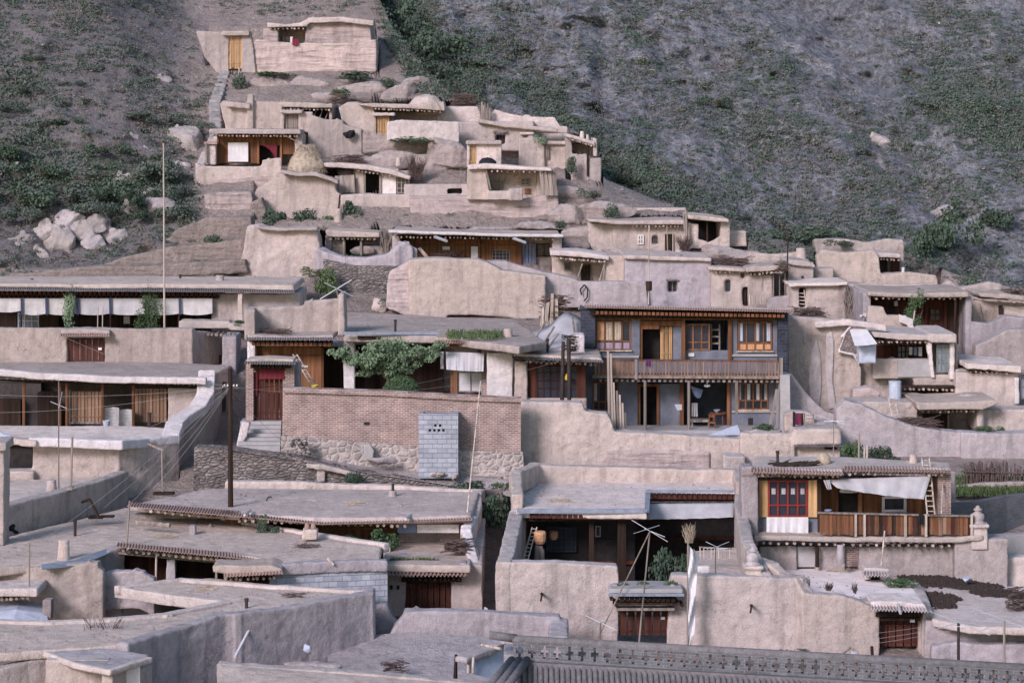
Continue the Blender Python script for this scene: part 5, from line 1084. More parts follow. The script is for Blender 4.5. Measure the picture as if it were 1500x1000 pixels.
# gate wall
pad(-70, 478, 345, 545, 131)
t = T('courtyard_wall', 'plain mud wall with a dark plank gate under a tile lintel', 'wall', 150, 545, 123)
t.mud('wall', wall_holes(MB(), -60, 481, 283, 552, 123, .6, [(98,494,153,552)]).path([(279,484,123.4),(300,486,124.6),(345,494,128)], .6, 2.6), 'mud')
t.door(98.5, 497, 152.5, 545, 123.2, 'woodr', 6, 'woodd', 1.5); t.mud('lintel', MB().prism([(89,484),(120,482),(160,484),(160,490),(89,490)], 122.6, 1.2), 'roof', .08); t.part('tile_edge', MB().corr((88,493,122.3),(161,493,122.3),(89,488.5,122.8),(160,488.5,122.8),.12,.022,.03,6), 'tile'); t.part('house_plate', bx(144,509,149,512.5,123.12,.03), 'cloth')
t.joists(302, 489, 346, 492, 124, 7, .08, .8, 'woodg'); t.win(318,520,332,533,125.4,1,(.5,),'woodd')
S('mud_pier', 'shadowed mud pier beside the narrow lane under the gate wall', 'wall', MB().box(325,492,346,560,123.6,2.), 'mudg', mud=.1)
# terrace house
pad(-70, 540, 300, 625, 127)
t = T('house', 'terrace house with a white roof rim and open wooden porch', 'house', 150, 628, 116)
t.mud('wall', MB().box(246,569,297,632,116.4,.4), 'mud'); t.mud('inner_wall', MB().box(-60,560,330,632,119.6,.4).box(-60,562,60,632,118.8,.6), 'mudshade')  # back walls coloured as if in deep porch shade
SW = [(331,533,124.5),(313,542,119),(303,549,116.2),(301,577,115.3),(290,596,114.2),(266,610,112.8),(256,621,111.6),(250,637,110.2)]
t.mud('side_wall', MB().path(SW, .7, 6.), 'mud')
t.mud('roof', MB().flat([(-60,536),(60,546),(150,550),(297,553),(334,538),(330,534),(250,530),(-60,524)], Z(552,116)-.02, .3), 'roof', .1)
t.mud('roof_rim', MB().path([(-60,538,115.3),(0,540,115.3),(60,545.5,115.3),(150,549.5,115.3),(220,551.5,115.3),(297,552.5,115.3)], .45, .32), 'white', .07, .8)
t.mud('rim_cap', MB().path([(a,b-3,c-.05) for a,b,c in SW[2:]], .82, .45), 'white', .07, .6)
t.joists(-20, 552, 294, 563, 115.7, 44, .06); t.part('beam', MB().prism([(-60,553.5),(296,565),(296,567),(-60,556)], 116.1, .15), 'woodd')
for x in (35,88,98,150.5,195.5): t.pole('post', (x,626,115.9), (x,558+x*.03,115.9), .075, 'wood')
t.door(103, 573, 149, 618, 116.5, 'woodt', 9, None, lab='pale tan boarded panel'); t.door(197.5, 569, 244, 618, 116.5, 'woodt', 9, None)
t.part('door_frame', MB().box(99,571,103,622,116.4,.2).box(103,618,149,620.5,116.4,.2), 'woodg')
t.part('storage', MB().box(-30,585,30,626,118.2,.4).box(55,575,86,626,118,.6), 'woodd')
S('corrugated_sheet', 'curled corrugated metal sheet in the terrace porch', 'metal sheet', MB().sheet([[P(153+i*42/30,597+(3 if i > 15 else 0)+(626-597)*j/28,115.9)+Vector((0,.3*abs(math.sin(i/30*6.28))+(.03 if j % 2 else 0),0)) for i in range(31)] for j in range(29)],.01), 'corr')
S('bucket', 'whitish bucket on the terrace before the corrugated sheet', 'bucket', MB().lathe((156,625,114.6),[(.13,0),(.19,.3),(.16,.3),(.12,.04)],12), 'tarp'); S('stovepipe', 'smoking stovepipe on the lower terrace roof', 'stovepipe', MB().lathe((219,628,113.4),[(.09,0),(.09,.7),(.11,.7),(.1,.75)],9), 'pipe')
# lower terrace and parapet
pad(-70, 628, 262, 700, 119)
t = T('house', 'lower terrace house with a white topped parapet', 'house', 110, 700, 107.4)
t.mud('roof', MB().flat([(-60,640),(50,641),(176,645),(262,640),(262,628),(200,624),(-60,622)], Z(640,107.4)-.35, .35), 'roofp', .1)
t.mud('wall', MB().box(47,646,174,706,107.4,1.2).path([(170,646,107.8),(200,645,108.6),(250,641,110.2)], .8, 4.5).box(-60,690,50,706,107,1).box(-60,650,50,700,110.4,.4), 'mud')
t.mud('parapet_rim', MB().path([(50,640,106.9),(110,641.5,106.9),(174,644,107),(210,641,108.8),(250,637,110)], .6, .4), 'white', .07, .7)
t.part('opening', bx(-60,648,47,690,110.3,.05), 'dark'); t.mud('eave', MB().path([(-60,638,106.8),(20,640,106.8),(50,643,106.8)], .8, .3), 'roof', .09)
S('boulder', 'dark wrapped bundle on the eave at the left edge', 'bundle', MB().rock((8,640,107.4),.45,3,(1.5,.7,.6)), 'tarp')
t = T('house', 'low roof with a sloping rim wall at the left edge', 'house', 60, 780, 99)
z0 = Z(712,103)
t.mud('roof', MB().flat([(-60,720),(0,705),(176,694),(172,700),(120,714),(60,728),(5,742),(-60,760)], z0-.25, .4), 'roofp', .09)
t.mud('wall', MB().path([Pz(5,738,z0),Pz(40,729,z0),Pz(80,719,z0),Pz(130,706,z0),Pz(176,690,z0)], .6, 3.2), 'mud'); t.mud('pillar', MB().box(-12,652,5,800,95.6,1.2).box(-14,648,8,660,95.4,1.6), 'mud', .08, label='narrow pillar with a whitish cap')
chimney(68, 702, 83, 718, 102.4, 'small square mud chimney on the low roof at the left'); antenna(86, 718, 102.6, 86, 558, [(-12,30,12,40),(0,40,5,16)], 'tall thin aerial pole on the low roof at the left', .03, armr=.014)
t = T('post', 'stick in a stone pile on the low roof at the left', 'post', 104, 716, 102); t.pole('stick', (104,716,102), (106,640,102), .045, 'woodg'); t.part('stone_pile', MB().rock((101,716,102),.2,1).rock((108,716,102.1),.22,2), 'rock')
for k, (a_, b_, c_) in enumerate((((120,735,98.5),(131,731,98.2),(145,758,98)),)):
    S('pole', 'bent dark stick leaning on the sloping rim wall', 'pole', MB().line([a_, b_, c_], .06), 'woodd')
S('sack', 'dark bundle at the foot of the pillar at the left edge', 'sack', MB().rock((16,772,97),.32,7,(.9,.8,.9)).rock((24,778,97),.2,8), 'black', mud=.06)
S('pole', 'T shaped pale pole standing on the lane side of the parapet', 'pole', MB().tube((238,723,104),(237,655,104),.035).tube((217,650,104.4),(240,660,103.8),.05), 'woodg')
S('roof_tile', 'dark flat slab at the foot of the T shaped pole', 'slab', bx(224,722,254,725,103.6,.5), 'woodd')
# ================================================================== brick house in the centre
pad(360, 436, 760, 575, 126)
ZR = Z(489, 118)
t = T('house', 'courtyard house with orange wood wall behind the red brick wall', 'house', 560, 575, 117)
t.mud('roof', MB().flat([(503,490),(640,492),(760,508),(800,500),(752,468),(655,464),(560,459),(503,456)], ZR-.05, .35).prism([(362,490),(420,492),(488,491),(490,498),(362,498)],117.4,4), 'roof', .1)
t.part('tile_edge', MB().corr((361,498,117),(490,498,117),(361,492,117.8),(490,492,117.8),.12,.022,.03,6), 'tileg'); t.joists(368,503,486,504,117.4,17,.085,1.2,'wood',True)
t.part('panel', MB().box(374,508,472,575,118.9,.12), 'woodo'); t.part('rail', MB().box(374,519,472,521,118.82,.08).box(374,507,488,509,118.8,.15), 'wood'); t.part('post', bx(470,507,474,575,118.8,.15), 'wood')
t.mud('wall', MB().box(362,500,374,575,118.2,4).box(366,500,700,575,122.6,.4).box(503,500,520,575,119.4,.35).box(752,505,760,575,118,4), 'white', .08, label='whitewashed column and inner wall')
t.part('porch_wall', MB().box(521,505,650,575,121.8,.1).box(474,508,503,575,121.2,.1), 'woodd'); t.part('tin_edge', MB().box(502,486,645,490,117.6,.1), 'tin'); t.joists(524,494,640,497,117.9,26,.075,.7,'woodd',True)
t.part('beam', bx(503,490.5,645,493.5,118.2,.14), 'woodd')
# awning bay
t.mud('roof', bx(638,494,712,500,115.9,4.5), 'roof', .09); t.part('tile_edge', MB().corr((637,503,115.6),(712,503,115.6),(637,498,116.2),(712,498,116.2),.12,.022,.03,6),'tile'); t.joists(650,506,704,507,116,10,.08,.8,'wood',True)
t.part('post', MB().box(660,543,665,578,116.6,.15).box(665.6,543,670,578,116.62,.12), 'woodo'); t.win(670,544,709,574,116.7,2,(),'woodg','cloth'); t.part('pier', bx(705,512,714,590,116.2,.5), 'brick')
t.mud('end_wall', MB().box(713,516,751,592,115.4,1.4), 'white', .08); t.mud('wall_cap', MB().prism([(699,502),(724,505),(749,510),(749,516),(722,515),(699,510)],115,2.4), 'roof', .08)
S('awning', 'grey white awning over the window right of the leafy tree', 'awning', cloth(0,0,0,0,0,.02,.05,pts=[(653,515,115.8),(709,517,115.8),(708,544,115.2),(654,541,115.2)]), 'clothg', group=None)
S('cloth','narrow white cloth hanging left of the grey white awning','cloth',cloth(645,515,650,540,115.9,0,.05,6,8),'clothg')
chimney(737, 481, 752, 516, 117, 'thick mud chimney above the whitewashed end wall', 'mudp')
S('grass_strip', 'strip of grass growing on the roof left of the thick chimney', 'grass', MB(), 'grass', P(690,494,118)) if False else None
gq = []; rr = np.random.default_rng(14)
for k in range(900):
    x = rr.uniform(655,736); y = rr.uniform(487,497); p = np.array(Pz(x,y,ZR+.02)); h = rr.uniform(.08,.25); a = rr.uniform(0,6.28); e = np.array([math.cos(a),math.sin(a),0])*.03; tip = p+np.array([rr.normal()*.06,rr.normal()*.06,h]); gq += [p-e,p+e,tip+e*.3,tip-e*.3]
for k in range(700):
    x = rr.uniform(572,640); y = rr.uniform(825,829); p = np.array(P(x,y,96.3)); h = rr.uniform(.1,.3); a = rr.uniform(0,6.28); e = np.array([math.cos(a),math.sin(a),0])*.03; tip = p+np.array([rr.normal()*.06,rr.normal()*.06,h]); gq += [p-e,p+e,tip+e*.3,tip-e*.3]
o = bpy.data.objects.new('roof_grass', quads('roof_grass', np.array(gq), 'grass')); COL.objects.link(o); o['kind'] = 'stuff'
S('mud_wall', 'L shaped mud parapet on the roof left of the leafy tree', 'wall', MB().path([(367,449,120),(400,448,120),(448,447,120),(452,440,120),(497,437,120)], .5, 1.6).path([(366,450,120),(366,452,118)], .5, 1.5).prism([(495,432),(504,430),(505,492),(495,492)], 118.6, 1.6), 'mud', mud=.09)
S('brushwood','small dark brush pile in the corner of the L shaped parapet','brushwood',twigs(405,492,118.6,44,10,110,71,.02,flat=True),'twig')
flue(579, 468, 485, 119.5, 'stovepipe on the roof behind the leafy tree')
t = T('tree', 'spreading pale leaved tree inside the brick courtyard', 'tree', 570, 575, 115.2)
t.part('trunk', MB().line([(572,590,115.2),(570,562,115.2),(566,548,115.2)], .07).tube((568,556,115.2),(520,512,115.1),.045,.02).tube((570,552,115.2),(618,518,115),.045,.02).tube((568,552,115.2),(566,512,115.2),.05,.02), 'twig')
r = np.random.default_rng(8); lobes = [(498,517,8),(512,524,10),(524,533,11),(535,528,12),(548,518,15),(566,512,16),(560,530,16),(580,525,16),(596,514,15),(602,530,14),(548,540,12),(590,540,12),(618,524,10),(630,514,9),(640,508,7),(535,546,8),(572,545,12),(508,512,6)]
Q = []
for k, (x, y, s) in enumerate(lobes):
    q = leafcloud(620, 200+k, .11*13/max(s,8), 7, (1.25,1,.8), .0)*np.array([s,s*.8,s])*115.2/F*1.5; Q.append(q+np.array(P(x,y+s*.55,115.1+r.normal()*.35)-t.loc))
me = quads('crown', np.concatenate(Q), 'leafp'); o = bpy.data.objects.new('crown', me); COL.objects.link(o); o.parent = t.o
t = T('shrub', 'clipped round dark bush under the spreading pale tree', 'shrub', 588, 580, 113.6)
rr = np.random.default_rng(3); n = 5200; d = rr.normal(size=(n,3)); d[:,2] = np.abs(d[:,2]); d /= np.linalg.norm(d,axis=1)[:,None]; c = d*np.array([.92,.9,.95])*rr.uniform(.82,1.02,(n,1)); a = np.cross(d, rr.normal(size=(n,3))); a /= np.linalg.norm(a,axis=1)[:,None]; b = np.cross(d,a)*.6+d*.5; s = .04
me = quads('foliage', np.stack([c-a*s,c-b*s,c+a*s,c+b*s],1).reshape(-1,3), 'leaf'); o = bpy.data.objects.new('foliage', me); COL.objects.link(o); o.parent = t.o; t.part('stem', MB().tube(t.loc+Vector((0,0,-.4)),t.loc+Vector((0,0,.5)),.06), 'twig')
ladder(460, 566, 114.6, 432, 519, 116.6, 6, 9, 'pale ladder leaning on the orange wood wall', 'woodp', .03); S('plank','pale board across the leaning ladder','plank',MB().tube((432,535,115.6),(452,537,115.2),.05),'woodp'); S('basin', 'yellow basin at the foot of the pale ladder', 'basin', MB().lathe((461,567,110.4),[(.12,0),(.17,.1),(.15,.1),(.1,.03)],12), 'yellow')
# brick wall, gate, block hut
t = T('courtyard_wall', 'long red brick wall on a rubble stone base', 'wall', 590, 690, 109.6)
t.part('wall', MB().prism([(415,574),(560,579),(690,587),(763,589),(763,664),(690,662),(560,652),(413,640)], 109.7, .35), 'brick'); t.part('coping', MB().prism([(415,568),(560,572.5),(690,580),(764,583),(764,589),(690,587),(560,579),(415,575)], 109.55, .6), 'brick')
t.part('base', MB().prism([(412,638),(560,650),(690,660),(766,662),(768,705),(690,704),(560,690),(411,668)], 109.55, .6), 'rubble')
t.part('vent', bx(533,618,541,622,109.66,.06), 'dark')
t = T('hut', 'grey concrete block hut with a triangle of vent holes', 'hut', 645, 692, 107.4)
mb = MB(); h = [(636,621,639.5,625),(643,621,646.5,625)]+[(628+i*6.6,628,631.5+i*6.6,632) for i in range(4)]
wall_holes(mb, 613, 606, 671, 700, 108.5, .2, h, 0); a = P(613,700,108.5); b = P(671,606,108.5); mb.wb(a.x,108.7,a.z,a.x+.2,109.6,b.z).wb(b.x-.2,108.7,a.z,b.x,109.6,b.z); t.part('wall', mb, 'block'); t.part('roof', bx(613.5,607,670.5,609,108.7,.85), 'block'); t.part('inner_wall', bx(614,611,670,696,109.3,.1), 'dark')
t.mud('base', MB().rock((640,696,108.4),.45,5,(1.9,.4,.45)).rock((665,698,108.4),.3,6), 'rubble', .08)
S('slab', 'blue grey stone slab leaning on the base of the brick wall', 'slab', MB().prism([(534,650),(543,650),(549,660),(547,676),(533,675)], 109, .3), 'concrete', mud=.06); S('mud_ramp', 'dark earth heap against the base of the brick wall', 'mound', MB().rock((560,676,108.8),.6,9,(1.4,.5,.45)), 'mudd', mud=.08)
t = T('rock_pile', 'heap of dark stones at the left end of the brick wall', 'rock pile', 436, 664, 108.6)
r = random.Random(9)
for k in range(46):
    u = r.random()**.8; a = r.uniform(0,6.28); x = 437+(1-u*.55)*17*math.cos(a); y = 663-u*24+4*r.random()
    t.part('rock', MB().rock((x,y,108.7-.5*(1-u)*math.sin(a)*-1), r.uniform(.09,.2), k, (1.2,1,.9), 1), 'stone' if k % 3 else 'rock')
t = T('gate', 'brick pillared gate with a red banner above dark doors', 'gate', 392, 617, 112)
t.part('pillar', bx(360,532,371,622,112.2,.5), 'brick'); t.part('pillar', bx(418,534,431,576,112.2,.5), 'brick'); t.part('pillar', bx(414,552,426,622,112.25,.4), 'brick')
t.mud('roof', MB().prism([(360,526),(395,525),(431,527),(431,531),(360,530)],111.5,1.5), 'roof', .07); t.part('tile_edge', MB().corr((358,533,111.2),(433,534,111.2),(359,528,111.8),(431,528,111.8),.12,.022,.03,6),'tileg'); t.joists(366,536.5,426,537,111.6,10,.07,.7,'woodd',True)
t.part('lintel', bx(371,537,418,543,112.2,.3), 'woodr'); t.door(372,556,416,616,112.5,'woodr',6,'woodd',2); t.part('banner', cloth(380,541,417,555,112.15,0,.02,12,5), 'redcloth'); t.part('couplet', bx(372,545,377,580,112.4,.03), 'redcloth')
S('mud_pier','plastered pier right of the brick pillared gate','wall',MB().box(428,530,440,574,113,.6),'plaster',mud=.08)
st = MB()
for k in range(7):
    y = 617+k*6; st.box(352-k*.6, y, 412-k*.3, y+10, 112.1-k*.42, 1.2)
structure('steps', st, 'concrete')
S('mud_wall','pale sloping ramp beside the gate steps','wall',MB().prism([(355,618),(367,619),(362,640),(352,656),(346,654)],110.2,.5),'plaster',mud=.08)
# lane, retaining wall
structure('path', MB().add([P(330,655,110.4),P(420,660,110),P(520,680,109.6),P(640,694,109.5),P(770,704,109.3),P(790,735,107.4),P(720,722,108.3),P(640,708,108.4),P(560,696,108.4),P(470,680,108.4),P(330,658,108.4)],[(0,1,9,10),(1,2,8,9),(2,3,7,8),(3,4,5,6,7)]), 'earth', mud=0)
S('stone_wall', 'dark dry stone retaining wall under the lane', 'wall', MB().prism([(284,655),(330,656),(440,670),(470,678),(560,694),(640,706),(720,716),(724,770),(560,745),(284,720)], 108.5, 1.2), 'stone', mud=.11, amp=1.2)
S('ledge','ragged pale mud ledge on the dark retaining wall','ledge',MB().path([(455,678,108.4),(480,681,108.4),(520,690,108.4)],.5,.2).box(463,684,476,704,108.3,.4),'mud',mud=.08,amp=1.6)
shrub(518, 708, 107.9, 28, 22, 'dark bush hanging over the retaining wall', 'leafd', n=1300); shrub(690, 726, 107.2, 60, 22, 'row of weeds on the lane above the dark alley', 'leafd', n=1300); shrub(722, 770, 104.2, 50, 60, 'dark bushes at the top of the dark alley', 'leafd', n=1300); shrub(738, 716, 106, 36, 12, 'thin weeds beside the lane bend', 'leaf')

# ================================================================== lower left houses
ZG = Z(745, 100.5)
t = T('house', 'large flat roofed house with a brown tile eave and back parapet', 'house', 480, 800, 101)
t.mud('roof', MB().flat([(188,738),(330,750),(470,758),(600,757),(690,754),(703,720),(560,716),(340,714),(300,716)], ZG, .3), 'roof', .1)
t.mud('parapet', MB().path([(338,704,107.4),(400,703.5,107.4),(470,706,107.2),(560,710,107),(640,713,106.8),(702,717,106.6)], .5, .8).path([(698,717,106.6),(697,738,102.5),(690,760,99.6),(684,775,98.5),(690,800,97.4),(696,822,96.6)], .5, 1.6), 'mudp', .09)
t.mud('parapet_cap', MB().path([(690,757,99.4),(683,772,98.3),(689,800,97.2),(695,823,96.4)], .4, .22), 'white', .07, .6)
t.part('tile_edge', MB().corr((186,742,99.5),(470,768,97.9),(190,736,101),(474,759,99.4),.12,.022,.03,6), 'tile'); t.part('tile_edge', MB().corr((470,768,97.9),(692,762,98.4),(474,759,99.4),(692,754,99.8),.12,.022,.03,6), 'tile')
t.joists(215,747,330,758,99.4,10,.07); t.joists(345,762,600,770,98.6,24,.07,1.2,'jo',False,98.3)
t.part('panel', MB().box(330,758,430,800,100.6,.1).box(445,764,580,800,100.3,.1), 'wood'); t.part('doorway', MB().box(395,764,446,800,100.5,.12), 'woodd'); t.part('rail', MB().box(445,773,580,775,100.2,.1).box(330,770,430,772,100.5,.1), 'woodo')
t.mud('wall', MB().box(195,752,340,800,102,.5).box(582,762,700,800,100.4,.5), 'mud'); t.part('white_panel', bx(611,768,672,780,99.2,.1), 'white'); t.part('blue_panel', bx(582,768,610,780,99.25,.1), 'bluecloth')
chimney(569, 718, 582, 735, 103.6, 'round mud chimney with a pipe on the large flat roof', 'mud', (575.5,708,.06), group=None)
S('roof_tile', 'curved dark iron hook lying on the large flat roof', 'hook', MB().line([P(396,733,102.6)+Vector((.16*math.cos(a),0,.16*math.sin(a))) for a in [1.2+i*.5 for i in range(8)]], .03), 'pipe'); S('plank','small pale board on the left of the large flat roof','plank',MB().tube((352,724,104),(360,726,103.8),.05),'woodg')
for k, x in enumerate((362,598)): S('gutter_spout', ['grey metal spout at the left of the tile eave beside the pole','grey metal spout above the blue panel of the tile eave'][k], 'spout', MB().tube((x+5,747+k*6,99.4),(x-4,754+k*6,97.4),.06), 'metal', group='spouts on the brown tile eave')
for k, (x, y, w_, h_) in enumerate([(384,788,26,36),(402,792,24,22),(430,800,30,22),(470,806,60,24),(520,808,50,24),(555,806,44,34),(490,806,30,24)]):
    shrub(x, y, 98.6-.05*k, w_, h_, ['tall climbing bush at the left of the sunken courtyard','bush beside the tall climbing bush','low courtyard bush left of the two pots','low bush behind the courtyard rim, third from right','low bush behind the courtyard rim, second from right','bushy shrub at the right end of the sunken courtyard','yellowish low bush in the middle of the courtyard'][k], 'leafd' if k < 3 else 'leaf', group='bushes in the sunken courtyard', n=1300)
# the wide roof in front of the sunken courtyard
ZW = Z(800, 95.4)
t = T('house', 'wide flat roofed house with joists over a dark sunken porch', 'house', 300, 860, 94)
t.mud('roof', MB().flat([(-60,838),(50,826),(112,820),(172,798),(270,806),(372,816),(410,824),(556,818),(560,797),(440,778),(330,757),(230,745),(182,742),(165,748),(-60,802)], ZW, .32), 'roof', .1)
t.mud('roof_rim', MB().path([Pz(330,757,ZW+.12),Pz(440,776,ZW+.12),Pz(562,794,ZW+.12)], .35, .35), 'roofp', .08); t.part('tile_edge', MB().corr((170,801,93.9),(374,820,92.9),(172,795,94.9),(374,813,93.9),.12,.022,.03,6), 'tile')
t.joists(176,805,372,824,94.4,20,.075,1.2,'jo',False,93.2); t.part('beam', MB().prism([(150,806),(374,827),(374,830),(150,809)],94.6,.15), 'woodg')
t.part('panel', MB().box(146,812,246,870,96.4,.1), 'woodr'); t.part('panel', bx(256,822,375,870,97.4,.1), 'woodd'); t.mud('pillar', bx(243,818,257,870,94.7,.4), 'plaster', .07); t.pole('post', (228,862,94.2),(229,812,94.4),.04,'woodp'); t.pole('post', (317,862,94),(317,826,94.1),.05,'woodg')
t.mud('wall', MB().box(60,826,148,880,95.4,.4).path([(172,800,95),(112,822,93),(45,831,92)],.5,2), 'mudg', .1)
t.part('tin_edge', MB().sheet([[Pz(60,826,ZW+.05),Pz(112,819,ZW+.05),Pz(172,797,ZW+.05)],[Pz(62,833,ZW-.02),Pz(118,827,ZW-.02),Pz(176,803,ZW-.02)]],.03), 'tin')
t = T('roof_pot', 'mud plinth with two clay pots on the courtyard rim', 'pots', 453, 786, 96.6); t.mud('plinth', bx(442,775,464,790,96.4,.6), 'mudp', .07)
for x in (450,459): t.part('pot', MB().lathe((x,775,96.7),[(.09,0),(.11,.08),(.08,.24),(.1,.28),(.07,.27)],10), 'tile')
S('post','small mud block on the courtyard rim beside the pole','block',bx(276,770,286,786,98,.4),'mudg',mud=.07,amp=.4)
flue(110, 762, 780, 97.8, 'stovepipe on the left of the wide flat roof')
S('post','thin leaning stick standing on the wide flat roof edge','pole',MB().tube((186,796,95.2),(190,733,95.2),.04),'woodg'); S('beam','long grey beam lying across the wide flat roof','beam',MB().tube((198,765,98.6),(249,769,98),.09),'woodg'); S('board','dark boards lying on the roof left of the long beam','boards',MB().box(129,757,150,760,100,.5).box(146,756,166,758,100.2,.4),'woodd')
chimney(84, 790, 103, 828, 92.4, 'tall round mud chimney at the lower left', 'mudp'); S('post','thin pale pole on the wall right of the left edge','pole',MB().tube((43,880,90),(43,795,90),.035),'woodg')
S('mud_wall', 'rounded mud wall behind the tall round chimney', 'wall', MB().path([(-60,832,91.8),(20,829,91.8),(110,824,91.8),(138,822,91.8),(146,830,91.8)], .6, 2.2), 'mud', mud=.09); S('mud_wall', 'low scalloped wall before the dark sunken porch', 'wall', MB().path([(148,840,92.6),(165,836,92.6),(205,835,92.6),(220,842,92.6)], .5, 1.4), 'mudg', mud=.09)
t = T('gate', 'side gate with a slanting tiled lintel by the blue block wall', 'gate', 362, 862, 91.8)
t.mud('lintel', MB().prism([(310,829),(360,828),(398,826),(414,832),(413,838),(330,842),(311,838)],91,1.4), 'roof', .08); t.part('tile_edge', MB().corr((328,845,90.8),(414,840,90.8),(328,838,91.2),(413,833,91.2),.12,.022,.03,6),'tile'); t.joists(334,848,406,845,91.2,9,.06); t.part('panel', bx(338,846,402,880,92.2,.1),'woodr'); t.pole('post',(331,870,91.3),(331,840,91.3),.08,'woodg')
S('block_wall', 'blue grey concrete block wall topped with rough mud', 'wall', MB().path([Pz(402,826,ZW-.06)-Vector((0,.1,0)),Pz(560,820,ZW-.06)-Vector((0,.1,0))],.35,2.8), 'block'); S('ledge', 'rough mud capping over the blue grey block wall', 'ledge', MB().path([Pz(402,824,ZW+.02)-Vector((0,.12,0)),Pz(480,820,ZW+.02)-Vector((0,.12,0)),Pz(560,818,ZW+.02)-Vector((0,.12,0))],.45,.42), 'mudg', mud=.07, amp=1.2)
S('board','whitish board hanging from the block wall capping','plank',MB().prism([(478,818),(481,816),(490,826),(487,828)],91.9,.05),'woodp')
# gatehouse
ZT = Z(812, 97.4)
t = T('gatehouse', 'gatehouse with a tiled lintel and double plank doors', 'gatehouse', 627, 893, 96)
t.mud('roof', MB().flat([(562,826),(690,828),(693,780),(600,772),(575,778),(563,800)], ZT, .3), 'roof', .1); t.mud('rim', MB().path([Pz(566,800,ZT+.2),Pz(572,780,ZT+.2),Pz(582,772,ZT+.2)],.3,.5), 'roofp', .07)
t.mud('wall', MB().prism([(560,842),(596,842),(594,905),(548,905)],96,.6).prism([(660,838),(696,826),(697,905),(661,905)],96,.7).path([(697,826,96.2),(700,790,99),(703,760,103)],.5,4), 'mud')
t.part('tile_edge', MB().corr((556,843,95),(684,843,95),(560,829,96.2),(682,829,96.2),.15,.045,.03,6), 'tile'); t.joists(590,847,676,847,95.4,12,.06,.8,'woodd'); t.part('beam', bx(588,848,676,852,95.6,.3), 'woodd')
t.mud('lintel_end', bx(557,822,565,836,95.4,.7).box(674,824,684,838,95.4,.7), 'mudg', .07, .5); t.door(592,855,661,900,96.2,'woodr',8,'woodd',2.5); t.part('vent', bx(571,857,575,863,95.94,.06).box(581,857,585,863,95.94,.06), 'dark')
S('firewood', 'small stack of firewood on the gatehouse roof', 'firewood', twigs(672,806,97.2,44,16,90,81,.035,flat=True), 'twig'); S('cloth','salmon coloured cloths on the gatehouse roof','cloth',MB().rock((595,774,99.6),.16,2,(1.2,.8,.8)).rock((600,777,99.4),.12,3,(1.2,.8,.8)),'basket'); S('cloth', 'dark blue rags on the gatehouse roof ledge', 'rags', MB().rock((590,812,97.6),.2,4,(1.6,1,.5)), 'bluecloth')
S('bundle', 'pale blue and white bundle at the mouth of the dark alley', 'bundle', MB().rock((712,896,96),.18,5,(1.1,.8,1.3)), 'tarp')
# ================================================================== courtyard house right of the alley
pad(736, 680, 1120, 860, 112)
ZH = Z(745, 101)
t = T('house', 'courtyard house with a stepped flat roof right of the dark alley', 'house', 915, 850, 102)
t.mud('roof', MB().flat([(756,748),(948,750),(947,719),(1086,720),(1086,704),(775,702),(756,720)], ZH, .3), 'roofp', .1)
t.mud('parapet', MB().path([(755,690,104.4),(783,679,108.2),(840,682,108.4),(960,684,108.4),(1082,687,108.4)], .55, .9).path([(1082,688,108.4),(1086,704,105)],.5,1).path([(755,690,104.4),(757,722,101.4)],.5,1), 'mudp', .09)
t.mud('wall', MB().path([(756,748,101),(752,765,98.5),(748,790,95.6),(744,806,93.6),(738,820,92.2)], .6, 4).path([(1084,724,104),(1088,760,98.5),(1096,792,95),(1120,836,92.6)], .5, 4).box(756,750,1090,860,110,.4).box(750,745,770,830,101,8.6), 'mud', .09)
t.part('tin_edge', MB().box(757,745,948,751.5,100.1,.06).add(*(lambda a: (a, [(0,1,2,3)]))([Pz(946,717,ZH+.04),Pz(953,716,ZH+.04),Pz(951,750,ZH+.04),Pz(944,750,ZH+.04)])).box(946,717.5,1086,721.5,104.9,.06), 'tin')
t.joists(775,755,935,758,100.3,20,.09,.8,'woodr',True); t.joists(955,727,1080,728,105.1,17,.09,.8,'woodr',True); t.part('beam', bx(770,760,945,763,100.6,.2), 'woodd'); t.part('beam', bx(950,731,1084,734,105.3,.2), 'woodd')
t.part('panel', bx(772,760,930,850,103.4,.1), 'dark'); t.part('panel', bx(930,736,1086,850,107.4,.1), 'dark'); t.part('sill', MB().box(905,787,1085,791,107.2,.15).box(860,821,930,826,103.2,.2), 'woodr')  # panels painted near black for the shade of the courtyard porch
f = t.win(800,772,844,808,103.2,6,(.2,.4,.6,.8),'bluedark','pane',.7); f['label'] = 'pale blue lattice window'; t.win(872,770,880,786,103.2,1,(),'concrete'); t.part('doorway', bx(875,790,905,850,103.3,.05), 'dark')
t.part('post', bx(863,760,870,830,101,.22), 'woodd'); t.part('post', bx(905,751,917,862,100.8,.3), 'woodd'); t.part('post', bx(1080,728,1086,810,105.2,.25), 'woodd')
S('awning', 'grey rolled awning under the right eave of the courtyard house', 'awning', cloth(0,0,0,0,0,.02,.08,24,8,pts=[(948,737,104.7),(1076,736,104.7),(1074,757,103.9),(946,760,103.9)]), 'clothg', smooth=True)
ladder(769, 822, 98.6, 783, 772, 99.6, 7, 9, 'ladder leaning in the left corner of the courtyard', 'woodp', .028); t = T('basket', 'orange wicker basket hung upside down in the courtyard corner', 'basket', 791, 796, 99); t.part('bowl', MB().lathe((791,796,99),[(.17,0),(.23,.12),(.25,.42),(.22,.5),(.02,.5)],12),'basket'); S('plank','pale planks leaning under the wicker basket','plank',MB().prism([(793,804),(797,804),(798,824),(791,824)],98.6,.05).prism([(784,798),(795,800),(793,824),(782,824)],98.8,.06),'woodg')
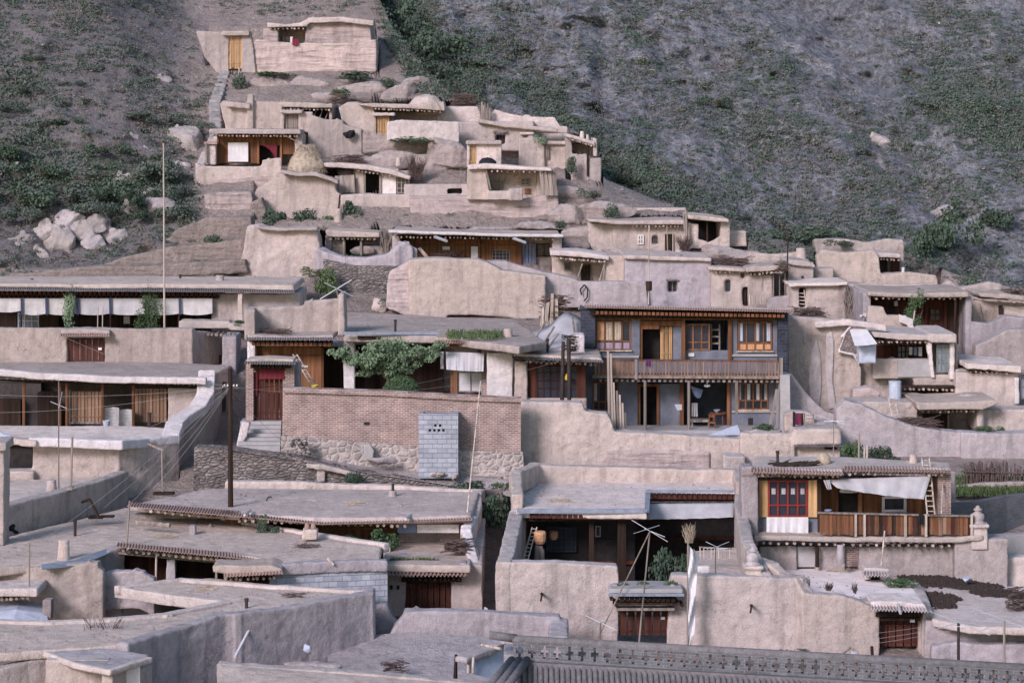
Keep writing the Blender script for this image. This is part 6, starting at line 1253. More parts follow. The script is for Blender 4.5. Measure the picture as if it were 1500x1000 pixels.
S('basket','second faded basket hanging beside the blue lattice window','basket',MB().lathe((811,790,102.6),[(.12,0),(.18,.1),(.19,.3),(.15,.36),(.02,.36)],12),'basket')
shrub(985, 862, 97.5, 56, 70, 'dark green tree in the middle of the courtyard', 'leafd', name='tree', cat='tree', n=1300)
t = T('courtyard_wall', 'front mud wall of the courtyard house with a beamed gate', 'wall', 950, 950, 92)
t.mud('wall', MB().prism([(737,822),(760,823),(840,826),(904,829),(906,870),(906,960),(722,960),(730,880)],92,.7).prism([(984,842),(1060,843),(1178,846),(1178,960),(978,960),(980,860)],92,.7).box(900,857,990,872,92.1,.6), 'mud', .09)
t.mud('lintel', bx(892,862,1001,869,91,1.6), 'concrete', .07, .4); t.part('flashing', bx(891,869,1002,873,90.9,.06), 'tin'); t.joists(908,877,990,878,91.2,11,.075,.8,'woodd',True); t.part('beam', bx(898,882,996,886,91.3,.5), 'woodd'); t.part('beam', bx(903,890,988,894,91.5,.4), 'woodg')
t.joists(895,876,905,888,91.4,3,.06,.7,'woodd'); t.joists(986,876,1000,888,91.4,3,.06,.7,'woodd'); t.door(906,896,980,930,92.2,'woodr',6,'woodd',2); t.part('house_plate', bx(968,903,974,907,92.15,.03), 'clothg')
for x in (901,985): t.part('merlon', bx(x-3,856,x+3,864,91.6,.4), 'concrete')
shrub(910, 862, 91.8, 20, 12, 'grass tuft at the left of the beamed gate roof', 'grass', name='grass_tuft', cat='grass'); shrub(938, 862, 91.8, 26, 12, 'grass tuft in the middle of the beamed gate roof', 'grass', name='grass_tuft', cat='grass'); shrub(982, 860, 91.8, 20, 14, 'grass tuft at the right of the beamed gate roof', 'grass', name='grass_tuft', cat='grass')
for k, (x, y) in enumerate(((793,869),(1100,886))): S('peg', ['bent wooden peg in the front wall left of the beamed gate','bent wooden peg in the front wall right of the prayer flag'][k], 'peg', MB().tube((x,y,92.2),(x+1,y+1,91.3),.06).tube((x+1,y+1,91.35),(x-1,y+11,91.2),.035), 'woodd', group='pegs in the courtyard front wall')
S('terrace', 'small flat terrace inside the courtyard wall at the right', 'terrace', MB().flat([(1008,848),(1180,850),(1110,812),(1075,800),(1012,806)], Z(846,92.8)-.25, .5), 'roof', mud=.09)
t = T('railing', 'short white railing on the courtyard terrace', 'railing', 1050, 822, 95.5); t.pole('rail',(1024,801,95.5),(1072,803,95.5),.03,'woodg')
for k in range(9): t.pole('baluster',(1026+k*5.4,818,95.5),(1025.5+k*5.4,802,95.5),.022,'woodp')
S('pot','white tin box on the courtyard terrace','tin',bx(1022,829,1040,839,93.4,.3),'white',mud=.05,amp=.3)
for k, (x, y, d, s, l) in enumerate(((1104,846,92.6,.82,'pale stepped stupa finial on the front courtyard wall'),(1434,786,98.6,.88,'pale urn finial on the terrace corner of the red window house'))):
    t = T('finial', l, 'finial', x, y, d, 'urn finials')
    t.mud('base', MB().wb(*(P(x,y,d)+Vector((-.36*s,-.1,-.5))), *(P(x,y,d)+Vector((.36*s,.6,.55*s)))).wb(*(P(x,y,d)+Vector((-.45*s,-.2,.42*s))), *(P(x,y,d)+Vector((.45*s,.7,.58*s)))), 'mudp', .06, .5)
    t.part('urn', MB().lathe(P(x,y,d)+Vector((0,.25,.55*s)), [(a*s,h*s) for a, h in ((.34,0),(.36,.06),(.28,.1),(.25,.14),(.29,.2),(.31,.34),(.27,.46),(.15,.53),(.13,.6),(.2,.63),(.2,.68),(.11,.72),(.1,.78),(.04,.84))], 18), 'plaster', smooth=True)
S('mud_wall', 'curved ramp wall descending right from the stepped finial', 'wall', MB().path([(1104,812,94.6),(1130,822,93.4),(1150,838,92.8),(1176,846,92.4)], .5, 2.4), 'mudp', mud=.09)
antenna(934, 962, 91, 952, 777, [(-27,-16,26,16),(-24,4,14,-8),(-8,-3,22,9)], 'tall leaning aerial with a brace before the courtyard', .035, pm='woodg', brace=(868,950), armr=.012)
antenna(1048, 846, 92.8, 1048, 801, [(-14,-8,16,6),(-14,6,20,-8),(-16,1,18,2)], 'small white aerial on the courtyard terrace', .025, armr=.012)
antenna(878, 955, 90, 880, 911, [(-22,-10,24,12),(-22,4,24,-4)], 'low aerial before the left front courtyard wall', .03, armr=.012)
t = T('prayer_flag', 'pole with a long whitish prayer flag and a straw bunch on top', 'flag', 1007, 955, 91); t.pole('pole',(1007,960,91),(1008,785,91),.035,'woodg')
t.part('flag', MB().sheet([[P(1008+(1-abs(2*v-.9)**1.5*.6)*13*u*(1 if v < .9 else .5)+2*math.sin(v*9)*u,797+150*v+8*u*(1-v),91+.12*math.sin(u*5+v*14)) for u in (0,.25,.5,.75,1.)] for v in [i/30 for i in range(31)]],.012), 'cloth'); t.part('flag_tip', MB().add([P(1016,803,91),P(1026,817,91.2),P(1017,842,91),P(1016,803,91.03),P(1026,817,91.23),P(1017,842,91.03)],[(0,1,2),(5,4,3),(0,3,4,1),(1,4,5,2),(2,5,3,0)]), 'clothg'); t.part('straw_bunch', twigs(1009,792,91,22,26,90,91,.008), 'straw')

# ================================================================== red window house
pad(1085, 666, 1420, 800, 106)
t = T('house', 'house with a red framed window and a brown plank balcony', 'house', 1250, 790, 99.4)
ZI = Z(684, 99.4)
t.mud('roof', MB().flat([(1100,686),(1235,688),(1236,684),(1392,686),(1392,676),(1240,668),(1104,667)], ZI, .25), 'roofp', .09)
t.part('tile_edge', MB().corr((1099,692,98.2),(1236,695,98.2),(1100,685,99.2),(1235,687,99.2),.13,.03,.03,6), 'tile'); t.part('tile_edge', MB().corr((1236,690,98.6),(1394,692,98.6),(1237,683,99.6),(1392,685,99.6),.13,.03,.03,6), 'tile')
t.joists(1108,696,1232,698,98.8,14,.06); t.joists(1240,693,1385,694.5,98.9,15,.06,1.2,'woodp'); t.part('beam', bx(1106,699,1200,702,99.2,.15), 'woodd'); t.part('beam', bx(1200,697,1374,699,99.3,.15), 'woodd')
t.part('wall', MB().box(1109,702,1198,790,99.6,.3), 'blue'); t.mud('side_wall', MB().box(1086,690,1111,800,99,1.2).box(1086,684,1104,696,98.9,1.2).box(1100,690,1400,800,103.4,.4), 'mudg', .09)
t.part('panel', bx(1112,703,1125,757,99.45,.14), 'woody'); t.part('panel', bx(1183.5,703,1197,757,99.45,.14), 'woody')
t.win(1125,703,1183,757,99.4,4,(.68,),'red','pane',2.6,.14,curtain=[(.09,.19,'clothg',.22,.38),(.34,.44,'clothg',.22,.38),(.58,.68,'clothg',.22,.38),(.82,.92,'clothg',.22,.38)]); 
t.part('inner_wall', MB().box(1198,698,1228,755,101.3,.1).box(1258,698,1293,755,101.3,.1).box(1328,698,1372,755,101.3,.1).box(1293,698,1328,712,101.3,.1), 'wood'); t.part('post', bx(1257,716,1263,752,101.15,.12), 'woodo'); t.part('post', bx(1342,720,1358,752,101.2,.1), 'woodo'); t.part('post', bx(1198,700,1203,790,99.5,.2), 'woodd')
t.part('doorway', bx(1228,714,1256,755,101.8,.05), 'dark'); t.win(1293,712,1328,748,101.1,2,(.45,),'woodd'); t.part('lattice', MB().box(1292,727,1296,750,101.05,.05).box(1324,727,1328,750,101.05,.05).box(1296,727,1324,730,101.05,.05).box(1296,746,1324,749.5,101.05,.05), 'clothg')
t.part('pilaster', bx(1374,692,1393,790,99.3,.6), 'brick')
t.mud('balcony_floor', MB().prism([(1105,784),(1200,786),(1400,788),(1440,783),(1440,792),(1400,796),(1105,792)],98.4,2.6), 'roof', .08); t.joists(1112,794.5,1396,799,98.6,24,.065)
mb = None
for k in range(36):
    x = 1201+k*6.2
    t.part('balustrade_plank', MB().box(x,752.5+random.uniform(-1,1)+k*.13,x+5.7,783+random.uniform(-1,1),98.55,.04), random.choice(['wood','wood','woodr','woodd','woodb']) if k > 7 else 'wood')
t.part('handrail', MB().prism([(1198,749.5),(1426,754.5),(1426,757),(1198,752)],98.45,.12), 'woodg')
for x in (1252,1265,1325,1355,1422): t.part('post', bx(x,753,x+3.2,786,98.42,.1), 'woodp')
t.mud('lower_wall', MB().box(1112,800,1168,850,99.2,.4).box(1195,800,1238,850,99.2,.4).box(1257,800,1404,860,99.1,.5).box(1168,800,1260,850,99.9,.3).box(1398,790,1476,862,98.6,1.2), 'mud', .09); t.part('grey_patch', bx(1168,800,1196,830,99.4,.2), 'concrete'); t.part('brick_patch', bx(1238,800,1257,830,99.4,.2), 'brick'); t.pole('post', (1197,830,98.9),(1197,800,98.9),.08,'woodd')
chimney(1225, 797, 1237, 820, 98, 'whitewashed chimney under the plank balcony', 'plaster')
chimney(1332, 665, 1344, 679, 100.6, 'short pale chimney on the red window house', 'mudp'); t = T('beehive', 'woven straw hive on the roof of the red window house', 'hive', 1206, 680, 100.4); t.part('body', MB().lathe((1206,680,100.4),[(.3,0),(.31,.15),(.27,.32),(.16,.44),(.02,.48)],14),'straw',smooth=True)
flue(1139, 660, 678, 100.2, 'stovepipe on the left roof of the red window house'); S('dung', 'black scatter of dung drying on the red window house roof', 'dung', twigs(1165,681,99.9,60,3,120,95,.03,flat=True), 'dung')
S('sheet', 'white sheet hung below the red framed window', 'sheet', cloth(1123,757,1184,784,99.25,.02,.05,16,8), 'cloth')
S('awning', 'grey canvas awning sweeping down across the plank balcony', 'awning', cloth(0,0,0,0,0,.05,.12,30,12,pts=[(1212,702,98.9),(1364,696,98.9),(1353,731,98.4),(1226,714,98.5)],waves=4), 'clothg', smooth=True); S('cloth', 'bunched end of the canvas awning at its left', 'cloth', cloth(0,0,0,0,0,0,.08,8,8,pts=[(1206,703,98.7),(1216,702,98.7),(1218,716,98.6),(1212,717,98.6)]), 'clothg')
S('cloth','pale valance above the dark door of the plank balcony','cloth',cloth(1230,716,1256,721,100.6,.02,.03,12,4),'cloth')
ladder(1364, 753, 98, 1356, 671, 99.8, 11, 11, 'tall wooden ladder leaning on the roof beside the brick pilaster', 'woodp', .035)
S('cloth','black cloth hung over the plank balcony','cloth',cloth(1346,752,1353,768,98.3,0,.05,8,6),'black'); S('basin','blue basin on the balcony rail','basin',MB().lathe((1213,750,98.7),[(.1,0),(.16,.1),(.14,.1),(.08,.02)],12),'bluecloth'); S('pole','leaning thin pole by the plank balcony','pole',MB().tube((1290,835,97.4),(1296,777,98),.035),'woodp')
S('stick','leaning stick on the grey wall of the plank balcony','pole',MB().tube((1379,752,98.4),(1381,708,99.2),.03),'woodp')

# ================================================================== lower right roofs
ZJ = Z(880, 93)
pad(1110, 806, 1370, 890, 108)
t = T('house', 'house with a whitish roof and a tiled gate at the lower right', 'house', 1290, 948, 92.4)
t.mud('roof', MB().flat([(1104,806),(1276,812),(1292,826),(1300,845),(1340,862),(1358,890),(1278,888),(1250,874),(1180,868),(1172,848),(1150,838)], ZJ, .3), flatmat('pale_dusty_roof',(.80,.72,.70),var=.12,sc=1.2), .09)
t.mud('wall', MB().path([(1176,846,92),(1180,866,91.9),(1230,870,91.8),(1255,876,91.8),(1279,886,91.8)], .6, 3.2).box(1250,880,1288,960,91.9,.6).box(1346,898,1362,960,91.9,.6).path([(1358,892,91.8),(1352,872,94),(1340,852,97)],.4,2.4), 'mud', .09)
t.mud('lintel', MB().prism([(1276,880),(1320,879),(1354,882),(1358,892),(1278,890)],91,1.6), 'roofp', .08); t.part('tile_edge', MB().corr((1275,893,90.6),(1360,896,90.6),(1276,886,91.2),(1357,888,91.2),.12,.045,.04,6), 'plaster'); t.part('beam', MB().box(1283,897,1350,903,91.4,.3).box(1283,904,1348,909,91.6,.2), 'woodd')
t.door(1289,909,1346,946,92.1,'woodr',5,'woodd',2.5); t.part('house_plate', bx(1333,907,1340,911,91.5,.03), 'metal'); t.pole('spout', (1316,884,90.8),(1319,898,90.2),.05,'concrete')
t = T('dormer', 'little tiled hood over a dark hole on the whitish roof', 'dormer', 1282, 848, 97); t.mud('wall', MB().box(1266,836,1276,850,96.8,.6).box(1290,836,1300,850,96.8,.6).box(1266,832,1304,838,96.8,.9), 'roofp', .07); t.part('opening', bx(1276,840,1291,850,97.2,.05), 'dark'); t.part('tile_edge', MB().corr((1264,843,96.2),(1302,844,96.2),(1266,837,96.8),(1300,838,96.8),.12,.04,.03,6), 'plaster')
S('brushwood','small dark twigs on the edge of the whitish roof','twigs',twigs(1214,862,93.6,14,10,40,97,.014),'twig'); S('twig', 'short dark branch on the rim of the whitish roof', 'twigs', twigs(1252,866,92.8,8,14,24,98,.014), 'twig'); shrub(1318,858,95.6,50,14,'green weeds on the edge of the whitish roof','leaf')
ZK = Z(893, 92.6)
t = T('house', 'broad flat roof spread with dark drying dung at the right edge', 'house', 1440, 950, 91.6)
t.mud('roof', MB().flat([(1300,840),(1400,848),(1560,866),(1560,920),(1420,916),(1366,906),(1350,880)], ZK, .3), 'roofp', .09); t.mud('wall', MB().path([(1362,905,91.4),(1420,914,91.2),(1560,918,91)], .5, 2.4), 'mudg', .09)
dq = MB(); r = random.Random(12); polys = [[(1308,839),(1370,843),(1440,855),(1470,859),(1430,863),(1384,858),(1352,858),(1330,852)],[(1358,868),(1395,872),(1408,878),(1392,882),(1398,889),(1372,890),(1362,880)],[(1418,866),(1470,864),(1500,868),(1500,876),(1440,872)]]
def inside(x, y, p):
    c = False
    for (x0,y0),(x1,y1) in zip(p, p[1:]+p[:1]):
        if (y0 > y) != (y1 > y) and x < (x1-x0)*(y-y0)/(y1-y0)+x0: c = not c
    return c
for p in polys:
    k = 0
    while k < 1100*(1 if p is polys[0] else .4):
        x = r.uniform(1300,1505); y = r.uniform(836,894)
        if inside(x+r.gauss(0,2), y+r.gauss(0,1), p):
            c = Pz(x,y,ZK+.02); a = r.uniform(0,3.14); s = r.uniform(.05,.13); e = Vector((math.cos(a)*s,math.sin(a)*s,0)); f = Vector((-math.sin(a)*s*.7,math.cos(a)*s*.7,0)); h = Vector((0,0,r.uniform(.05,.12)))
            dq.add([c-e-f,c+e-f,c+e+f,c-e+f,c+h],[(0,1,4),(1,2,4),(2,3,4),(3,0,4)]); k += 1
structure('drying_dung', dq, 'dung', kind='stuff')
S('stone','pale green cloth scrap by the drying dung','cloth',MB().rock((1416,848,97),.25,4,(1.3,.8,.6)),'tarp'); S('brushwood','thick bundle of dry sticks at the right edge','brushwood',twigs(1494,896,92.6,36,34,120,101,.03,flat=True),'twig')
antenna(1404, 1030, 84, 1404, 912, [(-44,-18,46,18),(-44,12,44,-14),(-26,4,18,6)], 'large black poled aerial at the lower right', .06, pm='pipe', armr=.012); antenna(1471, 1000, 86, 1471, 907, [(-44,-16,36,14),(-38,18,34,-14)], 'brown poled aerial at the right edge', .05, pm='woodg', armr=.012)
S('stick','short stick leaning by the ridge at the lower right','pole',MB().tube((1218,970,88),(1246,948,88.6),.04),'woodg'); S('post','short dark post below the tiled gate','post',MB().tube((1278,962,89.4),(1277,946,89.4),.06),'woodd')
S('trash','scrap of white cloth on the ground below the tiled gate','rag',MB().rock((1252,956,90),.22,3,(1.3,.8,.5)),'clothg')
S('mud_wall','low crumbling mud bank under the right edge roof','wall',MB().prism([(1365,946),(1400,940),(1460,944),(1560,938),(1560,975),(1365,975)],90.2,.6),'mudg',mud=.09,amp=1.6)
for k, (x, w_) in enumerate(((1060,60),(1160,60),(1110,26),(1440,50))): shrub(x, 962 if k < 3 else 985, 89.4 if k < 3 else 86, w_, 12, ['low weeds left at the foot of the right courtyard wall','weeds at the corner of the right courtyard wall','weeds in the middle of the right courtyard wall foot','dark weeds between the two large aerials'][k], 'leafd', name='weeds', cat='weeds', group='weeds at the wall foot')

ZF = Z(880, 88)
# trodden litter on the flat roofs
rl = MB(); r = random.Random(31)
for zq, pq, nq in ((ZW,[(0,832),(112,818),(172,797),(372,814),(556,816),(560,797),(440,779),(330,758),(185,745),(0,795)],170),(ZG,[(200,740),(470,757),(690,752),(700,721),(560,717),(340,715)],130),(ZF,[(0,912),(165,907),(330,884),(300,872),(265,849),(535,868),(400,892),(330,900),(180,940),(0,956)],170),(ZH,[(760,745),(945,747),(945,717),(1080,717),(1080,705),(778,704)],70),(ZJ,[(1115,810),(1275,814),(1300,846),(1350,880),(1280,884),(1185,864)],120),(ZR,[(505,488),(640,490),(750,503),(745,470),(655,466),(510,458)],110)):
    k = 0
    while k < nq:
        x = r.uniform(0,1400); y = r.uniform(450,960)
        if inside(x,y,pq):
            c = Pz(x,y,zq+.0); s_ = .03*math.exp(r.gauss(0,.6)); rl.add([c+Vector((s_*a,s_*b,s_*h)) for a,b,h in ((-1,-.6,-.3),(1,-.7,-.3),(.9,.8,-.3),(-.8,.9,-.3),(.1,0,r.uniform(.5,1.2)))],[(0,1,4),(1,2,4),(2,3,4),(3,0,4)]); k += 1
structure('roof_litter', rl, 'mudd', kind='stuff')
for k, (x, y, z_, w_, h_, m, l) in enumerate([(330,752,ZG,34,6,'twig','dry stalks scattered beside the utility pole on the large roof'),(520,738,ZG,30,6,'straw','straw scattered on the right of the large flat roof'),(240,786,ZW,40,6,'straw','straw scattered on the wide roof by the long beam'),(450,800,ZW,36,5,'twig','twigs scattered on the wide roof near the clay pots'),(300,862,ZF,30,5,'straw','straw scattered on the foreground roof by the sunken court'),(430,872,ZF,34,6,'twig','twigs scattered on the foreground roof right of its stovepipe'),(820,734,ZH,40,5,'straw','straw scattered on the stepped roof left of its notch'),(1230,835,ZJ,40,6,'straw','straw scattered in the middle of the whitish roof')]):
    d_ = DZ(y, z_); S('litter', l, 'litter', twigs(x,y,d_,w_,h_*.4,46,140+k,.012,flat=True), m, group='litter on the flat roofs')
# ================================================================== tiled roof in the foreground
t = T('tiled_roof_house', 'grey tiled roof with a pierced ridge of brick crosses in the foreground', 'house', 1100, 1000, 74)
ra, rb = P(752,966,77), P(1560,1012,72)             # foot of the ridge wall
la, lb = P(752,938,77), P(1560,984,72)              # its top
n = 52
cell = (rb-ra)/n; hgt = .0
rows = 5
mb = MB(); up = Vector((0,0,(la-ra).z/7.)); wy = Vector((.012,.26,0)); e = cell
def brickc(u0, u1, v0, v1): # block of the pierced ridge, units: u in 1/3 cells, v courses of 7
    a = ra+e*(u0/4); b = ra+e*(u1/4); z0, z1 = up*v0, up*v1; g = .006
    mb.hexa([a+z0,b+z0,b+z0+wy,a+z0+wy,a+z1,b+z1,b+z1+wy,a+z1+wy])
for k in range(n*4): pass
brickc(0,n*4,0,1); brickc(0,n*4,6,7)
m = n*4//5
for k in range(m):      # each cell five units wide: a plus shaped hole three by three
    u = k*5
    for v0, v1, s in ((1,2.66,2),(2.66,4.33,1),(4.33,6,2)):
        if s == 2: brickc(u-.0,u+2,v0,v1); brickc(u+3,u+5,v0,v1)
        else: brickc(u,u+1,v0,v1); brickc(u+4,u+5,v0,v1)
t.part('pierced_ridge', mb, 'greybrick'); t.part('ridge_cap', MB().tube(la+Vector((0,.13,.02)), lb+Vector((0,.13,.02)), .14, None, 8).tube(la+Vector((-.75,.13,.16)), la+Vector((.1,.13,.04)), .13, .14, 8), 'tileg', smooth=True)
t.part('ridge_foot', MB().hexa([ra+Vector((0,-.25,-.3)),rb+Vector((0,-.25,-.3)),rb+Vector((0,.4,-.3)),ra+Vector((0,.4,-.3)),ra+Vector((0,-.2,-.002)),rb+Vector((0,-.2,-.002)),rb+Vector((0,.4,-.002)),ra+Vector((0,.4,-.002))]), 'tileg')
# curved tiles running down towards the camera
sl = Vector((.0,-3.2,-1.75)); mb = MB(); N = 96; wdt = (rb-ra)/N
A0 = ra+Vector((.1,-.22,-.12))
t.part('roof_bed', MB().hexa([A0+Vector((0,0,-.3)),A0+(rb-ra)+Vector((0,0,-.3)),A0+(rb-ra)+sl+Vector((0,0,-.3)),A0+sl+Vector((0,0,-.3)),A0+Vector((0,0,-.02)),A0+(rb-ra)+Vector((0,0,-.02)),A0+(rb-ra)+sl+Vector((0,0,-.02)),A0+sl+Vector((0,0,-.02))]), 'tileg')
for k in range(N):
    for j in range(9):
        a = A0+wdt*(k+.5)+sl*(j/9)+Vector((0,0,.03)); b = A0+wdt*(k+.5)+sl*((j+1.12)/9)+Vector((0,0,.0)); R = wdt.length*.42; vs = []
        for p, q in ((a,R*.8),(b,R)):
            for i in range(5): an = math.pi*i/4; vs.append(p+Vector((q*math.cos(an),0,q*math.sin(an)*.9+random.uniform(-.003,.003))))
        mb.add(vs, [(i,i+1,i+6,i+5) for i in range(4)]+[(5,6,7,8,9)])
t.part('roof_tiles', mb, 'tileg')
for k in range(3): t.part('hip_ridge', MB().tube(P(772-k*11,966,76.6-.1*k), P(738-k*14,1012,73.6-.2*k), .13, .13, 8), 'tileg', smooth=True)
t.mud('gable', MB().box(738,958,766,1010,77.2,1.5), 'mudg', .07)
t = T('shed', 'small grey shed with a jagged roof edge beside the tiled roof', 'shed', 715, 985, 82)
t.mud('roof', MB().path([(680,960,82),(712,950,83),(738,932,84.5)],.5,.2).path([(738,932,84.5),(770,940,82)],.4,.2), 'mudg', .07); t.part('wall', MB().add([P(686,966,82.1),P(740,940,84.2),P(742,1000,83),P(688,985,81.8)],[(0,1,2,3)]), 'tarp')
for x in (686,693): t.pole('post',(x,986,81.8),(x,962,82),.05,'woodp')
t.pole('pole',(706,944,82.4),(734,950,81.6),.05,'woodp')
# ================================================================== foreground left
t = T('house', 'foreground house with a sunken courtyard in its flat mud roof', 'house', 330, 1000, 86)
t.mud('roof', MB().flat([(-60,960),(-60,908),(70,910),(165,905),(245,898),(328,880),(176,858),(265,847),(310,846),(400,858),(540,868),(498,878),(400,894),(330,902),(250,918),(180,944)], ZF, .3), 'roof', .1)
t.mud('wall', MB().path([Pz(184,940,ZF+.1),Pz(260,916,ZF+.1),Pz(325,898,ZF+.2),Pz(345,897,ZF+.2),Pz(420,888,ZF+.1),Pz(495,873,ZF+.15),Pz(538,865,ZF+.15)], .5, 3.6).path([Pz(538,865,ZF+.15),Pz(540,861,ZF+.15)],.5,3.2).box(325,902,342,1010,86.3,.6).box(484,880,500,1000,89.4,.7).prism([(498,868),(540,866),(546,960),(500,965)],91,.6), 'mudg', .09)
t.mud('roof_rim', MB().path([Pz(176,857,ZF+.12),Pz(265,846,ZF+.12),Pz(400,856,ZF+.12),Pz(540,864,ZF+.12)],.35,.3).path([Pz(328,880,ZF+.1),Pz(245,898,ZF+.1),Pz(165,905,ZF+.1),Pz(70,909,ZF+.1),Pz(-60,906,ZF+.1)],.4,.45).path([Pz(176,859,ZF+.05),Pz(250,870,ZF+.05),Pz(328,879,ZF+.05)],.3,.4), 'roofp', .08)
t.joists(182,870,320,891,90.5,13,.07,1.4,'jo',False,88.2)
t.mud('court_wall', MB().box(50,862,180,930,92.6,.5).box(170,868,330,930,93,.5), 'mudg', .1); t.part('shade_panel', bx(180,868,322,925,92.4,.1), 'dark')  # black sheet paints the shade under the roof slab
flue(361, 876, 894, 86.8, 'stovepipe on the foreground flat roof'); S('block','small mud knob on the foreground flat roof','block',MB().lathe((391,885,88.4),[(.11,0),(.12,.12),(.06,.18)],10),'mud',mud=.05); S('pole','white pole leaning on the foreground house wall','pole',MB().tube((344,962,83.8),(380,893,86.2),.05),'cloth')
t = T('dead_shrub', 'dry dead shrub on the foreground roof edge', 'shrub', 155, 948, 83.4); t.part('branch', twigs(152,948,83.4,64,46,46,111,.022), 'twig')
S('earth_mound','dark spoil heap on the foreground roof at the left','mound',MB().rock((26,942,84.5),.55,5,(1.9,.8,.5)),'mudd',mud=.08,amp=1.5)
t = T('house', 'grey slab roofed hut in the lower left corner', 'hut', 145, 1010, 78)
zb = Z(965,79)
t.mud('roof', MB().flat([(70,955),(130,945),(218,957),(216,964),(160,982),(108,972)], zb, .2), 'mudg', .07); t.mud('roof_rim', MB().path([Pz(70,954,zb+.08),Pz(110,970,zb+.08),Pz(160,980,zb+.08),Pz(217,962,zb+.08)],.22,.2), 'roofp', .06)
t.mud('wall', MB().box(66,966,160,1040,78.8,.5).path([(160,985,77.8),(212,974,80)],.4,3), 'mud', .08); t.part('white_panel', MB().prism([(184,980),(205,974),(205,1010),(184,1010)],78.4,.05), 'cloth')
S('mud_wall','plain mud wall at the lower left corner','wall',MB().path([(-60,980,79),(0,976,79.6),(68,960,80.4)],.5,2.4),'mud',mud=.09)
S('tarpaulin', 'white tarpaulin tent in the corner courtyard at the left edge', 'tarpaulin', MB().sheet([[P(-40,885,91),P(28,878,91),P(62,886,91)],[P(-40,900,89.6),P(24,892,89.6),P(68,898,89.8)],[P(-40,918,88.8),P(20,912,88.8),P(72,914,89)]],.03), 'tarp')
t = T('house', 'little roof with joists at the left edge above the white tarpaulin', 'house', 20, 900, 90); t.mud('roof', bx(-60,862,55,874,89.6,3.), 'roofp', .09); t.joists(-10,878,46,874,89.8,7,.07); t.mud('wall', bx(-60,874,60,930,93.4,.5), 'mudg', .09)
S('block','rough stone block beside the white tarpaulin','block',bx(62,878,74,905,89.6,.5),'mudd',mud=.07,amp=1.2)
S('mud_wall', 'rounded low mud wall in front of the gatehouse', 'wall', MB().path([(590,905,90.5),(600,893,90.4),(640,893,90.4),(700,896,90.2),(780,900,90),(818,906,89.8),(818,930,88)], .7, 1.6).prism([(576,920),(596,896),(640,894),(820,902),(826,960),(640,948),(560,948)],89.6,.6), 'mudg', mud=.09)
S('mud_wall','short grey wall stub between the foreground house and the gatehouse','wall',MB().prism([(540,886),(566,886),(574,905),(590,918),(590,935),(540,935)],91.4,.6),'mudg',mud=.09)
structure('courtyard_ground', MB().add([P(480,935,89.2),P(600,925,89.6),P(760,935,88.6),P(760,1010,84),P(480,1010,84)],[(0,4,3,2,1)]), 'earth')
S('earth_mound','brown dirt heap with straw against the foreground wall','mound',MB().rock((465,985,85.2),.9,8,(1.7,.7,.8)),'earth',mud=.08,amp=2); S('sack','grey sack lying on the brown dirt heap','sack',MB().rock((450,952,85.6),.3,5,(1.2,.8,.9)),'tarp',mud=.05)
S('post','thick wooden post standing in the small yard by the shed','post',MB().tube((667,995,82.4),(668,958,82.4),.075,.05),'woodd'); S('brushwood','scatter of dark twigs in the small foreground yard','twigs',twigs(578,982,84.6,36,16,60,121,.016,flat=True),'twig')
S('mud_wall','pale low rim wall along the bottom of the picture','wall',MB().path([(330,970,79.6),(400,976,79.4),(500,981,79),(600,988,78.6),(690,996,78.2),(740,1004,78)],.5,1.4),'mud',mud=.08)
structure('roof_floor', MB().add([P(320,972,79.4),P(740,1006,77.8),P(740,1080,72),P(320,1080,72)],[(0,3,2,1)]), 'roof')

# ================================================================== pole and wires
t = T('utility_pole', 'tall dark utility pole where many wires meet', 'pole', 338, 775, 101)
t.pole('pole', (338,790,101), (337,540,101), .12, 'woodd', .08); t.pole('crossarm', (326,566,100.9), (348,568,101.2), .05, 'woodg')
for k in range(5): t.part('insulator', MB().lathe((329+k*4.5,566,101),[(.02,0),(.04,.03),(.035,.08),(.01,.1)],8), 'cloth')
def wire(a, b, sag, l, r=.006, n=14):
    p, q = P(*a), P(*b); pts = []
    for i in range(n+1): u = i/n; v = p.lerp(q,u); v.z -= sag*4*u*(1-u); pts.append(v)
    S('power_line', l, 'wire', MB().line(pts, r, 4), 'wire', group='wires fanning out from the utility pole')
ends = [(-40,576,108,.25,'uppermost wire running left to the edge across the terrace porch'),(-40,604,106,.3,'second wire running left across the terrace porch'),(0,700,99,.4,'wire sloping down left towards the edge pillar'),(60,792,97,.3,'lowest wire sloping down left over the wide roof'),(150,745,99,.2,'wire from the pole down to the lane roofs'),(186,742,97,.2,'wire from the pole to the thin stick on the roof'),(220,720,101,.25,'wire from the pole to the T shaped pole'),(96,494,121,.3,'wire from the pole up to the plank gate'),(420,650,110,.2,'wire from the pole right to the rock pile'),(700,540,115,.6,'long wire from the pole right across the brick wall'),(820,528,114,.8,'longest wire from the pole right to the sooty posts'),(430,560,112,.2,'short wire from the pole to the brick gate'),(240,630,112,.2,'wire from the pole to the white rim'),(380,700,106,.2,'wire from the pole down right to the lane')]
for x, y, d, s, l in ends: wire((337,566,101), (x,y,d), s, l)
wire((560,298,141), (1010,378,134), .3, 'pale wire slanting over the bank right of the long wooden house'); wire((1110,330,140), (1004,372,136), .2, 'faint wire across the top right row')
for k, y in enumerate((935,945,952)): wire((1420,905+k*6,86), (1160,y,91), .15, ['upper wire low at the right','middle wire low at the right','lower wire low at the right'][k])
antenna(337, 800, 100.6, 337, 745, [(-3,0,3,0)], 'x') if False else None
S('pole', 'tall white leaning pole from the roof to the brick wall', 'pole', MB().tube((683,766,99.4),(704,558,104),.035,.025), 'woodp')
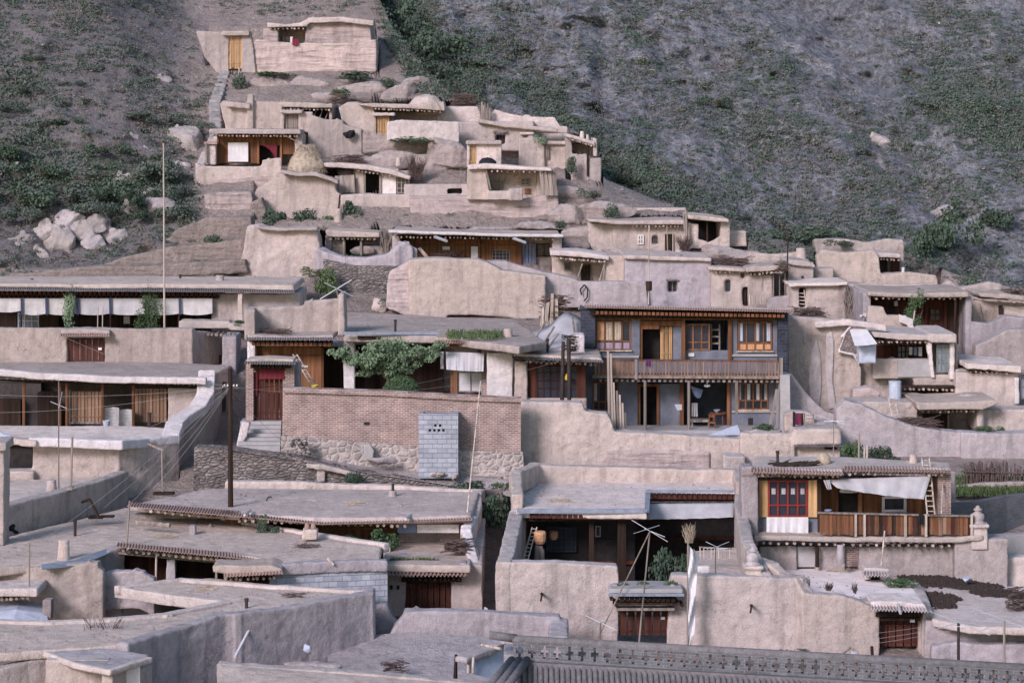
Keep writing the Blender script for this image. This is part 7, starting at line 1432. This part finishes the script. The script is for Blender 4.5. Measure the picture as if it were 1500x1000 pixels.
S('pole', 'crooked tall pole right of the thick square chimney', 'pole', MB().tube((1153,440,132.2),(1154,340,132.4),.05,.035).tube((1154,345,132.4),(1146,330,132.5),.03), 'woodd'); S('pole', 'thin white pole beside the grey house with one window', 'pole', MB().tube((950,446,131),(951,330,131.4),.035), 'woodp'); S('lamp_box','dark box on the white pole behind the blue house','box',bx(946,413,955,427,130.9,.3),'woodd',mud=.06)
S('hose', 'black looped hose hanging on the grey wall above the blue house', 'hose', MB().line([(852,432,132.6),(850,424,132.6),(856,417,132.6),(861,424,132.6),(860,436,132.6),(855,441,132.6)], .04), 'black')
antenna(497, 445, 119, 493, 424, [(-24,14,22,-14),(-18,-10,24,10)], 'white crossed aerial above the L shaped parapet', .03, armr=.03); antenna(436, 208, 147.4, 400, 190, [(-4,-4,4,4)], 'thin aerial stick by the white window sheet', .03, 'woodg')
eb = MB()
for k, (x, y, r_, q) in enumerate([(400,124,1.1,(2.2,.6,.7)),(450,122,1.2,(2.2,.6,.7)),(520,130,1.2,(2.,.6,.7)),(580,140,1.3,(2.,.6,.8)),(480,140,1.,(2.4,.6,.5)),(610,120,1.,(2.,.6,.6)),(845,285,1.2,(1.8,.6,.9)),(880,310,1.3,(2.,.6,.8)),(830,318,1.1,(1.8,.6,.8)),(860,345,1.2,(2.4,.6,.6)),(920,372,1.,(2.4,.6,.6)),(1000,384,.9,(2.,.6,.6)),(1060,372,1.2,(2.4,.6,.6)),(1110,380,1.,(2.,.6,.5)),(640,338,1.,(3.,.6,.4)),(720,334,1.,(3.,.6,.4)),(790,330,1.,(2.4,.6,.5)),(530,366,.7,(1.4,.6,.8)),(690,476,.9,(3.,.6,.35)),(600,474,.9,(2.6,.6,.4)),(1230,392,1.,(2.,.6,.7)),(1350,436,.8,(2.2,.6,.5)),(1250,446,.8,(2.,.6,.6))]):
    eb.rock((x,y,td(y)-.3), r_, 300+k, q, 3)
structure('eroded_bank', eb, 'earth', mud=.12, amp=2.6)
S('stone_wall', 'sloping dry stone wall running down right of the ridge', 'wall', MB().path([(862,262,148),(900,276,147),(940,288,146.4),(985,299,146)], .7, 1.6), 'stone', mud=.11, amp=1.6)
for k, (x, y, w_, h_, m, l) in enumerate([(400,112,60,9,'leaf','weeds along the foot of the hilltop wall on the left'),(520,116,70,12,'leafd','weeds under the right end of the hilltop wall'),(575,128,40,16,'leafd','weed clump on the bank right of the hilltop wall'),(500,142,26,16,'leaf','weed clump behind the round twig pile'),(890,318,30,22,'leafd','weed clump on the eroded bank right of the flared house'),(820,334,20,14,'leafd','small weeds at the right end of the long terrace wall'),(870,290,26,18,'leafd','weeds beside the sloping dry stone wall'),(690,472,30,7,'grass','grass at the foot of the broad pink wall'),(640,476,20,8,'leaf','green tuft left at the foot of the broad pink wall'),(470,405,30,18,'grass','dry grass hanging beside the pink buttress'),(1375,440,30,16,'leafd','weeds on the wall by the far right hump'),(1240,360,40,12,'leafd','weeds along the top of the ruined wall under the mountain'),(560,160,20,12,'leafd','weeds behind the yellow door house')]):
    shrub(x, y, td(y)-1.2, w_, h_, l, m, name='weeds', cat='weeds', group='weeds about the ridge')
# rocks on the left slope
for k, (x, y, r_, s, l) in enumerate([(40,352,0.75,1,'pale jagged boulder at the left end of the lower outcrop'),(70,338,0.8,2,'pale boulder second from left in the lower outcrop'),(98,326,0.75,3,'highest pale boulder of the lower outcrop'),(92,352,0.85,4,'largest pale boulder in the middle of the lower outcrop'),(122,340,0.7,5,'pale boulder right of the highest one in the outcrop'),(148,330,0.6,6,'pale boulder in the right part of the lower outcrop'),(140,352,0.55,7,'low pale boulder in the right part of the outcrop'),(172,344,0.55,8,'pale boulder at the right end of the lower outcrop'),(24,366,0.45,9,'small boulder low at the left of the outcrop'),(60,370,0.45,10,'flat low boulder under the outcrop'),(272,208,0.95,11,'large pale boulder near the steps'),(256,196,0.5,12,'small boulder beside the large one near the steps'),(216,224,0.5,13,'pale boulder left of the tall pole top'),(196,203,0.4,14,'small pointed boulder left of the tall pole'),(205,250,0.45,15,'boulder among dark shrubs left of the tall pole'),(180,262,0.5,16,'brown boulder in the shrubs of the left slope'),(236,308,0.95,17,'tall shaded boulder behind the tall pole'),(20,250,0.5,18,'boulder in the green patch at the left edge'),(238,118,0.5,19,'hump shaped rock on the upper left slope'),(265,245,0.5,20,'boulder below the large pale boulder near the steps'),(215,285,0.5,21,'boulder left of the tall shaded one'),(190,300,0.45,22,'boulder between the outcrop and the tall pole')]):
    d = float(spur_d(np.array([x]),np.array([y]))[0])-.2 if 'spur_d' in globals() else 140
    S('boulder', l, 'boulder', MB().rock((x,y+4,d+.55), r_*1.7, 40+s, (1.25,.8,1.), 3).rock((x+r_*12*(1 if s % 2 else -1),y+9,d+.35), r_*1.0, 80+s, (1.2,.8,.9), 3).rock((x-r_*10*(1 if s % 3 else -1),y-6,d+.5), r_*.8, 120+s, (1.,.8,1.2), 3), 'rock', mud=.1, amp=2.2, group='boulders on the left slope')
sl_ = [(30,300,90,60),(100,295,80,50),(165,290,60,44),(60,255,60,40),(130,310,50,34),(230,262,60,60),(265,290,40,50),(262,320,50,44),(195,300,50,50),(245,180,40,24),(290,190,30,26),(20,320,50,36),(90,180,40,16),(205,172,40,18),(150,225,50,26),(12,230,50,40),(210,320,40,30),(40,135,34,20),(100,125,30,14),(10,160,36,24),(60,90,34,18)]
places = ['at the left edge above the boulders','above the big pale boulder','above the right lower boulder','in the middle of the green patch','just over the boulder outcrop','beside the tall pole','right of the tall shaded boulder','under the house steps','left of the tall shaded boulder','under the path high on the slope','next to the large pale boulder','low at the very left edge','on the open middle slope','above the small pointed boulder','on the middle of the slope','on the upper left edge of the green patch','below the tall pole rocks','on the upper left slope','right of the upper left bush','at the left edge halfway up','near the top left corner']
for (x, y, w_, h_), l in zip(sl_, places):
    shrub(x, y, float(spur_d(np.array([x]),np.array([y]))[0])-.4, w_*.9, h_*.62, 'dark green hillside bush '+l, 'scrub' if int(x) % 3 else 'leafd', group='bushes on the left slope', n=1300)
for k, (x, y, w_, h_, l) in enumerate([(595,30,60,50,'dark bush at the top of the gully'),(620,85,70,50,'large dark bush in the middle of the gully'),(640,120,50,34,'dark bush low in the gully'),(580,60,40,40,'dark bush left in the gully'),(1050,155,30,16,'dark round bush alone on the mountainside'),(1300,395,50,40,'bush behind the low dark hut'),(1345,370,60,50,'tall bush at the mountain foot'),(1390,360,60,60,'grey bush at the mountain foot on the right'),(1190,352,80,24,'green bushes behind the thick square chimney'),(1130,350,60,22,'green bushes behind the middle row'),(905,270,50,22,'bushes below the ridge end house'),(1440,330,70,40,'bush on the slope at the right edge')]):
    shrub(x, y, float(far_d(np.array([x]),np.array([y]))[0])-2.2, w_, h_, l, 'leafd', group='bushes on the mountainside', n=1300)
for k, (x, y, r_, sq, m, l) in enumerate([(1385,52,2.2,(1.7,.6,.55),'mudp','pale eroded outcrop high on the mountainside at the upper right'),(1200,104,1.3,(1.3,.6,.9),'bank','brownish rock outcrop on the mountainside near the top'),(1385,320,1.5,(1.2,.6,1.1),'rock','dark rock rib low on the mountainside at the right'),(1330,330,1.3,(1.2,.6,1.),'rock','rock knob low on the mountainside above the ruined wall'),(1445,285,1.6,(1.4,.6,.8),'rock','grey rock ledge at the foot of the scree chute'),(1490,345,1.8,(1.,.6,1.1),'mudp','pale earth cutting at the right edge of the mountainside'),(1105,300,1.2,(1.3,.6,.6),'rock','low rock above the right end of the middle row'),(820,60,1.,(1.6,.6,.5),'rock','flat rock high on the mountainside left of centre'),(930,165,.9,(1.8,.6,.5),'rock','small flat rock on the middle of the mountainside'),(1290,210,1.4,(1.3,.6,.8),'rock','rock knob halfway down the scree chute')]):
    d = float(far_d(np.array([x]),np.array([y]))[0])-.1; S('rock_outcrop', l, 'rock', MB().rock((x,y,d), r_, 500+k, sq, 4).rock((x+r_*14*sq[0],y+9,d-.3), r_*.6, 520+k, sq, 3).rock((x-r_*13*sq[0],y+6,d-.2), r_*.55, 540+k, sq, 3), m, mud=.12, amp=2.4, group='outcrops on the mountainside')
# ------------------------------------------------------------------ finish: soften the mud, light, camera
build_terrain(); build_scrub()
for l, n in LABELS.items():
    if len(n) > 1: print('DUPLICATE LABEL', l, n)
def finish_mud():
    for o, vox, amp in MUD:
        m = o.modifiers.new('r', 'REMESH'); m.mode = 'VOXEL'; m.voxel_size = max(.045, vox*.68); m.adaptivity = 0
        m = o.modifiers.new('s', 'SMOOTH'); m.iterations = 2; m.factor = .45
    dg = bpy.context.evaluated_depsgraph_get(); dg.update(); new = []
    for o, vox, amp in MUD: new.append(bpy.data.meshes.new_from_object(o.evaluated_get(dg), depsgraph=dg))
    for (o, vox, amp), me in zip(MUD, new):
        o.modifiers.clear(); old = o.data; nm = old.name; mats = list(old.materials); o.data = me; bpy.data.meshes.remove(old); me.name = nm
        if not me.materials:
            for x in mats: me.materials.append(x)
        n = len(me.vertices); v = np.empty(n*3, dtype=np.float32); me.vertices.foreach_get('co', v); v = v.reshape(-1,3)
        w = v+np.array(o.matrix_world.translation if o.parent is None else o.parent.location, dtype=np.float32)
        for s, a in ((.5,.036), (1.5,.018), (4.5,.013)):
            for k in range(3): v[:,k] += a*amp*vnoise(w*s+k*31.7, 5+k)*(1 if k != 2 else 1.1)
        nn = np.empty(n*3, dtype=np.float32); me.vertices.foreach_get('normal', nn); nn = nn.reshape(-1,3)
        er = np.clip(fbm(w*np.array([1.6,1.6,2.2]), 71, 3)-.12, 0, 1)*.08*(.2+np.clip(vnoise(w*.35, 83)+.3, 0, 1))
        v -= nn*(er*min(amp, 1.6))[:,None].astype(np.float32)
        me.vertices.foreach_set('co', v.ravel()); me.polygons.foreach_set('use_smooth', np.ones(len(me.polygons), dtype=bool)); me.update()
bpy.context.view_layer.update()
finish_mud()

cam = bpy.data.cameras.new('camera'); co = bpy.data.objects.new('camera', cam); COL.objects.link(co)
co.location = (0, 0, HC); co.rotation_euler = (math.pi/2, 0, 0)
cam.sensor_width = 36; cam.lens = F*36/1500; cam.shift_y = -(500-HY)/1500; cam.clip_end = 2000
C.camera = co
w = bpy.data.worlds.new('World'); C.world = w; w.use_nodes = True; nt = w.node_tree
sky = nt.nodes.new('ShaderNodeTexSky'); sky.sky_type = 'NISHITA'; sky.sun_disc = False
EL, AZ = math.radians(28), math.radians(212)     # azimuth clockwise from +Y: behind the camera, to its left
sky.sun_elevation = EL; sky.sun_rotation = AZ; sky.air_density = 1.3; sky.dust_density = 1.2; sky.ozone_density = 3.
nt.links.new(sky.outputs[0], nt.nodes['Background'].inputs[0]); nt.nodes['Background'].inputs[1].default_value = .125
sl = bpy.data.lights.new('sun', 'SUN'); so = bpy.data.objects.new('sun', sl); COL.objects.link(so)
sd = Vector((math.sin(AZ)*math.cos(EL), math.cos(AZ)*math.cos(EL), math.sin(EL)))
so.rotation_euler = sd.to_track_quat('Z', 'Y').to_euler(); so.location = (-60, -40, 80)
sl.energy = 2.8; sl.angle = math.radians(16); sl.color = (1., .88, .96)
C.view_settings.view_transform = 'Standard'; C.view_settings.look = 'None'; C.view_settings.exposure = .27; C.view_settings.gamma = 1
C.cycles.max_bounces = 5; C.cycles.diffuse_bounces = 3
